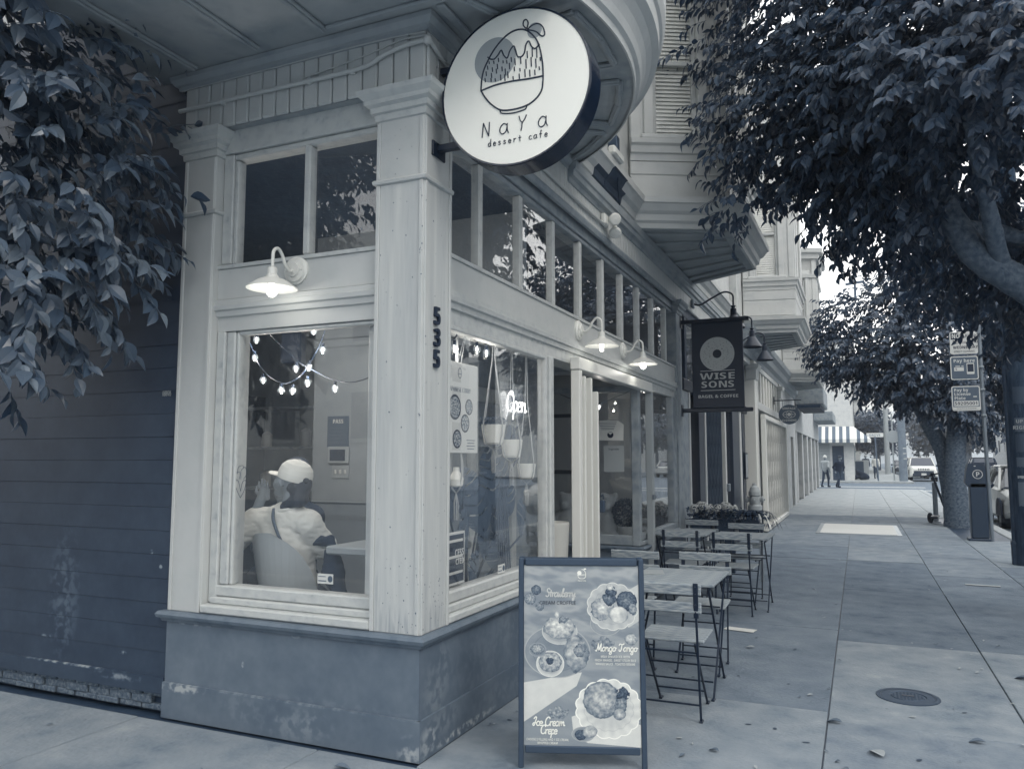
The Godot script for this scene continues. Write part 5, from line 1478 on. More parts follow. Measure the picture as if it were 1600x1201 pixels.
func hanging_signs():
	var t = thing("hanging_panel_sign", "dark hanging panel sign with a bagel, hung between two black bars", "sign", v3(0.46, 2.69, -6.6))
	var b := MB.new(); b.box(Vector3.ZERO, v3(0.64, 1.10, 0.05), 0.008); part(t, "panel", b, M("navy_sign"))
	b = MB.new(); b.bb(v3(-0.46, 0.55, -0.03), v3(0.40, 0.60, 0.03), 0.006); b.bb(v3(-0.46, -0.60, -0.035), v3(0.42, -0.55, 0.035), 0.006)
	b.bb(v3(-0.46, 0.50, -0.06), v3(-0.45, 0.65, 0.06), 0.003); b.bb(v3(-0.46, -0.65, -0.06), v3(-0.45, -0.50, 0.06), 0.003)
	part(t, "bar", b, M("black_metal"))
	b = MB.new()
	var ring = ell(0.215, 0.215, 40)
	var hole = PackedVector2Array([Vector2(-0.05, -0.03), Vector2(0.02, -0.06), Vector2(0.055, -0.02), Vector2(0.045, 0.03), Vector2(0.0, 0.05), Vector2(-0.04, 0.035)])
	for i in 40:
		var a = Vector2(cos(TAU * i / 40), sin(TAU * i / 40)); var c = Vector2(cos(TAU * (i + 1) / 40), sin(TAU * (i + 1) / 40))
		b.prism(PackedVector2Array([a * 0.055, a * 0.215, c * 0.215, c * 0.055]), 0.02, 0.027, place(v3(0, 0.14, 0)))
	part(t, "bagel_emblem", b, M("yellow_grey"))
	b = MB.new()
	var rng := RandomNumberGenerator.new(); rng.seed = 8
	for i in 110:
		var a = rng.randf() * TAU; var r = rng.randf_range(0.075, 0.2)
		b.prism(ell(0.0045, 0.003, 6, Vector2(cos(a) * r, sin(a) * r)), 0.026, 0.0285, place(v3(0, 0.14, 0)))
	part(t, "seeds", b, M("ink"))
	words(t, "lettering", "WISE", 0.082, place(v3(0, -0.145, 0.026)), M("yellow_grey"), "Droid Sans", true, 1.62)
	words(t, "lettering", "SONS", 0.082, place(v3(0, -0.250, 0.026)), M("yellow_grey"), "Droid Sans", true, 1.42)
	words(t, "lettering", "BAGEL & COFFEE", 0.038, place(v3(0, -0.402, 0.026)), M("yellow_grey"), "Droid Sans", true, 1.2)
	b = MB.new(); b.box(v3(0, -0.075, 0.026), v3(0.43, 0.008, 0.003)); b.box(v3(0, -0.325, 0.026), v3(0.43, 0.008, 0.003)); part(t, "rule", b, M("yellow_grey"))
	# black gooseneck lamps over it
	for k in 3:
		t = thing("shop_gooseneck_lamp", ["black gooseneck lamp directly behind the hanging bagel panel, nearest of three", "black gooseneck lamp, middle of three above the dark framed shop", "black gooseneck lamp, farthest of three above the dark framed shop"][k], "wall lamp", v3(0.03, 3.62, [-7.2, -9.2, -11.0][k]), PI / 2, "black gooseneck lamps above the dark framed shop")
		b = MB.new(); b.box(v3(0, 0, 0.02), v3(0.10, 0.12, 0.04), 0.01); part(t, "wall_plate", b, M("galvanised"))
		b = MB.new(); b.tube(smooth_pts([v3(0, 0, 0.03), v3(0, -0.02, 0.12), v3(0, 0.06, 0.28), v3(0, 0.13, 0.44), v3(0, 0.09, 0.55), v3(0, -0.02, 0.56), v3(0, -0.08, 0.56)], 6), 0.013, 8); part(t, "arm", b, M("black_metal"))
		b = MB.new(); b.lathe([Vector2(0.02, -0.06), Vector2(0.035, -0.07), Vector2(0.02, -0.09), Vector2(0.04, -0.11), Vector2(0.045, -0.20), Vector2(0.06, -0.22), Vector2(0.15, -0.36), Vector2(0.152, -0.37), Vector2(0.056, -0.23), Vector2(0.0, -0.22)], 20, place(v3(0, 0, 0.56))); part(t, "shade", b, M("black_metal"))
	t = thing("oval_blade_sign", "dark oval blade sign with white globe emblem hanging from a bar", "sign", v3(0.48, 2.62, -17.5))
	b = MB.new(); b.prism(ell(0.25, 0.25, 36), -0.02, 0.02); part(t, "panel", b, M("sign_grey"))
	b = MB.new()
	b.stroke(smooth_pts(Array(ell(0.15, 0.085, 14)), 3, true), 0.012, 0.015, 0.023, Transform3D.IDENTITY, true)
	b.stroke(smooth_pts(Array(ell(0.07, 0.085, 12)), 3, true), 0.010, 0.015, 0.023, Transform3D.IDENTITY, true)
	b.stroke([Vector2(-0.15, 0.0), Vector2(0.15, 0.0)], 0.010, 0.015, 0.0225)
	part(t, "globe_emblem", b, M("paper"))
	b = MB.new(); b.prism(ell(0.045, 0.045, 16), 0.015, 0.0235); part(t, "emblem_disc", b, M("paper"))
	words(t, "lettering", "VINTAGE", 0.05, place(v3(0, 0.15, 0.021)), M("paper"), "Droid Sans", true, 1.1)
	words(t, "lettering", "CLOTHING", 0.05, place(v3(0, -0.15, 0.021)), M("paper"), "Droid Sans", true, 1.0)
	b = MB.new(); b.bar(v3(-0.36, 0.36, 0), v3(0.3, 0.36, 0), 0.025, 0.025); b.bar(v3(-0.15, 0.2, 0), v3(-0.15, 0.36, 0), 0.01, 0.01); b.bar(v3(0.15, 0.2, 0), v3(0.15, 0.36, 0), 0.01, 0.01); b.box(v3(-0.355, 0.36, 0), v3(0.02, 0.2, 0.08)); part(t, "bracket", b, M("black_metal"))
	# the white folding gate of the cafe entry: stacked leaves, head track, post
	t = thing("entry_folding_gate", "white steel folding gate stacked at the cafe entry under its head track", "gate", v3(0.02, 0.0, -2.3))
	b = MB.new(); b.bb(v3(-0.03, 2.205, -2.42), v3(0.05, 2.305, -0.02), 0.006); part(t, "head_track", b, M("white_enamel"))
	b = MB.new(); b.bb(v3(-0.03, 0.0, -0.10), v3(0.045, 2.203, -0.03), 0.006); part(t, "jamb_post", b, M("white_enamel"))
	for i in 6:
		b = MB.new()
		var h = 2.16 - (0.10 if i > 3 else 0.0) - (0.12 if i > 4 else 0.0)
		b.bb(v3(-0.03, 0.05, -0.155 - i * 0.082), v3(0.058 - 0.05 * (i % 2), h, -0.125 - i * 0.082), 0.004)
		part(t, "folded_leaf", b, M("white_enamel"))
	b = MB.new(); b.box(v3(0.035, 1.10, -0.60), v3(0.06, 0.10, 0.05), 0.006); b.tube([v3(0.03, 1.18, -0.59), v3(0.05, 1.20, -0.6), v3(0.05, 1.16, -0.61)], 0.006, 6)
	part(t, "lock", b, M("cast_iron"))
	b = MB.new(); b.bb(v3(-0.025, 0.0, -2.46), v3(0.045, 2.204, -2.38), 0.006); part(t, "closing_post", b, M("gate_grey"))
	b = MB.new(); b.box(v3(0.05, 1.1, -2.42), v3(0.02, 0.05, 0.1), 0.004); part(t, "catch", b, M("galvanised"))

# ---------------------------------------------------------------- inside the cafe
func string_lights(called_label: String, pts: Array, bulbs: Array):
	var t = thing("string_lights", called_label, "string lights")
	var e = 0.010 if pts[0].x > -0.5 else 0.030
	var b := MB.new()
	b.tube(smooth_pts(pts, 6), 0.004, 5); part(t, "cable", b, M("wire"))
	for p in bulbs:
		b = MB.new(); b.tube([p + v3(0, 0.045, 0), p + v3(0, 0.02, 0)], 0.011, 8); var s = part(t, "socket", b, M("wire"))
		b = MB.new(); b.sphere(p, v3(0.024, 0.026, 0.024), 12, 8); part(s, "bulb_glass", b, M("bulb_glass"))
		b = MB.new(); b.sphere(p, v3(0.007, 0.013, 0.007), 8, 6); part(s, "filament", b, M("filament"))
		var l := OmniLight3D.new()
		l.name = "bulb_light"; l.position = p + v3(0, -0.03, 0); l.light_energy = e; l.light_size = 0.012; l.shadow_enabled = true
		l.light_color = Color(1, 0.97, 0.93); l.omni_range = 12; l.omni_attenuation = 2
		t.add_child(l, true)
func monstera_leaf(w: float, h: float) -> MB:
	var b := MB.new()
	var k = 14
	for s in [-1, 1]:
		for i in k:
			var t0 = float(i) / k; var t1 = float(i + 1) / k
			if i > 2 and i < k - 2 and i % 3 == 2: t1 = lerpf(t0, t1, 0.45)   # the slits between lobes
			var w0 = w * pow(sin(PI * clampf(0.12 + t0 * 0.88, 0, 1)), 0.8); var w1 = w * pow(sin(PI * clampf(0.12 + t1 * 0.88, 0, 1)), 0.8)
			var q = func(t, e): return v3(s * e, h * (t - 0.1) + absf(e) * 0.35, -0.25 * h * t * t - e * e * 0.8 / w * 0.4)
			b.quad(q.call(t0, 0.0), q.call(t0, w0 * 0.5), q.call(t1, w1 * 0.5), q.call(t1, 0.0))
			b.quad(q.call(t0, w0 * 0.5), q.call(t0 + 0.02, w0), q.call(t1 + 0.01, w1), q.call(t1, w1 * 0.5))
	return b
func cafe_inside():
	string_lights("dark cable string of clear lit bulbs drooping inside the left window", [v3(-2.053, 2.5, -0.9), v3(-1.98, 2.33, -0.9), v3(-1.86, 2.14, -0.9), v3(-1.69, 2.04, -0.9), v3(-1.58, 2.05, -0.9), v3(-1.48, 2.12, -0.9), v3(-1.34, 2.33, -0.9), v3(-1.3, 2.5, -0.9)], [v3(-1.937, 2.236, -0.9), v3(-1.853, 2.068, -0.9), v3(-1.688, 1.988, -0.9), v3(-1.585, 1.98, -0.9), v3(-1.456, 2.143, -0.91), v3(-1.332, 2.258, -0.9)])
	string_lights("dark cable string of clear lit bulbs crossing higher towards the partition", [v3(-1.98, 2.6, -0.8), v3(-1.8, 2.42, -0.85), v3(-1.562, 2.20, -0.9), v3(-1.4, 2.1, -0.95), v3(-1.222, 2.04, -0.9), v3(-1.0, 2.03, -0.9), v3(-0.5, 2.2, -0.9)], [v3(-1.9, 2.361, -0.87), v3(-1.562, 2.139, -0.9), v3(-1.48, 2.035, -0.93), v3(-1.222, 1.985, -0.9), v3(-1.335, 2.376, -0.8)])
	string_lights("dark cable string of small lit bulbs above the curry poster", [v3(-0.12, 2.16, -0.35), v3(-0.12, 2.21, -0.57), v3(-0.14, 2.32, -0.72), v3(-0.12, 2.24, -0.86), v3(-0.13, 2.33, -0.94), v3(-0.12, 2.24, -1.01), v3(-0.14, 2.4, -1.15)], [v3(-0.12, 2.16, -0.578), v3(-0.12, 2.19, -0.878), v3(-0.12, 2.185, -1.017)])
	string_lights("dark cable string of lit bulbs behind the entry display window", [v3(-1.3, 2.35, -4.9), v3(-0.75, 2.12, -5.0), v3(-0.45, 2.2, -5.1), v3(-0.1, 2.36, -5.2)], [v3(-0.62, 2.09, -5.02), v3(-0.14, 2.28, -5.2)])
	# poster of bowls
	var t = thing("curry_poster", "white hanging poster with four dark bowls inside the street window", "poster", v3(-0.085, 1.80, -0.575))
	var face = place(v3(0.004, 0, 0), PI / 2)
	var b := MB.new(); b.box(Vector3.ZERO, v3(0.008, 0.535, 0.48), 0.003); part(t, "sheet", b, M("paper"))
	for q in [[-0.06, 0.0, 0.075], [0.12, 0.01, 0.048], [0.07, -0.09, 0.055], [-0.03, -0.185, 0.055]]:
		b = MB.new(); b.prism(ell(q[2], q[2], 24, Vector2(q[0], q[1])), 0, 0.001, face); var bw = part(t, "bowl_print", b, M("ink"))
		b = MB.new(); b.prism(ell(q[2] * 0.82, q[2] * 0.82, 24, Vector2(q[0], q[1])), 0.0, 0.002, face); part(bw, "food_print", b, M("food_print") if cache.has("food_print") else noisy("food_print", 61, [[0.0, 0.3], [0.45, 0.5], [0.6, 0.75], [1.0, 0.9]], 0.25, 0.8, 0.03, 0.0, false))
	words(t, "lettering", "JAPANESE CURRY", 0.026, face * place(v3(0, 0.105, 0.001)), M("ink_soft"), "Droid Sans", false, 1.0)
	for i in 4:
		b = MB.new(); b.box(v3(0.145, -0.19 - i * 0.017, 0.001), v3(0.11 - 0.02 * (i % 2), 0.005, 0.001), 0.0, face); part(t, "small_print", b, M("ink_soft"))
	b = MB.new(); b.stroke(smooth_pts(pts2([-0.02, 0.19, -0.02, 0.22, 0.0, 0.235, 0.02, 0.22, 0.02, 0.19, 0.0, 0.175]), 4, true), 0.004, 0, 0.001, face, true); b.stroke(pts2([-0.022, 0.2, 0.022, 0.2]), 0.003, 0, 0.001, face); part(t, "bowl_mark", b, M("ink_soft"))
	b = MB.new(); b.tube([v3(0, 0.26, -0.02), v3(0, 0.5, -0.1)], 0.002, 4); b.tube([v3(0, 0.26, 0.02), v3(0, 0.5, -0.1)], 0.002, 4); part(t, "cord", b, M("cord"))
	# second poster low at the corner, cut by the pilaster
	t = thing("notice_poster", "dark notice poster low in the street window against the corner pilaster", "poster", v3(-0.085, 0.93, -0.48))
	b = MB.new(); b.box(Vector3.ZERO, v3(0.008, 0.30, 0.34), 0.002); part(t, "sheet", b, M("paper"))
	b = MB.new(); b.box(v3(0.005, 0, 0), v3(0.002, 0.27, 0.31)); part(t, "print", b, M("ink"))
	words(t, "lettering", "CESS", 0.04, place(v3(0.0065, 0.03, -0.155), PI / 2), M("paper"), "Droid Sans", true, 0.9, 0.0015, 2)
	words(t, "lettering", "CTED", 0.034, place(v3(0.0065, -0.02, -0.155), PI / 2), M("paper"), "Droid Sans", true, 0.9, 0.0015, 2)
	for i in 3:
		b = MB.new(); b.box(v3(0.006, 0.1 - i * 0.09, -0.02), v3(0.002, 0.015, 0.24)); part(t, "bar_print", b, M("paper"))
	# hanging pots in macrame
	for k in 4:
		var c = [v3(-0.15, 1.66, -1.19), v3(-0.15, 1.57, -1.49), v3(-0.14, 1.41, -1.73), v3(-0.13, 1.39, -0.63)][k]
		var r = [0.082, 0.078, 0.07, 0.045][k]; var h = [0.13, 0.125, 0.11, 0.12][k]
		t = thing("hanging_pot", ["largest white hanging pot with trailing fine leaves beside the curry poster", "middle white hanging pot in cords under the neon sign", "lowest white hanging pot with a long tassel by the entry end of the window", "small glass hanging vase in net below the curry poster"][k], "hanging pot", c, 0, "pots hanging in the street window")
		b = MB.new()
		if k < 3: b.lathe([Vector2(0, -h / 2), Vector2(r * 0.68, -h / 2), Vector2(r * 0.78, -h / 2 + 0.012), Vector2(r * 0.96, h / 2 - 0.02), Vector2(r, h / 2), Vector2(r * 0.93, h / 2), Vector2(r * 0.88, h / 2 - 0.02), Vector2(0, h / 2 - 0.022)], 28)
		else: b.lathe([Vector2(0, -h / 2), Vector2(r * 0.9, -h / 2 + 0.01), Vector2(r, -0.01), Vector2(r * 0.45, h * 0.3), Vector2(r * 0.4, h / 2), Vector2(0, h / 2)], 20)
		part(t, "pot", b, M("pot_white"))
		b = MB.new()
		for i in 4:
			var a = TAU * i / 4 + 0.4
			var o = v3(cos(a), 0, sin(a))
			b.tube([o * (r * 0.7) + v3(0, -h / 2 - 0.005, 0), o * (r + 0.004) + v3(0, 0.0, 0), o * (r + 0.006) + v3(0, h / 2 + 0.01, 0), o * 0.012 + v3(0, 0.5 - 0.1 * (k % 2), 0), v3(0, 2.42 - c.y, 0)], 0.0045, 5)
			b.tube([o * (r * 0.72) + v3(0, -h / 2 - 0.004, 0), v3(0, -h / 2 - 0.035, 0)], 0.004, 5)
		part(t, "cord", b, M("cord"))
		b = MB.new()
		for i in 7:
			var a = TAU * i / 7
			b.tube([v3(0, -h / 2 - 0.03, 0), v3(cos(a) * 0.014, -h / 2 - 0.09, sin(a) * 0.014), v3(cos(a) * 0.012, -h / 2 - 0.19, sin(a) * 0.012)], 0.0035, 4)
		part(t, "tassel", b, M("cord"))
		if k == 0:
			b = MB.new()
			var rng := RandomNumberGenerator.new(); rng.seed = 4
			for i in 420:
				var a = rng.randf() * TAU; var rr = sqrt(rng.randf()) * 0.088
				var p = v3(cos(a) * rr, h / 2 + rng.randf_range(-0.015, 0.05), sin(a) * rr)
				var d = v3(rng.randf_range(-1, 1), rng.randf_range(-0.3, 1), rng.randf_range(-1, 1)).normalized() * 0.012
				var e = d.cross(v3(rng.randf(), rng.randf(), 0.3)).normalized() * 0.005
				b.tri(p, p + d * 0.5 + e, p + d); b.tri(p, p + d, p + d * 0.5 - e)
			var fl = part(t, "trailing_leaves", b, M("leaf_2")); fl.set_meta("kind", "stuff")
	# neon word
	t = thing("neon_sign", "glowing white neon word Open in script inside the street window", "neon sign", v3(-0.13, 1.83, -1.53))
	b = MB.new()
	for st in strokes_of("Open", 0.14, 0.0, 0.12):
		var p3 = []
		for p in st: p3.append(v3(0, p.y, -p.x * 1.25))
		b.tube(p3, 0.0036, 6)
	part(t, "tube", b, M("neon"))
	b = MB.new(); b.box(v3(-0.03, 0.05, 0), v3(0.004, 0.30, 0.42), 0.001)
	part(t, "clear_backing", b, M("window_glass"))
	var l := OmniLight3D.new(); l.name = "neon_light"; l.position = v3(0.03, 0.05, 0); l.light_energy = 0.008; l.light_size = 0.1; l.shadow_enabled = true; l.omni_attenuation = 2; l.omni_range = 12
	t.add_child(l, true)
	# monstera
	t = thing("monstera_plant", "big dark split leaf plant in a pot inside the street window", "plant", v3(-0.32, 0.22, -1.15))
	b = MB.new(); b.lathe([Vector2(0, 0), Vector2(0.12, 0), Vector2(0.16, 0.3), Vector2(0.15, 0.31), Vector2(0, 0.29)], 20); part(t, "pot", b, M("cast_iron"))
	var lm = []
	for w in [0.13, 0.10]: lm.append(monstera_leaf(w, w * 2.3).mesh(M("lit_tone_leaf_0")))
	for q in [[0.12, 0.95, 0.22, 1.1, 0.2, 0], [0.14, 0.92, 0.5, 1.5, -0.4, 0], [0.16, 0.98, -0.05, 1.4, 0.1, 0], [0.15, 0.72, 0.3, 1.9, 0.5, 0], [0.1, 0.78, -0.25, 1.2, -0.3, 1], [0.12, 1.15, -0.1, 1.6, 0.3, 1], [0.16, 0.66, 0.05, 1.7, 0.0, 0], [0.1, 0.62, 0.52, 1.6, 0.6, 1], [0.12, 0.9, -0.42, 1.3, 0.2, 1], [0.1, 1.3, -0.62, 1.5, 0.9, 0], [0.1, 1.6, -0.7, 1.5, 0.6, 1], [0.08, 0.6, -0.38, 1.6, 0.2, 0], [0.17, 0.5, 0.25, 1.6, -0.3, 1], [0.18, 0.84, 0.12, 1.2, 0.4, 0], [0.15, 1.02, 0.36, 1.8, 0.1, 1], [0.16, 0.55, -0.2, 1.4, 0.5, 1], [0.18, 0.75, -0.5, 1.7, -0.2, 0], [0.14, 1.1, -0.34, 1.3, 0.6, 1], [0.17, 0.62, 0.42, 2.0, 0.2, 0]]:
		var p = v3(q[0], q[1], q[2])
		b = MB.new(); b.tube(smooth_pts([v3(0, 0.28, 0), v3(p.x * 0.3, p.y * 0.65, p.z * 0.35), p], 5), 0.007, 5); var st = part(t, "stem", b, M("stem"))
		put(st, "leaf", lm[q[5]], Transform3D(Basis.from_euler(v3(0.25, q[3], q[4])), p))
	# bamboo stakes by the sill
	t = thing("reed_stakes", "bunch of thin upright stakes at the sill of the street window", "stakes", v3(-0.14, 0.7, -1.35))
	for i in 6:
		b = MB.new(); b.tube([v3(0, 0, i * 0.035 - 0.1), v3(-0.02, 0.62 + 0.05 * (i % 3), i * 0.03 - 0.06)], 0.006, 6); part(t, "stake", b, M("stem"))
	# papers taped on the entry window, stickers on panes
	t = thing("taped_notice", "torn wide paper notice taped high on the entry display window", "notice", v3(-0.32, 1.795, -4.44))
	b = MB.new(); b.prism(PackedVector2Array([Vector2(-0.15, -0.1), Vector2(0.14, -0.105), Vector2(0.145, 0.06), Vector2(0.09, 0.1), Vector2(-0.145, 0.105)]), 0, 0.001); part(t, "sheet", b, M("paper"))
	for i in 5:
		b = MB.new(); b.box(v3(-0.03, 0.085 - i * 0.018, 0.0015), v3(0.2 - 0.015 * i, 0.006, 0.001)); part(t, "text_line", b, M("ink_soft"))
	b = MB.new(); b.prism(ell(0.034, 0.034, 20, Vector2(0, -0.045)), 0.0005, 0.002); part(t, "emblem_disc", b, M("ink"))
	b = MB.new(); b.prism(PackedVector2Array([Vector2(0, -0.045), Vector2(-0.028, -0.02), Vector2(0.0, -0.015), Vector2(0.026, -0.022)]), 0.001, 0.003); part(t, "emblem_wedge", b, M("paper"))
	t = thing("order_notice", "smaller grey paper sheet taped lower on the entry display window", "notice", v3(-0.285, 1.50, -4.44))
	b = MB.new(); b.box(Vector3.ZERO, v3(0.22, 0.27, 0.001)); part(t, "sheet", b, M("gate_grey"))
	words(t, "lettering", "To go order", 0.018, place(v3(0, 0.1, 0.001)), M("ink"), "Droid Sans", false, 0.9)
	for q in [["window_sticker", "white rectangular sticker at the bottom of the left window", v3(-0.66, 0.84, -0.096), 0.0], ["window_sticker", "white rectangular sticker at the bottom of the street window", v3(-0.059, 0.80, -1.12), PI / 2]]:
		t = thing(q[0], q[1], "sticker", q[2], q[3])
		b = MB.new(); b.box(Vector3.ZERO, v3(0.105, 0.054, 0.001)); part(t, "sheet", b, M("paper"))
		b = MB.new(); b.box(v3(-0.022, 0.012, 0.001), v3(0.05, 0.004, 0.001)); b.box(v3(-0.02, -0.012, 0.001), v3(0.054, 0.006, 0.001)); part(t, "text_line", b, M("ink_soft"))
		b = MB.new(); b.prism(ell(0.016, 0.018, 16, Vector2(0.033, 0)), 0.0005, 0.0015); part(t, "round_mark", b, M("sign_grey"))
	t = thing("window_decal", "thin line flower decal on the left edge of the left window", "decal", v3(-1.285, 1.36, -0.096))
	b = MB.new()
	for pp in [[0, -0.09, -0.03, -0.04, -0.04, 0.0, -0.02, 0.01, 0, -0.05], [0, -0.09, 0.03, -0.04, 0.038, 0.01, 0.015, 0.005, 0, -0.05], [-0.03, 0.01, -0.04, 0.05, -0.01, 0.06, -0.01, 0.02], [0.0, 0.02, 0.0, 0.07, 0.03, 0.09, 0.04, 0.05, 0.02, 0.02], [-0.03, 0.05, -0.02, 0.09, 0.01, 0.1, 0.02, 0.085]]: b.stroke(smooth_pts(pts2(pp), 5), 0.0025, 0, 0.001)
	part(t, "drawing", b, M("sign_grey"))
	# partition wall fittings
	t = thing("pass_poster", "dark wall poster with a pale heading on the cafe partition", "poster", v3(-1.965, 1.73, -1.955))
	b = MB.new(); b.box(Vector3.ZERO, v3(0.22, 0.26, 0.008), 0.002); part(t, "sheet", b, M("sign_grey"))
	words(t, "lettering", "PASS", 0.035, place(v3(0.0, 0.085, 0.005)), M("paper"), "Droid Sans", true, 1.0)
	for i in 5:
		b = MB.new(); b.box(v3(-0.01, 0.03 - i * 0.03, 0.005), v3(0.15 - 0.02 * (i % 2), 0.007, 0.001)); part(t, "text_line", b, M("ink_soft"))
	t = thing("wall_tablet", "pale framed wall panel with dark screen below the partition poster", "control panel", v3(-1.945, 1.53, -1.955))
	b = MB.new(); b.box(v3(0, 0, 0.015), v3(0.21, 0.145, 0.03), 0.01); part(t, "frame", b, M("gate_grey"))
	b = MB.new(); b.box(v3(0, 0, 0.031), v3(0.155, 0.095, 0.004)); part(t, "screen", b, M("ink"))
	t = thing("switch_plate", "pale triple switch plate on the cafe partition under the wall panel", "light switch", v3(-1.93, 1.39, -1.956))
	b = MB.new(); b.box(v3(0, 0, 0.004), v3(0.17, 0.11, 0.008), 0.003); part(t, "plate", b, M("gate_grey"))
	for x in [-0.05, 0.0, 0.05]:
		b = MB.new(); b.box(v3(x, 0, 0.01), v3(0.02, 0.035, 0.008), 0.003); part(t, "switch", b, M("paper"))
	t = thing("wall_speaker", "dark box speaker hung under the cafe ceiling beside the partition", "speaker", v3(-2.25, 2.42, -1.7), 0.4)
	b = MB.new(); b.box(Vector3.ZERO, v3(0.17, 0.26, 0.16), 0.01); part(t, "cabinet", b, M("black_metal"))
	b = MB.new(); b.box(v3(0, 0, 0.08), v3(0.14, 0.22, 0.012), 0.004); part(t, "grille", b, M("ink"))
	# shelf with jars and a picture deep in the room
	t = thing("wall_shelf", "dark shelf with pale jars deep inside the left window", "shelf", v3(-3.6, 0.22, -3.6))
	for y in [0.5, 0.95, 1.4, 1.85]:
		b = MB.new(); b.box(v3(0, y, 0), v3(1.5, 0.03, 0.3), 0.004); part(t, "board", b, M("slat_wood"))
	for x in [-0.75, 0.75]:
		b = MB.new(); b.box(v3(x, 1.0, 0), v3(0.04, 2.0, 0.3), 0.004); part(t, "upright", b, M("black_metal"))
	for k in 6:
		var jt = thing("shelf_jar", "%s jar at the %s of the %s board of the dark shelf" % [["white", "grey", "tall white", "pale", "small grey", "glossy white"][k], ["left end", "middle", "right end"][k % 3], ["second", "third"][k / 3]], "jar", v3(-4.15 + 0.55 * (k % 3), 0.22 + (0.965 if k < 3 else 1.415), -3.58), 0.0, "jars on the shelf")
		b = MB.new(); b.lathe([Vector2(0, 0), Vector2(0.055, 0), Vector2(0.06, 0.14 + 0.03 * (k % 3)), Vector2(0.03, 0.17 + 0.03 * (k % 3)), Vector2(0, 0.18 + 0.03 * (k % 3))], 12); part(jt, "body", b, M(["paper", "gate_grey", "pot_white"][k % 3]))
	t = thing("framed_picture", "framed picture on the side wall behind the entry window", "picture", v3(-1.6, 1.7, -6.41))
	b = MB.new(); b.box(v3(0, 0, 0.015), v3(0.6, 0.8, 0.03), 0.006); part(t, "frame", b, M("black_metal"))
	b = MB.new(); b.box(v3(0, 0, 0.031), v3(0.5, 0.7, 0.004)); part(t, "print", b, M("food_print"))
	# table and tub chair at the left window
	t = thing("window_table", "pale table with thick edge inside the left window", "table", v3(-0.58, 0.22, -0.75))
	b = MB.new(); b.box(v3(0, 0.73, 0), v3(0.66, 0.05, 0.66), 0.01); part(t, "top", b, M("gate_grey"))
	b = MB.new(); b.tube([v3(0, 0.0, 0), v3(0, 0.7, 0)], 0.035, 10); part(t, "leg", b, M("black_metal"))
	t = thing("tub_chair", "grey moulded tub chair seen from behind inside the left window", "chair", v3(-1.22, 0.22, -0.50), 0.0)
	b = MB.new()
	for side in 2:
		var ins = 0.0 if side == 0 else 0.022
		for i in 16:
			for j in 10:
				var q = func(ii, jj):
					var a = lerpf(-1.45, 1.45, float(ii) / 16); var v = float(jj) / 10
					var top = 0.83 - 0.30 * pow(absf(a) / 1.45, 3.5) - (0.10 * maxf(0.0, a) if a > 0 else 0.0)
					var r = lerpf(0.17, 0.255, pow(v, 0.6)) - ins
					return v3(sin(a) * r, lerpf(0.40, top, v), cos(a) * r * 0.9)
				if side == 0: b.quad(q.call(i, j), q.call(i + 1, j), q.call(i + 1, j + 1), q.call(i, j + 1))
				else: b.quad(q.call(i, j + 1), q.call(i + 1, j + 1), q.call(i + 1, j), q.call(i, j))
	part(t, "shell", b, M("chair_shell"))
	b = MB.new(); b.lathe([Vector2(0, 0.42), Vector2(0.2, 0.42), Vector2(0.22, 0.45), Vector2(0.2, 0.47), Vector2(0, 0.475)], 24); part(t, "seat", b, M("dark_cloth"))
	for s in [[-1, -1], [1, -1], [1, 1], [-1, 1]]:
		b = MB.new(); b.tube([v3(s[0] * 0.1, 0.42, s[1] * 0.1), v3(s[0] * 0.2, 0.0, s[1] * 0.2)], 0.012, 6); part(t, "leg", b, M("stem"))
	t = thing("dark_jacket", "dark jacket heaped over the seat beside the tub chair", "jacket", v3(-0.93, 0.80, -0.52))
	b = sdf_body([[v3(-0.24, 0.17, -0.03), v3(-0.02, 0.20, 0), 0.03, 0.034], [v3(0.0, 0.12, 0), v3(0.03, 0.0, 0.02), 0.05, 0.07], [v3(0.02, 0.0, 0.03), v3(0.10, -0.12, 0.04), 0.06, 0.04]], 0.014, 0.03, [0.01, 9.0, v3(1, 1, 1)]); part(t, "cloth", b, M("dark_cloth"))
	# display in the entry window: moss figures and a clipped bush
	for k in 2:
		t = thing("moss_bear", ["moss covered topiary bear standing in the entry window right of the folded gate", "moss covered topiary bear seen through the slit left of the folded gate"][k], "topiary", [v3(-0.45, 0.62, -4.8), v3(-0.95, 0.62, -4.85)][k])
		b = sdf_body([[v3(0, 0.10, 0), v3(0, 0.22, 0), 0.13, 0.11], [v3(0, 0.38, 0), v3(0, 0.40, 0), 0.10, 0.095], [v3(-0.07, 0.48, 0), v3(-0.07, 0.48, 0), 0.035, 0.035], [v3(0.07, 0.48, 0), v3(0.07, 0.48, 0), 0.035, 0.035], [v3(-0.1, 0.25, 0.02), v3(-0.18, 0.17, 0.08), 0.045, 0.04], [v3(0.1, 0.25, 0.02), v3(0.18, 0.17, 0.08), 0.045, 0.04], [v3(-0.08, 0.04, 0.06), v3(-0.1, 0.02, 0.16), 0.06, 0.05], [v3(0.08, 0.04, 0.06), v3(0.1, 0.02, 0.16), 0.06, 0.05], [v3(0, 0.36, 0.08), v3(0, 0.36, 0.1), 0.045, 0.04]], 0.02, 0.03)
		part(t, "moss_body", b, M("moss"))
	t = thing("clipped_bush", "round clipped dark bush in a grey pot in the entry window corner", "plant", v3(-0.25, 0.62, -4.75))
	b = MB.new(); b.lathe([Vector2(0, 0), Vector2(0.07, 0), Vector2(0.085, 0.15), Vector2(0.08, 0.16), Vector2(0, 0.15)], 18); part(t, "pot", b, M("gate_grey"))
	b = MB.new()
	var rg := RandomNumberGenerator.new(); rg.seed = 9
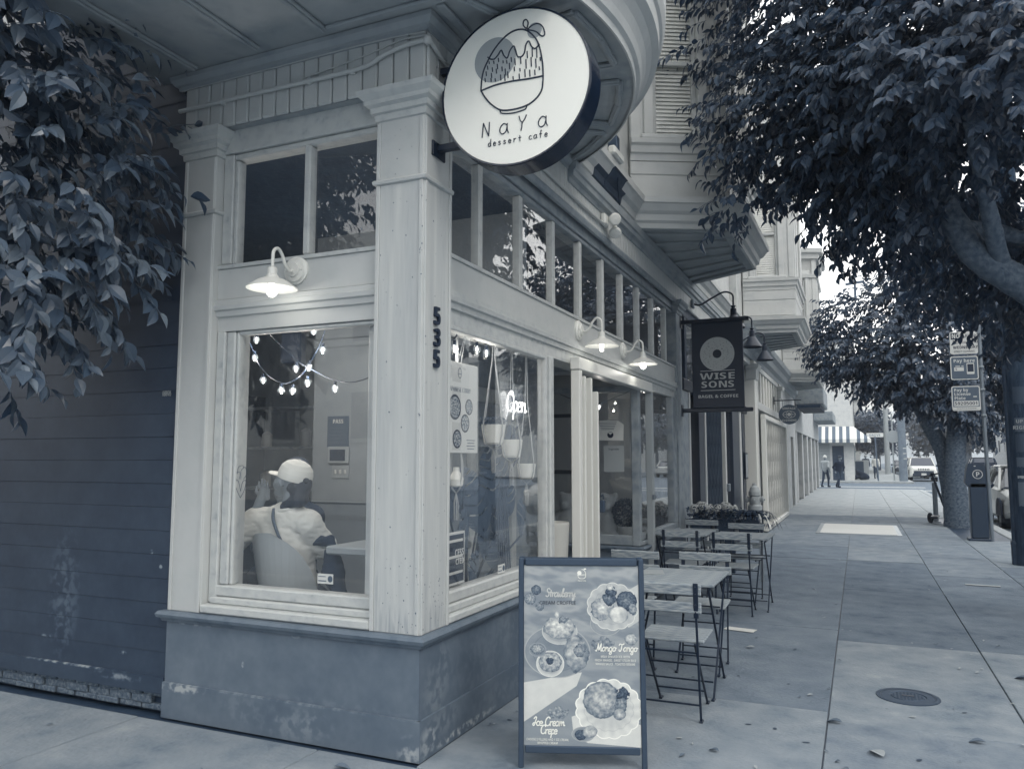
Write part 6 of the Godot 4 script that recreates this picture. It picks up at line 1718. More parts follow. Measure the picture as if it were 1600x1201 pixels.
	for i in 1400:
		var d = v3(rg.randfn(), rg.randfn(), rg.randfn()).normalized()
		var p = v3(0, 0.30, 0) + d * rg.randf_range(0.11, 0.15)
		var e = d.cross(v3(rg.randfn(), rg.randfn(), rg.randfn())).normalized() * 0.012
		b.tri(p - e, p + e, p + d * 0.02 + e.cross(d) * 0.8)
	var fo = part(t, "foliage", b, M("leaf_1")); fo.set_meta("kind", "stuff")
	t = thing("white_planter", "tall white planter standing in the entry recess behind the folded gate", "planter", v3(-0.86, 0.07, -4.15))
	b = MB.new(); b.lathe([Vector2(0, 0), Vector2(0.13, 0), Vector2(0.17, 0.76), Vector2(0.165, 0.78), Vector2(0.15, 0.77), Vector2(0, 0.72)], 24); part(t, "pot", b, M("pot_white"))
	# display shelf carrying the figures
	t = thing("display_shelf", "low display shelf inside the entry window carrying the moss bears", "shelf", v3(-0.6, 0.0, -5.2))
	b = MB.new(); b.bb(v3(-0.7, 0.22, -0.8), v3(0.5, 0.62, 0.7), 0.01); part(t, "body", b, M("dark_trim"))

# ---------------------------------------------------------------- furniture on the sidewalk
func make_chair(label: String) -> Node3D:
	# faces -z; back at +z
	var t = thing("bistro_chair", label, "chair", Vector3.ZERO, 0, "slatted bistro chairs on the sidewalk")
	var sl := MB.new(); sl.box(Vector3.ZERO, v3(0.39, 0.062, 0.018), 0.005)
	var sm = sl.mesh(M("slat_wood"))
	for y in [0.755, 0.655]: put(t, "back_slat", sm, place(v3(0, y, 0.0), 0, -0.08))
	var s2 := MB.new(); s2.box(Vector3.ZERO, v3(0.385, 0.016, 0.055), 0.005)
	var s2m = s2.mesh(M("slat_wood"))
	for i in 6: put(t, "seat_slat", s2m, place(v3(0, 0.452, -0.09 - i * 0.062)))
	for s in [-1, 1]:
		var b := MB.new()
		b.bar(v3(s * 0.165, 0.795, 0.015), v3(s * 0.165, 0.60, 0.004), 0.028, 0.008, 0.002, v3(0, 0, 1))
		b.bar(v3(s * 0.165, 0.60, 0.004), v3(s * 0.165, 0.0, -0.09), 0.014, 0.012)
		b.box(v3(s * 0.165, 0.006, -0.10), v3(0.02, 0.012, 0.05), 0.003)
		for y in [0.775, 0.735, 0.675, 0.635]: b.sphere(v3(s * 0.165, y, 0.022), v3(0.005, 0.005, 0.004), 6, 4)
		part(t, "rear_leg", b, M("black_metal"))
		b = MB.new()
		b.bar(v3(s * 0.145, 0.442, -0.05), v3(s * 0.145, 0.0, -0.46), 0.012, 0.012)
		b.box(v3(s * 0.145, 0.006, -0.47), v3(0.02, 0.012, 0.05), 0.003)
		part(t, "front_leg", b, M("black_metal"))
		b = MB.new(); b.bar(v3(s * 0.155, 0.436, -0.04), v3(s * 0.155, 0.436, -0.42), 0.012, 0.014); part(t, "seat_rail", b, M("black_metal"))
	for q in [[0.165, 0.10, -0.075], [0.145, 0.10, -0.367], [0.165, 0.40, -0.028], [0.145, 0.30, -0.18]]:
		var b := MB.new(); b.bar(v3(-q[0], q[1], q[2]), v3(q[0], q[1], q[2]), 0.009, 0.009); part(t, "cross_bar", b, M("black_metal"))
	return t
func make_table(label: String) -> Node3D:
	var t = thing("bistro_table", label, "table", Vector3.ZERO, 0, "slatted bistro tables on the sidewalk")
	var sl := MB.new(); sl.box(Vector3.ZERO, v3(0.57, 0.018, 0.068), 0.004)
	var sm = sl.mesh(M("slat_wood"))
	for i in 9: put(t, "top_slat", sm, place(v3(0, 0.705, -0.292 + i * 0.073)))
	for s in [-1, 1]:
		var b := MB.new(); b.bar(v3(s * 0.26, 0.688, -0.32), v3(s * 0.26, 0.688, 0.32), 0.014, 0.018); part(t, "top_rail", b, M("black_metal"))
		for e in [-1, 1]:
			b = MB.new()
			var x = s * (0.262 if e > 0 else 0.244)
			b.bar(v3(x, 0.68, -e * 0.27), v3(x, 0.0, e * 0.27), 0.012, 0.014)
			b.box(v3(x, 0.006, e * 0.28), v3(0.02, 0.012, 0.05), 0.003)
			part(t, "leg", b, M("black_metal"))
	for e in [-1, 1]:
		for y in [0.09, 0.50]:
			var b := MB.new(); b.bar(v3(-0.25, y, e * 0.27 * (1 - y / 0.34)), v3(0.25, y, e * 0.27 * (1 - y / 0.34)), 0.009, 0.009); part(t, "cross_bar", b, M("black_metal"))
	return t
func furniture():
	var c0 = make_chair("bistro chair nearest the photographer, at the outer table behind the menu board")
	c0.position = v3(1.02, 0, -1.06); c0.rotation.y = 0.02
	copy(c0, "outer bistro chair on the far side of the nearest table, facing the menu board", v3(0.955, 0, -2.64), PI + 0.04)
	copy(c0, "inner bistro chair on the far side of the nearest table, by the entry gate", v3(0.43, 0, -2.56), PI - 0.05)
	copy(c0, "inner bistro chair at the second row with its back to the nearest table", v3(0.41, 0, -4.36), 0.03)
	copy(c0, "outer bistro chair at the second row with its back to the nearest table", v3(0.91, 0, -4.30), -0.02)
	copy(c0, "inner bistro chair of the farthest row, under the flowers by the window", v3(0.34, 0, -5.88), PI + 0.02)
	copy(c0, "outer bistro chair of the farthest row, in front of the fern", v3(0.89, 0, -5.55), PI - 0.03)
	var t0 = make_table("outer slatted bistro table with a paper slip on it, nearest the photographer")
	t0.position = v3(0.915, 0, -1.88)
	copy(t0, "inner slatted bistro table hidden behind the menu board beside the entry", v3(0.31, 0, -1.90), 0.02)
	copy(t0, "outer slatted bistro table of the second row at the sidewalk edge", v3(0.93, 0, -4.98), -0.01)
	copy(t0, "inner slatted bistro table of the second row by the window", v3(0.30, 0, -5.1), 0.01)
	var p = thing("paper_slip", "thin pale paper slip lying on the nearest table", "paper", v3(0.72, 0.7155, -1.95), 0.3)
	var b := MB.new(); b.box(Vector3.ZERO, v3(0.15, 0.001, 0.21)); part(p, "sheet", b, M("gate_grey"))
	# plant stand with flowers under the hanging panel
	var st = thing("plant_stand", "low barrier stand holding three planters under the hanging panel sign", "plant stand", v3(0.5, 0, -6.6))
	b = MB.new()
	for x in [-0.42, 0.0, 0.42]: b.bb(v3(x - 0.02, 0, -0.1), v3(x + 0.02, 0.7, -0.06), 0.004)
	part(st, "post", b, M("grey_trim"))
	for y in [0.40, 0.62]:
		b = MB.new(); b.bb(v3(-0.45, y, -0.06), v3(0.45, y + 0.07, -0.04), 0.004); part(st, "rail", b, M("slat_wood"))
	b = MB.new(); b.bb(v3(-0.45, 0.58, -0.12), v3(0.45, 0.60, 0.12), 0.004); part(st, "shelf", b, M("slat_wood"))
	b = MB.new(); b.bb(v3(0.0, 0.1, -0.04), v3(0.12, 0.62, 0.06), 0.006); part(st, "planter_leg", b, M("dark_trim"))
	var rng := RandomNumberGenerator.new(); rng.seed = 21
	for k in 3:
		var t = thing("planter", ["planter of white hydrangeas nearest the cafe window", "planter of white hydrangeas in the middle of the stand", "planter of dark arching fern at the outer end of the stand"][k], "planter", v3(0.22 + 0.29 * k, 0.60, -6.6), 0, "planters on the barrier stand")
		b = MB.new(); b.bb(v3(-0.12, 0, -0.1), v3(0.12, 0.16, 0.1), 0.01); part(t, "box", b, M("dark_trim"))
		b = MB.new()
		if k < 2:
			for i in 500:
				var d = v3(rng.randfn() * 0.08, rng.randf_range(0.08, 0.3), rng.randfn() * 0.07)
				var e = v3(rng.randfn(), rng.randfn(), rng.randfn()).normalized() * 0.02; var f = v3(rng.randfn(), rng.randfn(), rng.randfn()).normalized() * 0.04
				b.tri(d, d + e + f * 0.5, d + f); b.tri(d, d + f, d - e + f * 0.5)
		else:
			for i in 64:
				var a = rng.randf() * TAU; var L = rng.randf_range(0.26, 0.46)
				var pr = null
				for j in 9:
					var u = j / 8.0
					var c = v3(cos(a) * L * u, 0.14 + 0.36 * u - 0.46 * u * u * u, sin(a) * L * u)
					if pr != null:
						var sd = v3(-sin(a), 0, cos(a)) * (0.034 * (1.0 - u * 0.8))
						b.tri(pr, c, pr + sd + (c - pr) * 0.3); b.tri(c, pr, pr - sd + (c - pr) * 0.3)
					pr = c
		var fo = part(t, "foliage", b, M("leaf_0" if k < 2 else "fern")); fo.set_meta("kind", "stuff")
		if k < 2:
			for h in 4:
				b = MB.new()
				var c = v3([-0.09, 0.03, 0.1, -0.02][h], 0.27 + 0.03 * (h % 2), [0.03, 0.05, -0.02, -0.05][h])
				for i in 130:
					var d = v3(rng.randfn(), rng.randfn() * 0.8, rng.randfn()).normalized()
					var q = c + d * 0.062; var e = d.cross(v3(rng.randfn(), rng.randfn(), 1)).normalized() * 0.012
					b.tri(q - e, q + e, q + e.cross(d)); b.tri(q + e, q - e, q - e.cross(d))
				part(t, "flower_head", b, M("petal"))
	# white hydrant between planters and the white gate
	var hy = thing("white_hydrant", "white ornate hydrant with domed cap beside the fern and white gate", "hydrant", v3(0.24, 0, -11.9))
	hy.scale = v3(0.78, 1, 0.78)
	b = MB.new(); b.lathe([Vector2(0.0, 0), Vector2(0.19, 0), Vector2(0.19, 0.05), Vector2(0.12, 0.08), Vector2(0.115, 0.5), Vector2(0.13, 0.52), Vector2(0.17, 0.55), Vector2(0.17, 0.62), Vector2(0.13, 0.65), Vector2(0.12, 0.8), Vector2(0.145, 0.82), Vector2(0.14, 0.88), Vector2(0.1, 0.96), Vector2(0.05, 1.0), Vector2(0.04, 1.04), Vector2(0, 1.05)], 24); part(hy, "barrel", b, M("gate_grey"))
	for a in [0.0, PI / 2, PI]:
		b = MB.new(); b.lathe([Vector2(0.05, 0), Vector2(0.05, 0.06), Vector2(0.065, 0.065), Vector2(0.065, 0.1), Vector2(0.02, 0.11), Vector2(0.02, 0.14), Vector2(0, 0.14)], 14, Transform3D(Basis(v3(0, 1, 0), v3(cos(a), 0, sin(a)), v3(sin(a), 0, -cos(a))), v3(cos(a) * 0.1, 0.74, sin(a) * 0.1))); part(hy, "outlet_cap", b, M("gate_grey"))

# ---------------------------------------------------------------- the printed menu board
func fillp(im: Image, f: Callable, x0: int, y0: int, x1: int, y1: int):
	for y in range(maxi(0, y0), mini(im.get_height(), y1)):
		for x in range(maxi(0, x0), mini(im.get_width(), x1)):
			var c = f.call(x, y, im.get_pixel(x, y))
			if c != null: im.set_pixel(x, y, c)
func plate(im: Image, nz: FastNoiseLite, cx, cy, rx, ry, lobes, depth, g0, g1):
	var f = func(x, y, o):
		var dx = (x - cx) / rx; var dy = (y - cy) / ry
		var r = sqrt(dx * dx + dy * dy); var a = atan2(dy, dx)
		var e = 1.0 - depth + depth * absf(sin(a * lobes / 2.0)) if lobes > 0 else 1.0
		if r > e: return null
		var t = r / e
		var rib = 0.5 + 0.5 * sin(a * lobes) if lobes > 0 else 0.5
		var g = lerpf(g1, g0, smoothstep(0.5, 0.95, t)) + 0.05 * (rib - 0.5) * smoothstep(0.35, 0.8, t)
		if t > 0.965: g = g0 + 0.12
		elif t > 0.72 and t < 0.75: g -= 0.05
		return duo(clampf(g + 0.03 * nz.get_noise_2d(x * 0.6, y * 0.6), 0.0, 1.0))
	fillp(im, f, int(cx - rx), int(cy - ry), int(cx + rx) + 1, int(cy + ry) + 1)
func food(im: Image, nz: FastNoiseLite, cx, cy, rx, ry, g0, g1, rough, sc):
	var f = func(x, y, o):
		var dx = (x - cx) / rx; var dy = (y - cy) / ry
		var n = nz.get_noise_2d(x * sc * 0.5, y * sc * 0.5)
		var r = sqrt(dx * dx + dy * dy) + rough * n
		if r > 1.0: return null
		var g = lerpf(g1, g0, r) + 0.24 * nz.get_noise_2d(x * sc * 0.9 + 90, y * sc * 0.9)
		if r > 0.9: g -= 0.08
		return duo(clampf(g - 0.08 * dy * 0.6, 0.0, 1.0))
	fillp(im, f, int(cx - rx * 1.2), int(cy - ry * 1.2), int(cx + rx * 1.2), int(cy + ry * 1.2))
func polyfill(im: Image, pts: Array, g: float, nz: FastNoiseLite):
	var pl = PackedVector2Array(pts2(pts)); var r = Rect2(pl[0], Vector2.ZERO)
	for p in pl: r = r.expand(p)
	var f = func(x, y, _o): return duo(g + 0.03 * nz.get_noise_2d(x * 0.4, y * 0.4)) if Geometry2D.is_point_in_polygon(Vector2(x, y), pl) else null
	fillp(im, f, int(r.position.x), int(r.position.y), int(r.end.x) + 1, int(r.end.y) + 1)
func menu_print() -> StandardMaterial3D:
	# drawn in the pixels of a 660 x 1070 sheet
	var im := Image.create(660, 1070, false, Image.FORMAT_RGB8)
	var nz = noise(77, 0.03, 4); var n2 = noise(78, 0.008, 3)
	for y in 1070:
		for x in 660:
			var w = n2.get_noise_2d(x * 0.35 + y * 0.3, y * 0.9 - x * 0.25)
			var g = 0.64 + 0.05 * sin(w * 6.0) * smoothstep(0.95, 0.2, y / 1070.0) + 0.05 * w - 0.04 * y / 1070.0
			im.set_pixel(x, y, duo(g))
	polyfill(im, [560, 170, 660, 110, 660, 330, 600, 370, 530, 300], 0.82, nz)
	polyfill(im, [0, 705, 330, 640, 300, 720, 0, 935], 0.86, nz)
	polyfill(im, [270, 900, 380, 860, 660, 940, 660, 1070, 360, 1050, 280, 1000], 0.88, nz)
	plate(im, nz, 470.0, 350.0, 90.0, 70.0, 0, 0.0, 0.62, 0.66)
	plate(im, nz, 510.0, 245.0, 150.0, 146.0, 14, 0.06, 0.78, 0.72)
	plate(im, nz, 190.0, 520.0, 190.0, 156.0, 0, 0.0, 0.60, 0.54)
	plate(im, nz, 480.0, 850.0, 192.0, 178.0, 16, 0.06, 0.90, 0.82)
	food(im, nz, 455.0, 260.0, 68.0, 72.0, 0.6, 0.88, 0.25, 1.0); food(im, nz, 590.0, 212.0, 58.0, 60.0, 0.30, 0.55, 0.1, 2.2); food(im, nz, 545.0, 296.0, 54.0, 52.0, 0.78, 0.93, 0.06, 0.5); food(im, nz, 490.0, 205.0, 40.0, 34.0, 0.3, 0.6, 0.4, 1.5)
	food(im, nz, 500.0, 160.0, 30.0, 30.0, 0.25, 0.4, 0.7, 2.0); food(im, nz, 495.0, 128.0, 20.0, 20.0, 0.7, 0.9, 0.1, 1.0); food(im, nz, 625.0, 262.0, 24.0, 34.0, 0.5, 0.72, 0.3, 2.0)
	plate(im, nz, 205.0, 400.0, 102.0, 78.0, 0, 0.0, 0.76, 0.62); food(im, nz, 205.0, 376.0, 92.0, 68.0, 0.66, 0.9, 0.14, 1.2); food(im, nz, 190.0, 300.0, 16.0, 22.0, 0.7, 0.85, 0.1, 1.0); food(im, nz, 228.0, 330.0, 30.0, 22.0, 0.45, 0.62, 0.7, 2.2)
	plate(im, nz, 150.0, 592.0, 80.0, 78.0, 0, 0.0, 0.84, 0.66); food(im, nz, 150.0, 582.0, 66.0, 60.0, 0.6, 0.82, 0.12, 1.6); food(im, nz, 150.0, 575.0, 22.0, 20.0, 0.25, 0.4, 0.5, 2.5)
	plate(im, nz, 78.0, 510.0, 50.0, 42.0, 0, 0.0, 0.6, 0.5); food(im, nz, 78.0, 506.0, 40.0, 30.0, 0.5, 0.78, 0.2, 2.6); food(im, nz, 298.0, 530.0, 70.0, 108.0, 0.58, 0.80, 0.2, 0.8); food(im, nz, 318.0, 510.0, 34.0, 40.0, 0.5, 0.66, 0.3, 1.6)
	food(im, nz, 440.0, 800.0, 104.0, 108.0, 0.56, 0.8, 0.08, 1.0); food(im, nz, 550.0, 825.0, 34.0, 56.0, 0.45, 0.66, 0.3, 1.8); food(im, nz, 560.0, 760.0, 34.0, 34.0, 0.25, 0.42, 0.6, 2.2); food(im, nz, 540.0, 880.0, 36.0, 34.0, 0.6, 0.85, 0.1, 1.0)
	plate(im, nz, 335.0, 1000.0, 66.0, 44.0, 0, 0.0, 0.66, 0.55); food(im, nz, 320.0, 1005.0, 32.0, 30.0, 0.3, 0.42, 0.1, 2.0); food(im, nz, 372.0, 985.0, 42.0, 34.0, 0.66, 0.82, 0.15, 1.0)
	food(im, nz, 70.0, 150.0, 28.0, 30.0, 0.36, 0.55, 0.15, 2.2); food(im, nz, 35.0, 205.0, 34.0, 36.0, 0.5, 0.72, 0.15, 3.0); food(im, nz, 90.0, 250.0, 24.0, 28.0, 0.5, 0.6, 0.15, 2.2); food(im, nz, 612.0, 440.0, 36.0, 36.0, 0.62, 0.84, 0.1, 1.6)
	food(im, nz, 455.0, 470.0, 60.0, 40.0, 0.52, 0.58, 0.9, 1.4); food(im, nz, 190.0, 880.0, 60.0, 32.0, 0.55, 0.65, 0.9, 2.0)
	var m := StandardMaterial3D.new()
	m.resource_name = "menu_print"
	m.albedo_texture = ImageTexture.create_from_image(im)
	m.roughness = 0.35
	m.normal_enabled = true; m.normal_texture = ntex(93, 0.006, [], 256, 3, 5.0); m.normal_scale = 0.25
	return m
func sandwich_board():
	var a = v3(0.487, 0, -0.13); var c = v3(1.075, 0, -0.345)
	var d = (c - a).normalized(); var out = v3(-d.z, 0, d.x)
	if out.z < 0: out = -out
	var L = a.distance_to(c)
	var t = thing("menu_board", "dark framed sandwich board with printed dessert menu in front of the cafe corner", "sandwich board", (a + c) / 2)
	var yaw = atan2(out.x, out.z)
	t.rotation.y = yaw
	var tilt = -0.05
	var H = 1.0
	var front = Transform3D(Basis.from_euler(v3(tilt, 0, 0)), Vector3.ZERO)
	var b := MB.new()
	for s in [-1, 1]: b.bb(v3(s * L / 2, 0.0, -0.03), v3(s * (L / 2 - 0.026), H, 0.0), 0.004, front)
	b.bb(v3(-L / 2 + 0.033, H - 0.034, -0.029), v3(L / 2 - 0.033, H, -0.001), 0.004, front); b.bb(v3(-L / 2 + 0.033, 0.07, -0.029), v3(L / 2 - 0.033, 0.105, -0.001), 0.004, front)
	part(t, "frame", b, M("cast_iron"))
	b = MB.new()
	var x0 = -L / 2 + 0.027; var x1 = L / 2 - 0.027
	b.quad(front * v3(x0, 0.105, -0.010), front * v3(x1, 0.105, -0.010), front * v3(x1, H - 0.034, -0.010), front * v3(x0, H - 0.034, -0.010), [Vector2(0, 1), Vector2(1, 1), Vector2(1, 0), Vector2(0, 0)])
	b.bb(v3(x0, 0.105, -0.02), v3(x1, H - 0.034, -0.012), 0, front)
	part(t, "printed_sheet", b, menu_print())
	var bk := MB.new()
	var back = Transform3D(Basis.from_euler(v3(0.42, 0, 0)), v3(0, H * 0.99, -0.10) - Basis.from_euler(v3(0.42, 0, 0)) * v3(0, H, 0))
	bk.bb(v3(-L / 2, 0.0, -0.03), v3(-L / 2 + 0.03, H, 0), 0.004, back); bk.bb(v3(L / 2 - 0.03, 0, -0.03), v3(L / 2, H, 0), 0.004, back); bk.bb(v3(-L / 2 + 0.031, 0.1, -0.02), v3(L / 2 - 0.031, H, -0.01), 0, back)
	part(t, "rear_leaf", bk, M("dark_trim"))
	# lettering on the sheet; sheet pixels to metres
	var sw = x1 - x0; var sh = H - 0.139
	var at = func(px, py): return front * place(v3(x0 + px / 660.0 * sw, H - 0.034 - py / 1070.0 * sh, -0.009))
	script(t, "lettering", "Strawberry", 0.040, 0.0052, at.call(210, 190), M("paper"), -0.03, 0.15, 0.9)
	words(t, "lettering", "CREAM CROFFLE", 0.016, at.call(195, 228), M("ink"), "Droid Sans", false, 1.12)
	script(t, "lettering", "Mango Tango", 0.036, 0.0048, at.call(530, 512), M("sign_white"), -0.02, 0.12, 0.92)
	var yy = 545
	for s in ["MILK SHAVED ICE WITH", "FRESH MANGO . SWEET STICKY RICE", "MANGO SAUCE . TOASTED SESAME"]:
		words(t, "small_lettering", s, 0.0098, at.call(522, yy), M("sign_white"), "Droid Sans", false, 0.92 if s.length() > 22 else 1.0); yy += 22
	script(t, "lettering", "Ice Cream", 0.040, 0.0055, at.call(140, 955), M("sign_white"), -0.02, 0.1, 0.95)
	script(t, "lettering", "Crepe", 0.040, 0.0055, at.call(140, 1002), M("sign_white"), -0.02, 0.1, 0.95)
	words(t, "small_lettering", "CHOOSE 2 FILLING AND 1 ICE CREAM,", 0.0098, at.call(134, 1036), M("sign_white"), "Droid Sans", false, 0.9)
	words(t, "small_lettering", "WHIPPED CREAM", 0.0098, at.call(134, 1056), M("sign_white"), "Droid Sans", false, 0.95)
	b = MB.new()
	var lg = at.call(335, 60)
	b.prism(ell(0.011, 0.011, 16, Vector2(-0.012, 0.012)), 0, 0.001, lg); b.stroke(smooth_pts(pts2([-0.02, 0.002, -0.012, -0.014, 0.012, -0.014, 0.02, 0.002, 0.014, 0.024, 0.0, 0.03]), 4), 0.003, 0, 0.0012, lg); b.stroke(pts2([-0.02, 0.002, 0.02, 0.004]), 0.003, 0, 0.0012, lg); b.prism(ell(0.007, 0.004, 10, Vector2(0.016, 0.032)), 0, 0.001, lg)
	part(t, "emblem", b, M("sign_white"))
	words(t, "small_lettering", "NAYA", 0.008, at.call(335, 92), M("sign_white"), "Droid Sans", false, 1.5)

# ---------------------------------------------------------------- street furniture
func street_furniture():
	# pay station
	var t = thing("parking_pay_station", "dark pay station with a circled P standing by the sign pole", "parking meter", v3(4.03, 0, -13.35))
	var b := MB.new(); b.box(v3(0, 0.02, 0), v3(0.36, 0.05, 0.34), 0.01); part(t, "base", b, M("meter_body"))
	b = MB.new(); b.box(v3(0.02, 0.55, 0), v3(0.28, 1.02, 0.26), 0.02); part(t, "body", b, M("meter_body"))
	b = MB.new(); b.prism(PackedVector2Array([Vector2(-0.13, 0.98), Vector2(-0.19, 1.06), Vector2(-0.15, 1.32), Vector2(-0.12, 1.42), Vector2(0.15, 1.36), Vector2(0.16, 0.98)]), -0.13, 0.13); part(t, "head", b, M("meter_body"))
	b = MB.new(); b.stroke(Array(ell(0.078, 0.078, 24)), 0.012, 0.129, 0.134, place(v3(0.02, 1.215, 0)), true); part(t, "ring", b, M("paper"))
	words(t, "lettering", "P", 0.085, place(v3(0.02, 1.215, 0.132)), M("paper"), "Droid Sans", true)
	b = MB.new(); b.box(v3(-0.02, 1.365, 0.13), v3(0.03, 0.015, 0.004)); part(t, "label", b, M("paper"))
	# sign pole and its three signs
	t = thing("sign_pole", "leaning galvanised pole carrying three parking signs", "sign pole", v3(4.23, 0, -13.25))
	b = MB.new(); b.tube([v3(0, 0, 0), v3(-0.02, 2.0, -0.02), v3(-0.02, 4.0, -0.05)], 0.034, 12); part(t, "pole", b, M("galvanised"))
	b = MB.new(); b.box(v3(-0.02, 2.78, 0.0), v3(0.085, 0.03, 0.085), 0.005); b.box(v3(-0.02, 2.3, 0.0), v3(0.085, 0.03, 0.085), 0.005); b.box(v3(-0.02, 3.2, 0), v3(0.085, 0.03, 0.085), 0.005); part(t, "clamp", b, M("steel"))
	var plates = [["no_parking_sign", "white parking sign at the top of the pole, partly behind leaves", v3(3.94, 3.665, -13.2), 0.46, 0.42, "paper", "ink"], ["pay_here_sign", "dark sign with card and phone pictures, middle of the three on the pole", v3(3.93, 3.19, -13.2), 0.46, 0.44, "sign_grey", "paper"], ["plate_number_sign", "dark sign with a white number panel, lowest of the three on the pole", v3(3.93, 2.62, -13.2), 0.47, 0.46, "sign_grey", "paper"]]
	for q in plates:
		t = thing(q[0], q[1], "sign", q[2], 0.08)
		b = MB.new(); b.prism(rpoly(q[3], q[4], 0.035), -0.004, 0.0); part(t, "plate", b, M("paper"))
		if q[5] != "paper":
			b = MB.new(); b.prism(rpoly(q[3] - 0.035, q[4] - 0.035, 0.025), -0.003, 0.0015); part(t, "ground", b, M("sign_grey"))
		var tx = func(s, h, x, y, m, bold = true, wide = 1.0, align = 0): words(t, "lettering", s, h, place(v3(x, y, 0.0025)), M(m), "Droid Sans", bold, wide, 0.0015, align)
		if q[0] == "no_parking_sign":
			b = MB.new(); b.box(v3(-0.145, 0.13, 0.001), v3(0.13, 0.125, 0.002)); part(t, "block", b, M("ink"))
			tx.call("NO", 0.085, -0.20, 0.13, "paper", true, 0.8); tx.call("PARKING", 0.065, -0.065, 0.125, "ink", false, 0.85)
			tx.call("12", 0.07, -0.19, 0.015, "ink", false, 0.9); tx.call("NOON TO 2PM", 0.036, -0.10, 0.005, "ink", false, 1.0)
			tx.call("WEDNESDAY", 0.055, -0.18, -0.085, "ink", true, 0.9); tx.call("STREET CLEANING", 0.034, -0.17, -0.165, "ink", false, 0.9)
		elif q[0] == "pay_here_sign":
			tx.call("Pay here", 0.062, -0.18, 0.135, "paper", true, 1.0)
			b = MB.new(); b.box(v3(-0.09, -0.02, 0.002), v3(0.16, 0.07, 0.002)); b.box(v3(-0.11, 0.035, 0.002), v3(0.075, 0.014, 0.002)); b.box(v3(-0.03, 0.035, 0.002), v3(0.035, 0.014, 0.002)); part(t, "card_picture", b, M("paper"))
			tx.call("5", 0.04, -0.15, -0.02, "ink"); 
			b = MB.new(); b.prism(rpoly(0.125, 0.21, 0.012), 0.001, 0.003, place(v3(0.10, -0.015, 0))); part(t, "phone_picture", b, M("paper"))
			b = MB.new(); b.box(v3(0.10, -0.002, 0.003), v3(0.1, 0.145, 0.002)); part(t, "phone_screen", b, M("ink"))
		else:
			tx.call("Pay by", 0.055, -0.195, 0.155, "paper"); tx.call("License", 0.055, -0.195, 0.08, "paper"); tx.call("Plate", 0.055, -0.195, 0.003, "paper")
			b = MB.new(); b.box(v3(0, -0.095, 0.002), v3(0.40, 0.10, 0.002)); b.box(v3(0.15, 0.03, 0.002), v3(0.06, 0.02, 0.002)); b.box(v3(0, -0.185, 0.002), v3(0.46, 0.05, 0.0015)); part(t, "panel", b, M("paper"))
			tx.call("59205001", 0.06, 0.0, -0.095, "ink", true, 1.05, 1)
			tx.call("Pay by phone or at paystation", 0.017, 0.0, -0.187, "ink", true, 0.95, 1)
	# wooden utility pole at the right edge with posters
	t = thing("utility_pole", "dark wooden utility pole with torn posters at the sidewalk edge", "utility pole", v3(4.19, 0, -9.75))
	b = MB.new(); b.tube([v3(0, -0.05, 0), v3(0, 3, 0), v3(0.02, 9.0, 0)], [0.165, 0.155, 0.13], 18); part(t, "pole", b, M("pole_wood"))
	b = MB.new(); b.tube([v3(-0.15, 0.0, 0.05), v3(-0.15, 5.0, 0.05)], 0.032, 10); b.box(v3(-0.15, 0.3, 0.05), v3(0.09, 0.04, 0.09), 0.006); b.bb(v3(-0.19, 0.0, 0.0), v3(-0.10, 0.34, 0.09), 0.01); part(t, "riser_pipe", b, M("dark_trim"))
	for k in 6:
		var y = [1.98, 1.72, 1.45, 1.24, 1.0, 2.4][k]; var h = [0.2, 0.26, 0.14, 0.04, 0.34, 0.25][k]; var w = [0.16, 0.18, 0.12, 0.18, 0.15, 0.16][k]
		b = MB.new()
		for i in 6:
			var a0 = -0.5 + i * w / 0.16 / 6.0; var a1 = -0.5 + (i + 1) * w / 0.16 / 6.0
			var r = 0.161 + 0.002 * (k % 3)
			b.quad(v3(sin(a0) * r, y - h / 2 + 0.01 * (i % 2), cos(a0) * r), v3(sin(a1) * r, y - h / 2 + 0.01 * ((i + 1) % 2), cos(a1) * r), v3(sin(a1) * r, y + h / 2, cos(a1) * r), v3(sin(a0) * r, y + h / 2, cos(a0) * r))
		part(t, "poster", b, M(["sign_grey", "cast_iron", "sign_grey", "gate_grey", "ink_soft", "cast_iron"][k]))
	words(t, "lettering", "UP", 0.05, place(v3(-0.02, 2.03, 0.168), 0), M("sign_tint"), "Droid Sans", true)
	words(t, "lettering", "RIGHT", 0.05, place(v3(-0.0, 1.94, 0.168), 0), M("sign_tint"), "Droid Sans", true)
	# bollard post
	t = thing("bollard", "short grey steel post beside the leaning scooter", "bollard", v3(3.69, 0, -17.85))
	b = MB.new(); b.tube([v3(0, 0, 0), v3(0, 0.93, 0)], 0.055, 14); part(t, "post", b, M("galvanised"))
	b = MB.new(); b.box(v3(0, 0.008, 0), v3(0.2, 0.016, 0.2), 0.004); part(t, "base_plate", b, M("galvanised"))
	# scooter leaning by the tree
	t = thing("kick_scooter", "dark kick scooter leaning between the post and the tree trunk", "scooter", v3(3.74, 0.0, -17.1), 0.35)
	b = MB.new(); b.tube([v3(-0.20, 1.12, 0.1), v3(0.06, 0.25, 0.15)], 0.026, 10); part(t, "stem", b, M("black_metal"))
	b = MB.new(); b.tube([v3(-0.45, 1.08, 0.05), v3(-0.2, 1.13, 0.1), v3(0.08, 1.2, 0.1)], 0.018, 8); b.box(v3(-0.2, 1.15, 0.1), v3(0.08, 0.06, 0.06), 0.01); part(t, "handlebar", b, M("black_metal"))
	b = MB.new(); b.box(v3(-0.14, 0.16, -0.15), v3(0.16, 0.05, 0.62), 0.015, place(Vector3.ZERO, -0.5)); part(t, "deck", b, M("black_metal"))
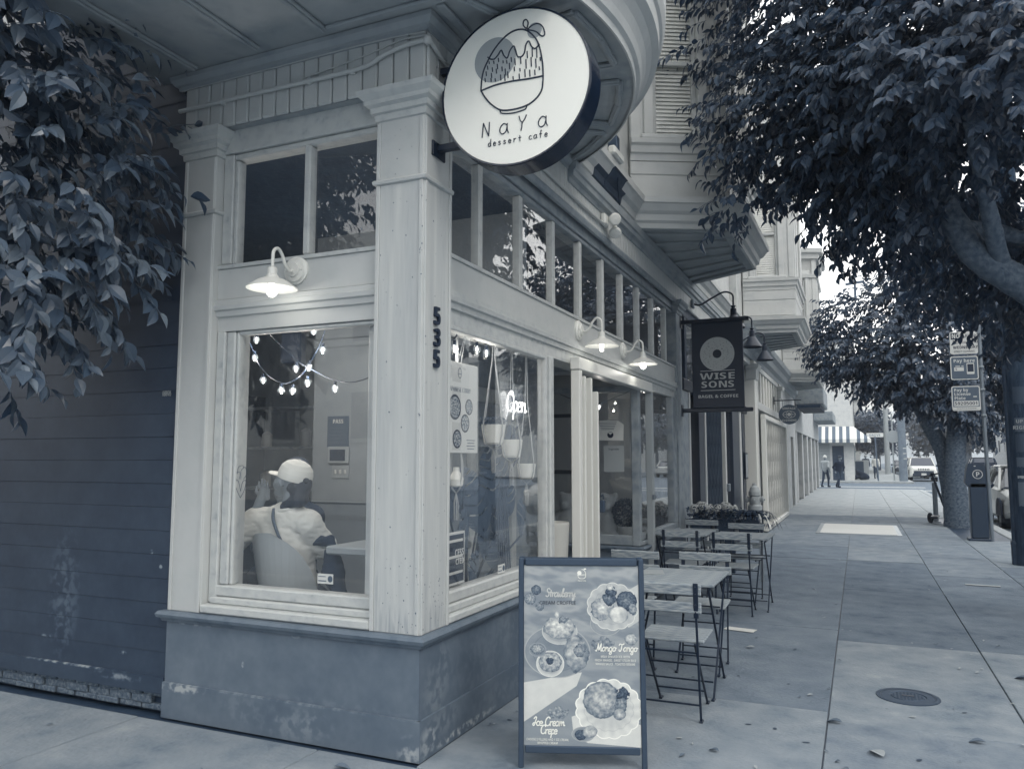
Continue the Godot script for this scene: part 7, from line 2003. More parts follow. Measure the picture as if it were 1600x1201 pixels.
	for p in [v3(0.10, 0.12, 0.16), v3(-0.02, 0.11, -0.5)]:
		b = MB.new(); b.lathe([Vector2(0.05, -0.022), Vector2(0.115, -0.022), Vector2(0.125, -0.01), Vector2(0.125, 0.01), Vector2(0.115, 0.022), Vector2(0.05, 0.022)], 20, Transform3D(Basis(v3(0, 1, 0), v3(1, 0, 0), v3(0, 0, -1)), p)); part(t, "wheel", b, M("rubber"))
	b = MB.new(); b.box(v3(0.06, 0.28, 0.16), v3(0.12, 0.10, 0.14), 0.03); part(t, "mudguard", b, M("cast_iron"))
	# manhole and cellar hatch
	t = thing("manhole_cover", "round cast iron utility cover in the pale slab", "manhole cover", v3(2.29, 0.0, -2.18))
	var ax = Transform3D.IDENTITY
	b = MB.new(); b.lathe([Vector2(0.185, -0.01), Vector2(0.185, 0.004), Vector2(0.17, 0.006), Vector2(0.158, 0.005)], 40, ax); part(t, "frame_ring", b, M("cast_iron"))
	b = MB.new(); b.lathe([Vector2(0.155, -0.01), Vector2(0.155, 0.004), Vector2(0.108, 0.005), Vector2(0.104, 0.001), Vector2(0.098, 0.001), Vector2(0.095, 0.005), Vector2(0.0, 0.0055)], 40, ax)
	for i in 9:
		for j in 9:
			var p = Vector2(i - 4, j - 4) * 0.02
			if p.length() < 0.088: b.box(v3(p.x, 0.006, p.y), v3(0.011, 0.003, 0.011), 0.0)
	part(t, "lid", b, M("cast_iron"))
	b = MB.new(); b.box(v3(0, 0.0075, 0), v3(0.07, 0.004, 0.03), 0.001); part(t, "lifting_bar", b, M("black_metal"))
	t = thing("cellar_hatch", "pale steel cellar hatch set flush in the sidewalk past the tables", "hatch", v3(1.98, 0.003, -14.85))
	b = MB.new(); b.bb(v3(-0.78, -0.01, -1.32), v3(0.80, 0.012, 1.27), 0.004); part(t, "frame", b, M("steel"))
	for s in [-1, 1]:
		b = MB.new(); b.bb(v3(-0.70, 0.012, 0.01 if s > 0 else -1.22), v3(0.72, 0.018, 1.17 if s > 0 else -0.01), 0.003); part(t, "leaf", b, M("paper"))
	for z in [-1.26, 1.21]:
		b = MB.new()
		for i in 30: b.box(v3(-0.7 + i * 0.048, 0.0135, z), v3(0.024, 0.004, 0.05)); 
		part(t, "drain_slots", b, M("cast_iron"))
	# poles and signs down the street
	t = thing("street_pole", "thick wooden street pole on the far corner beside the stop sign", "utility pole", v3(4.75, 0, -55.5))
	b = MB.new(); b.tube([v3(0, 0, 0), v3(0, 11, 0)], [0.27, 0.2], 14); part(t, "pole", b, M("slab_1"))
	for i in 3:
		b = MB.new(); b.box(v3(0.1, 1.5 + i * 0.35, 0.24), v3(0.25, 0.05, 0.02)); part(t, "reflector", b, M("paper"))
	t = thing("stop_sign", "octagonal stop sign seen from behind beside the thick wooden pole", "sign", v3(4.2, 0, -56.0))
	b = MB.new(); b.tube([v3(0, 0, 0), v3(0, 4.6, 0)], 0.05, 8); part(t, "post", b, M("gate_grey"))
	b = MB.new(); b.prism(ell(0.45, 0.45, 8), -0.01, 0.01, place(v3(0.05, 3.0, 0.07), 0, 0, PI / 8)); part(t, "plate", b, M("gate_grey"))
	t = thing("street_name_sign", "street name blade on a thin dark post at the far corner", "sign", v3(3.2, 0, -55.2))
	b = MB.new(); b.tube([v3(0, 0, 0), v3(-0.1, 3.0, 0)], 0.05, 8); part(t, "post", b, M("sign_grey"))
	b = MB.new(); b.box(v3(-0.1, 3.1, 0), v3(1.05, 0.28, 0.03), 0.01); part(t, "blade", b, M("paper"))
	words(t, "lettering", "GROVE", 0.14, place(v3(-0.1, 3.1, 0.016)), M("ink_soft"), "Droid Sans", true, 1.1)
	for k in 2:
		t = thing("street_pole", ["slim pale street pole down the next block", "dark farthest street pole down the next block"][k], "utility pole", [v3(4.6, 0, -82), v3(4.4, 0, -110)][k])
		b = MB.new(); b.tube([v3(0, 0, 0), v3(0, [10, 15][k], 0)], [0.26, 0.2], 10); part(t, "pole", b, M(["gate_grey", "cast_iron"][k]))
		b = MB.new(); b.box(v3(0, [9.4, 13.5][k], 0), v3(2.2, 0.12, 0.12)); part(t, "cross_arm", b, M("cast_iron"))
	t = thing("overhead_wires", "thin overhead wires sagging between the poles down the street", "wires", v3(4.7, 9.5, -55.5))
	for w in [[v3(0.3, 0.6, 0), v3(0, -0.2, -26.5)], [v3(-0.3, 0.2, 0), v3(-0.9, -0.2, -26.5)], [v3(0.2, -0.8, 0), v3(0.4, -1.4, -54)], [v3(0, 0.2, 0), v3(-6.0, -1.0, 14)], [v3(0, -0.2, 0), v3(12, -0.5, -3)], [v3(-0.1, 0.5, 0), v3(-0.4, 0.0, 46)]]:
		b = MB.new()
		var wp = []
		for i in 13: wp.append(w[0].lerp(w[1], i / 12.0) - v3(0, 1.0 * sin(PI * i / 12.0), 0))
		b.tube(wp, 0.016, 4, false); part(t, "wire", b, M("wire"))
	t = thing("rooftop_cross", "small dark cross shaped aerial above the roofs", "aerial", v3(2.2, 9.6, -40.0))
	b = MB.new(); b.bar(v3(0, 0, 0), v3(0, 1.5, 0), 0.12, 0.12); b.bar(v3(-0.45, 0.9, 0), v3(0.45, 0.98, 0), 0.12, 0.12); b.bar(v3(0.4, 0.95, 0), v3(0.75, 0.4, 0), 0.12, 0.12); b.bar(v3(0, 0.1, 0), v3(-2.5, -0.6, 0), 0.06, 0.06); part(t, "cross", b, M("cast_iron"))
	t = thing("utility_cabinet", "grey utility cabinet against the wall beyond the awning", "cabinet", v3(2.05, 0, -60))
	b = MB.new(); b.box(v3(0, 0.7, 0), v3(1.3, 1.4, 0.7), 0.03); part(t, "body", b, M("gate_grey"))
	b = MB.new(); b.box(v3(0, 0.7, 0.355), v3(0.6, 1.2, 0.01)); part(t, "door", b, M("cast_iron"))
	t = thing("dark_bundle", "heap of dark bags by the wall past the awning", "bags", v3(2.1, 0, -57.6))
	t.scale = v3(0.75, 0.75, 0.75)
	b = sdf_body([[v3(-0.5, 0.9, 0), v3(0.4, 0.35, 0), 0.22, 0.3], [v3(0.1, 0.25, 0.1), v3(0.6, 0.25, 0), 0.25, 0.2], [v3(-0.45, 0.25, 0.1), v3(-0.3, 0.3, 0), 0.22, 0.2]], 0.06, 0.1); part(t, "cloth", b, M("dark_cloth"))
	b = sdf_body([[v3(-0.8, 0.2, 0.2), v3(-0.75, 0.25, 0.2), 0.22, 0.22]], 0.06, 0.05); part(t, "pale_bag", b, M("paper"))

# ---------------------------------------------------------------- vehicles
func loft(b: MB, st: Array):
	# st: [z, y0, y1, half width low, half width top, corner]
	var rings = []
	for s in st:
		var c = s[5]
		rings.append([v3(-s[3] + c * 0.4, s[1], s[0]), v3(-s[3], s[1] + c, s[0]), v3(-lerpf(s[3], s[4], 0.55) - 0.02, lerpf(s[1], s[2], 0.55), s[0]), v3(-s[4], s[2] - c, s[0]), v3(-s[4] + c, s[2], s[0]), v3(s[4] - c, s[2], s[0]), v3(s[4], s[2] - c, s[0]), v3(lerpf(s[3], s[4], 0.55) + 0.02, lerpf(s[1], s[2], 0.55), s[0]), v3(s[3], s[1] + c, s[0]), v3(s[3] - c * 0.4, s[1], s[0])])
	for i in rings.size() - 1:
		var ctr = Vector3.ZERO
		for p in rings[i]: ctr += p / 20.0
		for p in rings[i + 1]: ctr += p / 20.0
		for j in 10:
			var q = (j + 1) % 10
			b.qo(rings[i][j], rings[i][q], rings[i + 1][q], rings[i + 1][j], ctr)
	for e in [0, rings.size() - 1]:
		var c = Vector3.ZERO
		for p in rings[e]: c += p / 10.0
		for j in 10:
			var q = (j + 1) % 10
			if e == 0: b.tri(c, rings[e][q], rings[e][j])
			else: b.tri(c, rings[e][j], rings[e][q])
func car(label: String, at: Vector3, turn: float, paint: String, suv: bool):
	# front towards +z
	var t = thing("parked_car", label, "car", at, turn, "cars parked along the street")
	var k = 1.18 if suv else 1.0
	var b := MB.new()
	if suv: loft(b, [[-2.2, 0.42, 0.98, 0.82, 0.78, 0.1], [-2.1, 0.3, 1.08, 0.90, 0.84, 0.08], [-1.0, 0.28, 1.12, 0.93, 0.88, 0.06], [0.8, 0.28, 1.12, 0.93, 0.88, 0.06], [1.9, 0.3, 1.06, 0.92, 0.82, 0.08], [2.2, 0.36, 0.98, 0.88, 0.78, 0.1], [2.27, 0.45, 0.9, 0.8, 0.72, 0.1]])
	else: loft(b, [[-2.25, 0.42, 0.85, 0.78, 0.70, 0.1], [-2.1, 0.3, 0.95, 0.86, 0.78, 0.1], [-1.2, 0.24, 0.97, 0.9, 0.84, 0.07], [0.7, 0.22, 0.94, 0.9, 0.84, 0.07], [1.7, 0.24, 0.84, 0.88, 0.78, 0.1], [2.15, 0.3, 0.72, 0.82, 0.7, 0.1], [2.25, 0.36, 0.62, 0.72, 0.6, 0.1]])
	part(t, "body", b, M(paint))
	b = MB.new()
	if suv: loft(b, [[-2.05, 1.05, 1.35, 0.82, 0.7, 0.06], [-1.85, 1.05, 1.66, 0.84, 0.68, 0.07], [0.1, 1.05, 1.70, 0.84, 0.68, 0.07], [0.95, 1.05, 1.12, 0.84, 0.80, 0.02]])
	else: loft(b, [[-1.75, 0.9, 1.0, 0.78, 0.7, 0.03], [-0.95, 0.9, 1.38, 0.80, 0.62, 0.08], [0.05, 0.9, 1.43, 0.80, 0.62, 0.08], [1.05, 0.88, 0.95, 0.80, 0.74, 0.02]])
	part(t, "glasshouse", b, M("car_glass"))
	b = MB.new()
	var ry = 1.70 if suv else 1.43
	b.box(v3(0, ry + 0.004, -0.9 if suv else -0.45), v3(1.32, 0.05, 1.95 if suv else 1.1), 0.02)
	for s in [-1, 1]:
		b.bar(v3(s * 0.66, ry - 0.03, 0.08), v3(s * 0.82, ry - 0.58, 0.98), 0.06, 0.05, 0.01); b.bar(v3(s * 0.67, ry - 0.04, -0.55), v3(s * 0.84, ry - 0.55, -0.55), 0.05, 0.07, 0.01)
		b.bar(v3(s * 0.66, ry - 0.04, -1.0 if not suv else -1.9), v3(s * 0.80, ry - 0.5, -1.75 if not suv else -2.05), 0.06, 0.12, 0.01)
	part(t, "roof", b, M(paint))
	for s in [-1, 1]:
		for z in [1.38, -1.35]:
			var wx = Transform3D(Basis(v3(0, 1, 0), v3(1, 0, 0), v3(0, 0, -1)), v3(s * 0.80, 0.33 * k - 0.01, z))
			b = MB.new(); b.lathe([Vector2(0.2, -0.11), Vector2(0.31, -0.11), Vector2(0.33, -0.08), Vector2(0.33, 0.08), Vector2(0.31, 0.11), Vector2(0.2, 0.11)].map(func(p): return Vector2(p.x * k, p.y)), 26, wx); var w = part(t, "wheel", b, M("rubber"))
			b = MB.new(); b.lathe([Vector2(0.0, -0.07), Vector2(0.2, -0.09), Vector2(0.21, -0.10), Vector2(0.21, 0.10), Vector2(0.2, 0.09), Vector2(0.0, 0.07)].map(func(p): return Vector2(p.x * k, p.y)), 20, wx); part(w, "rim", b, M("steel"))
			b = MB.new()
			var arch = PackedVector2Array()
			for i in 13: arch.append(Vector2(cos(PI * i / 12) * 0.40 * k, sin(PI * i / 12) * 0.40 * k + 0.33 * k - 0.02))
			b.prism(arch, -0.02, 0.02, Transform3D(Basis(v3(0, 0, 1), v3(0, 1, 0), v3(-1, 0, 0)), v3(s * 0.905, 0, z))); part(t, "wheel_arch", b, M("rubber"))
		b = MB.new(); b.sphere(v3(s * 0.66, 0.86 if suv else 0.66, 2.14 if suv else 2.08), v3(0.14, 0.08, 0.09), 12, 8); part(t, "headlight", b, M("headlamp"))
		b = MB.new(); b.box(v3(s * 0.66, 0.86, -2.2), v3(0.2, 0.16, 0.06), 0.02); part(t, "tail_light", b, M("sign_grey"))
		b = MB.new(); b.sphere(v3(s * 1.0, 1.12 if suv else 0.98, 0.72), v3(0.11, 0.08, 0.06), 10, 7); part(t, "mirror", b, M("car_dark"))
	b = MB.new(); b.box(v3(0, 0.5, 2.2), v3(1.5, 0.26, 0.16), 0.05); part(t, "bumper", b, M("car_dark") if suv else M(paint))
	if suv:
		for i in 7:
			b = MB.new(); b.box(v3(-0.33 + i * 0.11, 0.88, 2.26), v3(0.055, 0.15, 0.04), 0.01); part(t, "grille_slot", b, M("ink"))
		b = MB.new(); b.box(v3(0, 0.68, 2.24), v3(1.3, 0.2, 0.08), 0.02); part(t, "lower_grille", b, M("car_dark"))
	else:
		b = MB.new(); b.box(v3(0, 0.55, 2.24), v3(0.8, 0.14, 0.06), 0.02); part(t, "grille", b, M("ink"))
	b = MB.new(); b.box(v3(0, 0.52, 2.30), v3(0.32, 0.15, 0.01), 0.003); part(t, "number_plate", b, M("paper"))
	return t
func vehicles():
	car("silver car at the right edge, parked just past the pay station", v3(5.95, -0.125, -19.6), 0.0, "car_silver", false)
	car("pale sport utility car with slotted grille parked facing down the far block", v3(6.25, -0.126, -62.0), 0.0, "car_white", true)
	car("white car parked directly behind the slotted grille car", v3(6.3, -0.126, -70), 0.0, "car_white", true)
	car("dark car seen from behind across the far street, left of the pale buildings", v3(10.6, -0.126, -66.5), PI, "car_dark", true)
	car("pale car across the far street, rightmost of the distant cars", v3(13.3, -0.126, -66.5), PI, "car_silver", false)
	car("dark small car far down the left kerb beyond the street poles", v3(6.3, -0.126, -92), 0.0, "car_dark", false)
	car("white car parked at the kerb opposite the cafe door, seen only in the window glass", v3(6.0, -0.125, -6.2), 0.0, "car_white", true)
	car("silver car parked at the kerb beside the corner, seen only in the window glass", v3(6.0, -0.125, 0.2), 0.0, "car_silver", false)

# ---------------------------------------------------------------- people
func walker(label: String, at: Vector3, turn: float, top: String, legs: String, stride: float, lean: float, hair: String, hat := false):
	var t = thing("person", label, "person", at, turn)
	var L = func(x, y, z): return v3(x, y, z + maxf(0.0, y - 0.9) * lean)
	var b = sdf_body([[L.call(0, 0.95, 0), L.call(0, 1.12, 0), 0.15, 0.14, v3(1.15, 1, 0.8)], [L.call(0, 1.12, 0), L.call(0, 1.36, 0), 0.15, 0.16, v3(1.2, 1, 0.75)], [L.call(-0.17, 1.42, 0), L.call(0.17, 1.42, 0), 0.075, 0.075], [L.call(-0.20, 1.41, 0), L.call(-0.25, 1.14, -0.04 - stride * 0.15), 0.062, 0.05], [L.call(-0.25, 1.14, -0.04 - stride * 0.15), L.call(-0.22, 0.92, 0.10), 0.05, 0.042], [L.call(0.20, 1.41, 0), L.call(0.25, 1.14, 0.03 + stride * 0.1), 0.062, 0.05], [L.call(0.25, 1.14, 0.03 + stride * 0.1), L.call(0.22, 0.92, 0.16), 0.05, 0.042]], 0.025, 0.05)
	part(t, "jacket", b, M(top))
	b = sdf_body([[v3(-0.08, 0.95, 0), v3(-0.1, 0.5, stride * 0.3), 0.10, 0.07], [v3(-0.1, 0.5, stride * 0.3), v3(-0.1, 0.10, stride * 0.3 - 0.05), 0.07, 0.05], [v3(0.08, 0.95, 0), v3(0.1, 0.5, -stride * 0.12), 0.10, 0.07], [v3(0.1, 0.5, -stride * 0.12), v3(0.1, 0.12, -stride * 0.55), 0.07, 0.05]], 0.025, 0.04)
	part(t, "trousers", b, M(legs))
	b = sdf_body([[v3(-0.1, 0.05, stride * 0.3 - 0.06), v3(-0.1, 0.045, stride * 0.3 + 0.12), 0.05, 0.045], [v3(0.1, 0.06, -stride * 0.55), v3(0.1, 0.045, -stride * 0.55 + 0.15), 0.05, 0.04]], 0.02, 0.02)
	part(t, "shoes", b, M("rubber"))
	b = sdf_body([[L.call(0, 1.42, 0), L.call(0, 1.54, 0.01), 0.055, 0.05], [L.call(0, 1.66, 0.01), L.call(0, 1.66, 0.02), 0.093, 0.09], [L.call(0, 1.60, 0.05), L.call(0, 1.57, 0.06), 0.06, 0.04], [L.call(0, 1.63, 0.11), L.call(0, 1.62, 0.125), 0.018, 0.014], [L.call(-0.22, 0.90, 0.11), L.call(-0.21, 0.82, 0.14), 0.04, 0.03], [L.call(0.22, 0.90, 0.17), L.call(0.21, 0.82, 0.20), 0.04, 0.03]], 0.02, 0.02)
	part(t, "body", b, M("skin"))
	b = sdf_body([[L.call(0, 1.70, -0.02), L.call(0, 1.70, 0.0), 0.105, 0.1], [L.call(0, 1.62, -0.06), L.call(0, 1.6, -0.06), 0.07, 0.06]] if not hat else [[L.call(0, 1.72, 0.0), L.call(0, 1.73, 0.0), 0.11, 0.1], [L.call(0, 1.71, 0.08), L.call(0, 1.70, 0.15), 0.05, 0.03]], 0.02, 0.03)
	part(t, "hair" if not hat else "cap", b, M(hair))
func people():
	walker("person in dark clothes striding across the next street, leaning forward", v3(0.95, -0.12, -44.6), 0.5, "dark_cloth", "denim", 0.8, 0.35, "hair")
	walker("person in a pale patterned jacket half behind the last pillar", v3(0.25, -0.12, -45.4), 2.7, "gate_grey", "denim", 0.5, 0.0, "paper", true)
	walker("person in a dark jacket walking towards us past the awning", v3(2.5, 0.0, -61.5), 0.05, "dark_cloth", "sign_grey", 0.45, 0.05, "gate_grey")
	walker("person in a pale shirt walking just behind the street name post", v3(3.2, 0.0, -62.5), 0.1, "paper", "denim", 0.4, 0.0, "hair")
	# the person at the window, back to us, face to the left
	var t = thing("person", "person in white cap and white sweater sitting with back to the left window, hands raised", "person", v3(-1.29, 0.67, -0.52))
	var o = -v3(-1.24, 0.67, -0.52)
	var B = func(list):
		var r = []
		for q in list:
			var e = q.duplicate(); e[0] += o; e[1] += o; r.append(e)
		return r
	var skin = B.call([
		[v3(-1.17, 1.385, -0.50), v3(-1.19, 1.375, -0.50), 0.088, 0.088], [v3(-1.235, 1.35, -0.50), v3(-1.285, 1.295, -0.50), 0.064, 0.036], [v3(-1.25, 1.35, -0.45), v3(-1.27, 1.335, -0.46), 0.035, 0.03],
		[v3(-1.295, 1.362, -0.5), v3(-1.325, 1.338, -0.5), 0.016, 0.011], [v3(-1.30, 1.316, -0.5), v3(-1.311, 1.315, -0.5), 0.013, 0.009], [v3(-1.30, 1.300, -0.5), v3(-1.306, 1.300, -0.5), 0.013, 0.009], [v3(-1.205, 1.36, -0.408), v3(-1.198, 1.335, -0.408), 0.017, 0.011], [v3(-1.30, 1.385, -0.47), v3(-1.302, 1.385, -0.47), 0.012, 0.012],
		[v3(-1.18, 1.30, -0.50), v3(-1.20, 1.16, -0.50), 0.056, 0.062],
		[v3(-1.505, 1.12, -0.50), v3(-1.475, 1.215, -0.53), 0.033, 0.025], [v3(-1.475, 1.215, -0.53), v3(-1.455, 1.285, -0.55), 0.028, 0.036]])
	var b = sdf_body(skin, 0.008, 0.018)
	# fingers: five chains rooted in the palm
	var fb = B.call([[v3(-1.475, 1.20, -0.53), v3(-1.457, 1.275, -0.55), 0.026, 0.032], [v3(-1.435, 1.25, -0.55), v3(-1.44, 1.285, -0.55), 0.022, 0.02]])
	for f in [[-0.028, 0.028, 0.026], [-0.010, 0.036, 0.032], [0.008, 0.034, 0.030], [0.025, 0.027, 0.024]]:
		var r0 = v3(-1.455 + f[0], 1.296, -0.552); var r1 = r0 + v3(f[0] * 0.35 - 0.004, f[1], 0.008); var r2 = r1 + v3(0.004, f[2], 0.004)
		fb += B.call([[r0 - v3(0, 0.02, 0), r0, 0.0105, 0.0098], [r0, r1, 0.0095, 0.0085], [r1, r2, 0.0085, 0.0065]])
	fb += B.call([[v3(-1.485, 1.255, -0.545), v3(-1.508, 1.285, -0.535), 0.013, 0.010], [v3(-1.508, 1.285, -0.535), v3(-1.512, 1.318, -0.535), 0.009, 0.007]])
	var hand = sdf_body(fb, 0.004, 0.007)
	b.v.append_array(hand.v); b.n.append_array(hand.n); b.u.append_array(hand.u)
	# the other hand, behind
	fb = B.call([[v3(-1.36, 1.14, -0.66), v3(-1.385, 1.235, -0.64), 0.028, 0.03], [v3(-1.385, 1.235, -0.64), v3(-1.39, 1.26, -0.64), 0.034, 0.032]])
	for f in [-0.024, -0.008, 0.008, 0.022]:
		var r0 = v3(-1.39 + f, 1.275, -0.64)
		fb += B.call([[r0 - v3(0, 0.02, 0), r0 + v3(-0.006, 0.03, 0.006), 0.010, 0.0085], [r0 + v3(-0.006, 0.03, 0.006), r0 + v3(-0.018, 0.05, 0.012), 0.0085, 0.007]])
	fb += B.call([[v3(-1.41, 1.24, -0.63), v3(-1.435, 1.275, -0.625), 0.012, 0.008]])
	hand = sdf_body(fb, 0.005, 0.008)
	b.v.append_array(hand.v); b.n.append_array(hand.n); b.u.append_array(hand.u)
	part(t, "body", b, M("skin"))
	b = sdf_body(B.call([
		[v3(-1.24, 0.72, -0.56), v3(-1.25, 0.98, -0.52), 0.17, 0.165, v3(1.15, 1, 0.8)], [v3(-1.25, 0.98, -0.52), v3(-1.23, 1.10, -0.51), 0.165, 0.13, v3(1.2, 1, 0.8)],
		[v3(-1.42, 1.11, -0.50), v3(-1.07, 1.10, -0.51), 0.075, 0.078], [v3(-1.22, 1.14, -0.50), v3(-1.20, 1.165, -0.5), 0.075, 0.07],
		[v3(-1.43, 1.10, -0.49), v3(-1.58, 0.985, -0.44), 0.083, 0.075], [v3(-1.58, 0.985, -0.44), v3(-1.51, 1.115, -0.5), 0.072, 0.046], [v3(-1.508, 1.12, -0.50), v3(-1.50, 1.135, -0.505), 0.048, 0.042],
		[v3(-1.06, 1.09, -0.51), v3(-1.02, 0.95, -0.62), 0.083, 0.075], [v3(-1.02, 0.95, -0.62), v3(-1.34, 1.05, -0.70), 0.065, 0.05], [v3(-1.34, 1.05, -0.70), v3(-1.36, 1.12, -0.67), 0.05, 0.04]]), 0.011, 0.04, [0.008, 13.0, v3(0.55, 1.5, 0.55)])
	var collar := MB.new()
	var cl = []
	for i in 25: cl.append(v3(-1.20 + cos(TAU * i / 24) * 0.072, 1.178 + 0.012 * cos(TAU * i / 24), -0.5 + sin(TAU * i / 24) * 0.072) + o)
	collar.tube(cl, 0.014, 8, false)
	part(t, "collar", collar, M("sweater"))
	collar = MB.new(); collar.tube([v3(-1.513, 1.10, -0.498) + o, v3(-1.498, 1.142, -0.51) + o], 0.046, 12); part(t, "cuff", collar, M("sweater"))
	part(t, "sweater", b, M("sweater"))
	b = sdf_body(B.call([[v3(-1.135, 1.345, -0.505), v3(-1.14, 1.335, -0.50), 0.080, 0.078], [v3(-1.11, 1.31, -0.49), v3(-1.10, 1.25, -0.475), 0.055, 0.046], [v3(-1.10, 1.25, -0.465), v3(-1.20, 1.20, -0.445), 0.045, 0.028]]), 0.008, 0.025, [0.006, 22.0, v3(1, 0.35, 1)])
	part(t, "hair", b, M("hair"))
	var capx = Transform3D(Basis.from_euler(v3(0, 0, -0.30)).scaled(Vector3.ONE * 0.97), v3(-1.165, 1.39, -0.5) + o)
	b = MB.new()
	b.lathe([Vector2(0.111, -0.02), Vector2(0.113, 0.0), Vector2(0.112, 0.025), Vector2(0.102, 0.058), Vector2(0.08, 0.085), Vector2(0.045, 0.102), Vector2(0.012, 0.108), Vector2(0.008, 0.113), Vector2(0.0, 0.114)], 28, capx)
	var bp = []
	for i in 11:
		var a = lerpf(-1.05, 1.05, i / 10.0)
		bp.append([v3(-cos(a) * 0.108, -0.012, sin(a) * 0.108), v3(-0.075 - cos(a) * 0.125, -0.006 - 0.02 * cos(a) - 0.012 * sin(a) * sin(a), sin(a) * 0.092)])
	for i in 10:
		b.quad(capx * bp[i][0], capx * bp[i + 1][0], capx * bp[i + 1][1], capx * bp[i][1])
		b.quad(capx * (bp[i][1] - v3(0, 0.004, 0)), capx * (bp[i + 1][1] - v3(0, 0.004, 0)), capx * (bp[i + 1][0] - v3(0, 0.006, 0)), capx * (bp[i][0] - v3(0, 0.006, 0)))
		b.quad(capx * bp[i][1], capx * bp[i + 1][1], capx * (bp[i + 1][1] - v3(0, 0.004, 0)), capx * (bp[i][1] - v3(0, 0.004, 0)))
	part(t, "cap", b, M("cap_white"))
	b = MB.new(); b.sphere(capx * v3(0.108, 0.005, 0.02), v3(0.012, 0.02, 0.028), 10, 6); part(t, "cap_opening", b, M("hair"))
	b = MB.new()
	var sp = []
	for p in [v3(-1.27, 1.185, -0.43), v3(-1.235, 1.13, -0.385), v3(-1.19, 1.05, -0.372), v3(-1.14, 0.96, -0.378), v3(-1.10, 0.86, -0.40)]: sp.append(p + o)
	b.tube(smooth_pts(sp, 5), 0.010, 6); part(t, "bag_strap", b, M("strap"))
	b = sdf_body(B.call([[v3(-1.30, 0.72, -0.6), v3(-1.62, 0.70, -0.72), 0.11, 0.085], [v3(-1.62, 0.70, -0.72), v3(-1.60, 0.30, -0.70), 0.075, 0.055], [v3(-1.18, 0.72, -0.62), v3(-1.45, 0.70, -0.95), 0.11, 0.085], [v3(-1.45, 0.70, -0.95), v3(-1.45, 0.3, -0.93), 0.075, 0.055]]), 0.02, 0.04)
	part(t, "trousers", b, M("dark_cloth"))
	# companion beyond, mostly hidden
	t = thing("person", "dark haired person sitting beyond the one in the white cap", "person", v3(-1.62, 0.67, -1.0))
	b = sdf_body([[v3(0, 0.05, 0), v3(0, 0.40, 0), 0.16, 0.16, v3(1.1, 1, 0.8)], [v3(-0.16, 0.44, 0), v3(0.16, 0.44, 0), 0.07, 0.07], [v3(0.2, 0.42, 0.02), v3(0.27, 0.2, 0.1), 0.06, 0.05], [v3(-0.2, 0.42, 0.02), v3(-0.24, 0.2, 0.1), 0.06, 0.05]], 0.02, 0.05); part(t, "top", b, M("dark_cloth"))
	b = sdf_body([[v3(0, 0.46, 0), v3(0, 0.58, 0), 0.055, 0.05], [v3(0, 0.70, 0.0), v3(0, 0.70, 0.01), 0.09, 0.088], [v3(0, 0.65, 0.04), v3(0, 0.61, 0.055), 0.06, 0.04], [v3(0, 0.68, 0.1), v3(0, 0.665, 0.112), 0.015, 0.012], [v3(-0.088, 0.68, 0), v3(-0.09, 0.66, 0), 0.016, 0.012], [v3(0.088, 0.68, 0), v3(0.09, 0.66, 0), 0.016, 0.012], [v3(-0.24, 0.2, 0.1), v3(-0.12, 0.18, 0.2), 0.04, 0.035], [v3(0.27, 0.2, 0.1), v3(0.13, 0.18, 0.2), 0.04, 0.035]], 0.012, 0.02); part(t, "body", b, M("skin"))
	b = sdf_body([[v3(0, 0.745, -0.015), v3(0, 0.74, 0.0), 0.10, 0.098], [v3(0, 0.68, -0.05), v3(0, 0.62, -0.05), 0.075, 0.06]], 0.012, 0.03); part(t, "hair", b, M("hair"))

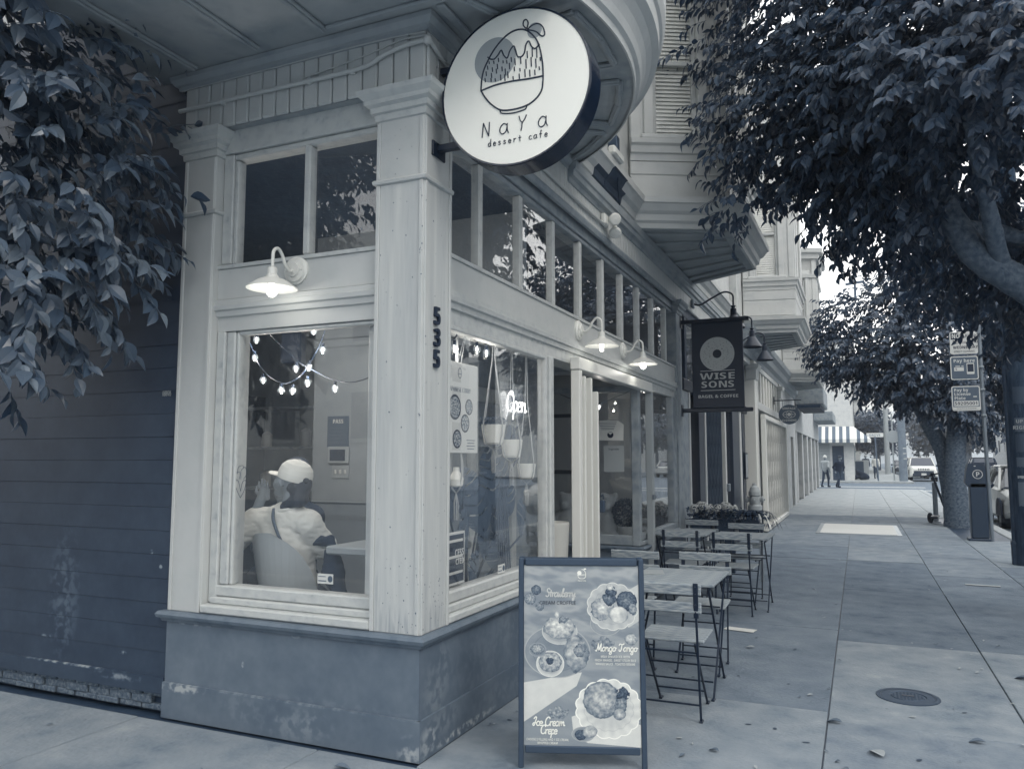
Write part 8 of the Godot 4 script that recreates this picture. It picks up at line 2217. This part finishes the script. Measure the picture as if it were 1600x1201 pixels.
# ---------------------------------------------------------------- trees
func leaf_mesh(m: Material, fold: float, curl: float) -> ArrayMesh:
	var b := MB.new()
	var k = 5
	var wd = [0.02, 0.19, 0.265, 0.235, 0.125, 0.0]
	for s in [-1, 1]:
		for i in k:
			var t0 = float(i) / k; var t1 = float(i + 1) / k
			var c0 = v3(0, t0, -curl * t0 * t0); var c1 = v3(0, t1, -curl * t1 * t1)
			var e0 = c0 + v3(s * wd[i], 0.03 * wd[i], fold * wd[i]); var e1 = c1 + v3(s * wd[i + 1], 0.03 * wd[i + 1], fold * wd[i + 1])
			if s < 0: b.quad(e0, c0, c1, e1)
			else: b.quad(c0, e0, e1, c1)
	return b.mesh(m)
func leaf_places(ells: Array, twigs: int, per: int, L: float, seedv: int, ctr: Vector3, twb: MB) -> Array:
	var rng := RandomNumberGenerator.new(); rng.seed = seedv
	var out = []
	var tot = 0.0
	for e in ells: tot += e[3] * e[3] * e[3] + e[3] * e[3] * 0.4
	for e in ells:
		var n = int(twigs * (e[3] * e[3] * e[3] + e[3] * e[3] * 0.4) / tot)
		for i in n:
			var d = v3(rng.randfn(), rng.randfn() * 0.9, rng.randfn()).normalized()
			var p = v3(e[0], e[1], e[2]) + d * e[3] * pow(rng.randf(), 0.45)
			var away = (p - ctr); away.y *= 0.4
			var dir = (away.normalized() * 0.7 + d * 0.6 + v3(rng.randfn() * 0.35, -0.45 + rng.randfn() * 0.25, rng.randfn() * 0.35)).normalized()
			var len = rng.randf_range(1.8, 3.2) * L
			if twb != null and i % 3 == 0: twb.tube([p, p + dir * len * 0.5 + v3(0, 0.02, 0), p + dir * len], L * 0.022, 4, false)
			for j in per:
				var u = (j + 0.5) / per
				var at = p + dir * len * u
				var side = dir.cross(v3(rng.randfn() * 0.5, 1, rng.randfn() * 0.5)).normalized() * (1.0 if j % 2 == 0 else -1.0)
				var y = (dir * 0.6 + side * rng.randf_range(0.4, 0.9) + v3(0, -0.3 - 0.4 * rng.randf(), 0)).normalized()
				var up = v3(away.x, 0, away.z).normalized() * rng.randf_range(0.1, 1.0) + d * 0.4 + v3(rng.randfn() * 0.4, rng.randf_range(0.25, 1.0), rng.randfn() * 0.4)
				var zz = (up - y * up.dot(y))
				if zz.length() < 0.15: zz = v3(1, 0, 0) - y * y.x
				zz = zz.normalized()
				var s = L * rng.randf_range(0.5, 1.15)
				out.append(Transform3D(Basis(y.cross(zz) * s, y * s, zz * s), at))
	return out
func crown(t: Node3D, places: Array, singles: int, seedv: int, kind := "leaf_%d"):
	# the leaves that show largest are pieces, the rest one mass
	var rng := RandomNumberGenerator.new(); rng.seed = seedv
	var eye = v3(2.065, 1.5, 3.513)
	var vw = Basis.from_euler(Vector3(atan(116.0 / 1222.0), deg_to_rad(23.86), 0)).inverse()
	var order = []
	for i in places.size():
		var q = vw * (places[i].origin - eye)
		var vis = q.z < -0.5 and absf(q.x / q.z) < 0.66 and absf(q.y / q.z) < 0.5
		order.append([q.length() if vis else 1e6 + i, i])
	order.sort()
	var o = -t.position
	var meshes = []
	for k in 3: meshes.append(leaf_mesh(M(kind % k), 0.35, 0.12 + 0.1 * k))
	var single = {}
	for i in mini(singles, order.size()):
		single[order[i][1]] = true
		put(t, "leaf", meshes[i % 3], places[order[i][1]].translated(o))
	for k in 3:
		var mm := MultiMesh.new()
		mm.transform_format = MultiMesh.TRANSFORM_3D
		mm.mesh = meshes[k]
		var list = []
		for i in places.size():
			if not single.has(i) and i % 3 == k: list.append(places[i].translated(o))
		mm.instance_count = list.size()
		for i in list.size(): mm.set_instance_transform(i, list[i])
		var mi := MultiMeshInstance3D.new()
		mi.name = numbered(t, "foliage"); mi.multimesh = mm
		mi.set_meta("kind", "stuff")
		t.add_child(mi, true)
func limb(t: Node3D, called: String, pts: Array, r: Array, seg := 14):
	var o = -t.position
	var p = []
	for q in pts: p.append(q + o)
	var sp = smooth_pts(p, 6)
	var rr = []
	for i in sp.size():
		var u = float(i) / (sp.size() - 1) * (r.size() - 1)
		rr.append(lerpf(r[int(u)], r[mini(int(u) + 1, r.size() - 1)], u - int(u)) * (1.0 + 0.04 * sin(i * 2.3)))
	var b := MB.new(); b.tube(sp, rr, seg)
	return part(t, called, b, M("bark"))
func far_tree(called: String, label: String, at: Vector3, h: float, r: float, n: int, seedv: int, m := "leaf_far", leaf := 0.35, flat := 0.8):
	var t = thing(called, label, "tree", at)
	var b := MB.new(); b.tube([v3(0, -0.2, 0), v3(0.1, h * 0.4, 0), v3(0, h * 0.75, 0)], [0.03 * h, 0.022 * h, 0.01 * h], 8); part(t, "trunk", b, M("bark"))
	var rng := RandomNumberGenerator.new(); rng.seed = seedv
	var clumps = []
	for i in 16:
		var d = v3(rng.randfn(), rng.randfn() * flat, rng.randfn()).normalized()
		clumps.append([d * r * rng.randf_range(0.35, 0.85) * v3(1, flat, 1) + v3(0, h - r * flat, 0), r * rng.randf_range(0.25, 0.42)])
	b = MB.new()
	for i in n:
		var c = clumps[i % 16]
		var d = v3(rng.randfn(), rng.randfn(), rng.randfn()).normalized()
		var p = c[0] + d * c[1] * pow(rng.randf(), 0.4)
		var e = v3(rng.randfn(), rng.randfn(), rng.randfn()).normalized(); var f = e.cross(d + v3(0.01, 0, 0)).normalized()
		b.quad(p - e * leaf * 0.5, p + f * leaf * 0.25, p + e * leaf * 0.5, p - f * leaf * 0.25)
	var fo = part(t, "crown", b, M(m)); fo.set_meta("kind", "stuff")
	return t
func trees():
	var t = thing("street_tree", "large dark glossy-leaved street tree overhanging the sidewalk at the upper right", "tree", v3(4.4, 0, -4.9))
	limb(t, "trunk", [v3(4.45, -0.05, -4.9), v3(4.4, 1.0, -4.9), v3(4.25, 2.2, -4.85), v3(3.75, 2.85, -4.72), v3(3.47, 3.05, -4.65), v3(3.12, 3.32, -4.5), v3(2.95, 3.60, -4.43), v3(2.80, 3.95, -4.38), v3(2.5, 4.5, -4.2), v3(2.1, 5.2, -4.1)], [0.24, 0.2, 0.19, 0.16, 0.14, 0.13, 0.11, 0.09, 0.06, 0.03])
	limb(t, "limb", [v3(3.0, 3.58, -4.5), v3(3.34, 3.62, -4.9), v3(3.6, 3.6, -5.1), v3(4.0, 3.9, -5.6)], [0.09, 0.075, 0.06, 0.04])
	limb(t, "limb", [v3(4.3, 2.1, -4.87), v3(4.6, 3.2, -5.0), v3(4.5, 4.8, -5.0), v3(4.2, 6.2, -4.6)], [0.17, 0.13, 0.09, 0.04])
	limb(t, "limb", [v3(3.3, 3.2, -4.58), v3(3.1, 3.8, -3.9), v3(2.9, 4.6, -3.4)], [0.09, 0.06, 0.03])
	limb(t, "limb", [v3(2.7, 4.1, -4.35), v3(2.0, 4.4, -4.1), v3(1.4, 4.7, -4.1)], [0.07, 0.045, 0.02])
	limb(t, "limb", [v3(4.6, 3.2, -5.0), v3(4.0, 3.7, -5.8), v3(3.1, 3.8, -6.6)], [0.08, 0.05, 0.02])
	var near = [[1.33, 5.84, -4.36, 0.75], [1.18, 4.75, -4.08, 0.50], [1.63, 4.74, -3.95, 0.70], [1.37, 4.08, -4.05, 0.42], [1.93, 5.31, -3.86, 0.80], [2.16, 4.44, -3.75, 0.75], [1.93, 3.94, -4.08, 0.50], [2.47, 4.87, -3.45, 0.80], [2.62, 4.26, -3.95, 0.70], [2.49, 3.92, -4.87, 0.55], [2.46, 3.81, -5.96, 0.55], [2.92, 4.64, -2.99, 0.80], [3.10, 4.30, -2.74, 0.55], [3.37, 4.14, -6.25, 0.70], [3.83, 3.54, -6.67, 0.70], [3.09, 3.64, -6.78, 0.55], [2.02, 6.64, -4.12, 1.10], [2.99, 5.91, -3.45, 1.10], [3.99, 5.19, -3.90, 1.20], [4.45, 4.15, -4.9, 0.75], [1.14, 6.80, -4.61, 0.70], [1.95, 3.95, -5.73, 0.35], [1.07, 3.73, -4.03, 0.28], [4.31, 3.27, -6.23, 0.90], [3.2, 5.4, -5.6, 1.3], [4.6, 6.2, -5.2, 1.5], [2.6, 5.2, -5.0, 1.0], [2.15, 3.95, -4.4, 0.5], [2.3, 4.0, -4.75, 0.5], [2.2, 4.3, -4.5, 0.6], [1.75, 4.1, -4.3, 0.45]]
	for e in near:
		if e[0] < 2.6 and e[1] - e[3] < 3.75: e[1] += 0.2
	var tw := MB.new()
	var pl = leaf_places(near, 6400, 9, 0.112, 31, v3(3.6, 4.6, -4.8), tw)
	crown(t, pl, 300, 1)
	for i in tw.v.size(): tw.v[i] -= t.position
	var tp = part(t, "twigs", tw, M("bark")); tp.set_meta("kind", "stuff")
	t = thing("street_tree", "second street tree with spotted double trunk beside the pay station", "tree", v3(3.97, 0, -16.7))
	limb(t, "trunk", [v3(4.0, -0.08, -16.5), v3(4.0, 0.3, -16.5), v3(4.02, 1.2, -16.55), v3(4.08, 2.0, -16.6), v3(4.2, 2.8, -16.7), v3(4.6, 4.2, -17.3), v3(5.0, 5.6, -17.8)], [0.30, 0.245, 0.21, 0.20, 0.17, 0.11, 0.05], 20)
	limb(t, "trunk", [v3(4.0, -0.08, -16.95), v3(3.94, 0.6, -16.95), v3(3.83, 1.6, -16.9), v3(3.6, 2.2, -16.8), v3(3.35, 2.8, -16.75), v3(3.24, 3.4, -16.7), v3(3.2, 4.6, -17.0), v3(3.0, 5.6, -17.2)], [0.22, 0.18, 0.17, 0.17, 0.15, 0.13, 0.09, 0.04], 20)
	limb(t, "limb", [v3(3.3, 3.3, -16.7), v3(2.6, 4.0, -16.8), v3(1.9, 4.4, -17.0)], [0.09, 0.06, 0.02])
	var second = [[1.87, 4.89, -17.17, 0.75], [1.70, 3.89, -16.66, 0.60], [2.95, 5.35, -17.08, 0.80], [2.81, 4.11, -16.50, 0.90], [2.65, 3.39, -16.64, 0.60], [3.86, 5.43, -17.51, 1.00], [3.71, 3.76, -16.46, 0.90], [3.44, 3.07, -16.78, 0.50], [4.88, 4.71, -17.41, 1.10], [4.80, 3.22, -17.38, 0.80], [5.74, 3.88, -18.34, 1.10], [4.42, 2.45, -16.66, 0.45], [4.95, 2.17, -17.01, 0.40], [6.76, 4.89, -19.34, 1.30], [6.66, 3.31, -19.30, 1.00], [3.05, 3.25, -16.3, 0.6], [2.2, 3.55, -16.5, 0.6], [3.9, 2.85, -16.2, 0.55], [1.45, 4.3, -16.9, 0.5], [5.4, 2.7, -17.6, 0.6], [4.26, 6.82, -18.23, 1.10], [5.70, 6.50, -18.87, 1.20]]
	tw = MB.new()
	pl = leaf_places(second, 5200, 9, 0.14, 32, v3(4.0, 4.2, -17.3), tw)
	crown(t, pl, 300, 2)
	t = thing("corner_tree", "glossy-leaved tree hanging in from the left in front of the dark boards", "tree", v3(-3.6, 0, 1.4))
	limb(t, "trunk", [v3(-3.7, -0.05, 1.5), v3(-3.6, 1.2, 1.45), v3(-3.5, 2.3, 1.3), v3(-3.0, 3.2, 1.1), v3(-2.4, 3.9, 0.9), v3(-1.9, 4.4, 0.8)], [0.2, 0.16, 0.14, 0.1, 0.06, 0.03])
	limb(t, "limb", [v3(-3.4, 2.5, 1.25), v3(-2.8, 2.8, 1.0), v3(-2.2, 2.75, 0.8), v3(-1.7, 2.6, 0.5)], [0.08, 0.05, 0.025, 0.01])
	limb(t, "limb", [v3(-3.45, 2.3, 1.3), v3(-2.9, 2.3, 1.0), v3(-2.2, 2.2, 0.8)], [0.07, 0.04, 0.015])
	var left = [[-1.96, 3.83, 0.90, 0.50], [-1.82, 3.83, 0.70, 0.42], [-1.96, 3.37, 0.80, 0.50], [-1.74, 3.41, 0.50, 0.38], [-1.56, 3.27, 0.45, 0.30], [-1.86, 2.99, 0.70, 0.45], [-1.65, 2.91, 0.40, 0.30], [-2.04, 2.61, 0.70, 0.45], [-1.79, 2.64, 0.50, 0.38], [-1.59, 2.73, 0.35, 0.22], [-1.97, 2.23, 0.80, 0.42], [-1.91, 2.34, 0.55, 0.30], [-2.50, 3.72, 0.90, 0.70], [-2.40, 2.78, 0.90, 0.70], [-2.44, 2.18, 0.90, 0.60], [-1.88, 4.23, 0.80, 0.60], [-1.67, 2.50, 0.40, 0.20], [-3.0, 4.3, 1.3, 1.0], [-2.8, 4.7, 2.3, 1.0], [-2.3, 5.2, 2.5, 0.9], [-3.4, 4.0, 2.4, 1.0], [-2.0, 4.6, 1.2, 0.7], [-2.6, 4.9, 1.5, 1.0], [-2.9, 3.2, 1.2, 0.8]]  # includes unseen clumps out of view, added to darken the left transom reflection
	for e in left:
		e[0] -= 0.2
		if e[1] < 2.7: e[1] += 0.08
	tw = MB.new()
	pl = leaf_places(left, 1900, 8, 0.128, 33, v3(-3.2, 3.2, 1.0), tw)
	crown(t, pl, 300, 3, "lit_tone_leaf_%d")
	for i in tw.v.size(): tw.v[i] -= t.position
	tp = part(t, "twigs", tw, M("bark")); tp.set_meta("kind", "stuff")
	# trees down the far blocks and across the streets
	far_tree("far_tree", "dark round street tree in the middle of the far block", v3(3.6, 0, -88), 7.5, 3.4, 5000, 51, "leaf_1", 0.4)
	far_tree("far_tree", "dark street tree standing farther behind the round one", v3(3.8, 0, -100), 7.0, 3.6, 4000, 52, "leaf_1", 0.45)
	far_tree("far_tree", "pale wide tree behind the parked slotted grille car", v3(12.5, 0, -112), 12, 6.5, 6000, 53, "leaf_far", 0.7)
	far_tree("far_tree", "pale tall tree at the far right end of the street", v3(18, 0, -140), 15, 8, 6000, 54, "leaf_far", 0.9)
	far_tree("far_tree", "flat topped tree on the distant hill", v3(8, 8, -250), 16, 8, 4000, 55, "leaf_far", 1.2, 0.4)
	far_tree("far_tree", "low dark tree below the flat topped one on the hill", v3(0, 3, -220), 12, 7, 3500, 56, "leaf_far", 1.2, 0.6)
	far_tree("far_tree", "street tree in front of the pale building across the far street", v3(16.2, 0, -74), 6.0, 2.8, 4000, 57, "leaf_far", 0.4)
	for k in 5:
		far_tree("opposite_tree", ["dense dark tree across the street opposite the cafe corner", "dense dark tree across the street opposite the entry", "dense dark tree across the street opposite the dark framed shop", "dense dark tree across the street opposite the white gate", "dense dark tree across the street beyond the side street"][k], v3(16.6, 0, [0.0, -7.5, -15.0, -24.0, 18.0][k]), 7.0 + 0.4 * k, 3.0, 4500, 60 + k, "leaf_0", 0.35, 0.85)

# ---------------------------------------------------------------- fallen leaves
func litter():
	var rng := RandomNumberGenerator.new(); rng.seed = 77
	var m1 = leaf_mesh(M("fallen"), 0.5, 0.3); var m2 = leaf_mesh(M("fallen_pale"), 0.3, 0.2)
	for k in 2:
		var mm := MultiMesh.new()
		mm.transform_format = MultiMesh.TRANSFORM_3D; mm.mesh = [m1, m2][k]
		mm.instance_count = 150
		for i in 150:
			var zz = -0.6 - 20.0 * pow(rng.randf(), 1.3)
			var p = v3(rng.randf_range(0.2, 4.5), 0.006, zz)
			if i % 2 == 0: p.x = [1.84, 2.87, 3.78, 4.5, 0.12][i / 2 % 5] + rng.randfn() * 0.07
			if i % 13 == 0: p = v3(rng.randf_range(-3.0, 1.5), 0.006, rng.randf_range(0.1, 2.0))
			if p.x < 0.1 and p.z < 0.1: p.z = 0.4
			var s = rng.randf_range(0.018, 0.062)
			mm.set_instance_transform(i, Transform3D(Basis.from_euler(v3(-PI / 2 + rng.randfn() * 0.12, rng.randf() * TAU, 0)).scaled(v3(s * rng.randf_range(0.5, 1.0), s * 0.5, s)), p + v3(0, 0.003, 0)))
		var mi := MultiMeshInstance3D.new(); mi.name = numbered(self, "leaf_litter"); mi.multimesh = mm
		mi.set_meta("kind", "stuff")
		add_child(tag(mi, ["dark fallen leaves scattered over the sidewalk", "pale fallen leaves scattered over the sidewalk"][k], "leaf litter"), true)
	for q in [["large curled dark leaf in front of the pale manhole slab", 2.12, -0.98, 0.16, 0.4], ["curled leaf lying on the joint in front of the manhole slab", 1.92, -1.45, 0.12, 1.2], ["curled brown leaf on the joint right of the manhole", 2.62, -1.42, 0.11, 1.4], ["dark leaf lying at the foot of the left plinth", -0.33, 0.24, 0.11, -1.3], ["pale leaf beside the large curled leaf at the lower edge", 2.03, -0.62, 0.11, 1.3], ["dark leaf lying alone left of the menu board side", 1.35, -0.72, 0.08, 1.0], ["curled dark leaf near the right picture edge beyond the manhole", 3.08, -2.9, 0.16, 1.0], ["pale leaf lying in the dark slab left of the joint", 1.25, -3.1, 0.10, 1.4]]:
		var t = thing("fallen_leaf", q[0], "leaf", v3(q[1], 0.012, q[2]))
		put(t, "blade", m2 if "pale" in q[0] else m1, Transform3D(Basis.from_euler(v3(-PI / 2 + 0.08, q[4], 0.1)).scaled(Vector3.ONE * q[3] * 0.8), Vector3.ZERO))
	var t = thing("paper_scrap", "flat pale paper scrap on the ground under the second row of chairs", "paper", v3(1.05, 0.006, -3.75), 1.4)
	var b := MB.new(); b.box(Vector3.ZERO, v3(0.12, 0.004, 0.26), 0.001); part(t, "sheet", b, M("paper"))
	t = thing("paper_scrap", "pale strip of paper on the sidewalk near the wooden pole", "paper", v3(3.35, 0.006, -7.4), 1.5)
	b = MB.new(); b.box(Vector3.ZERO, v3(0.08, 0.004, 0.36), 0.001); part(t, "sheet", b, M("gate_grey"))
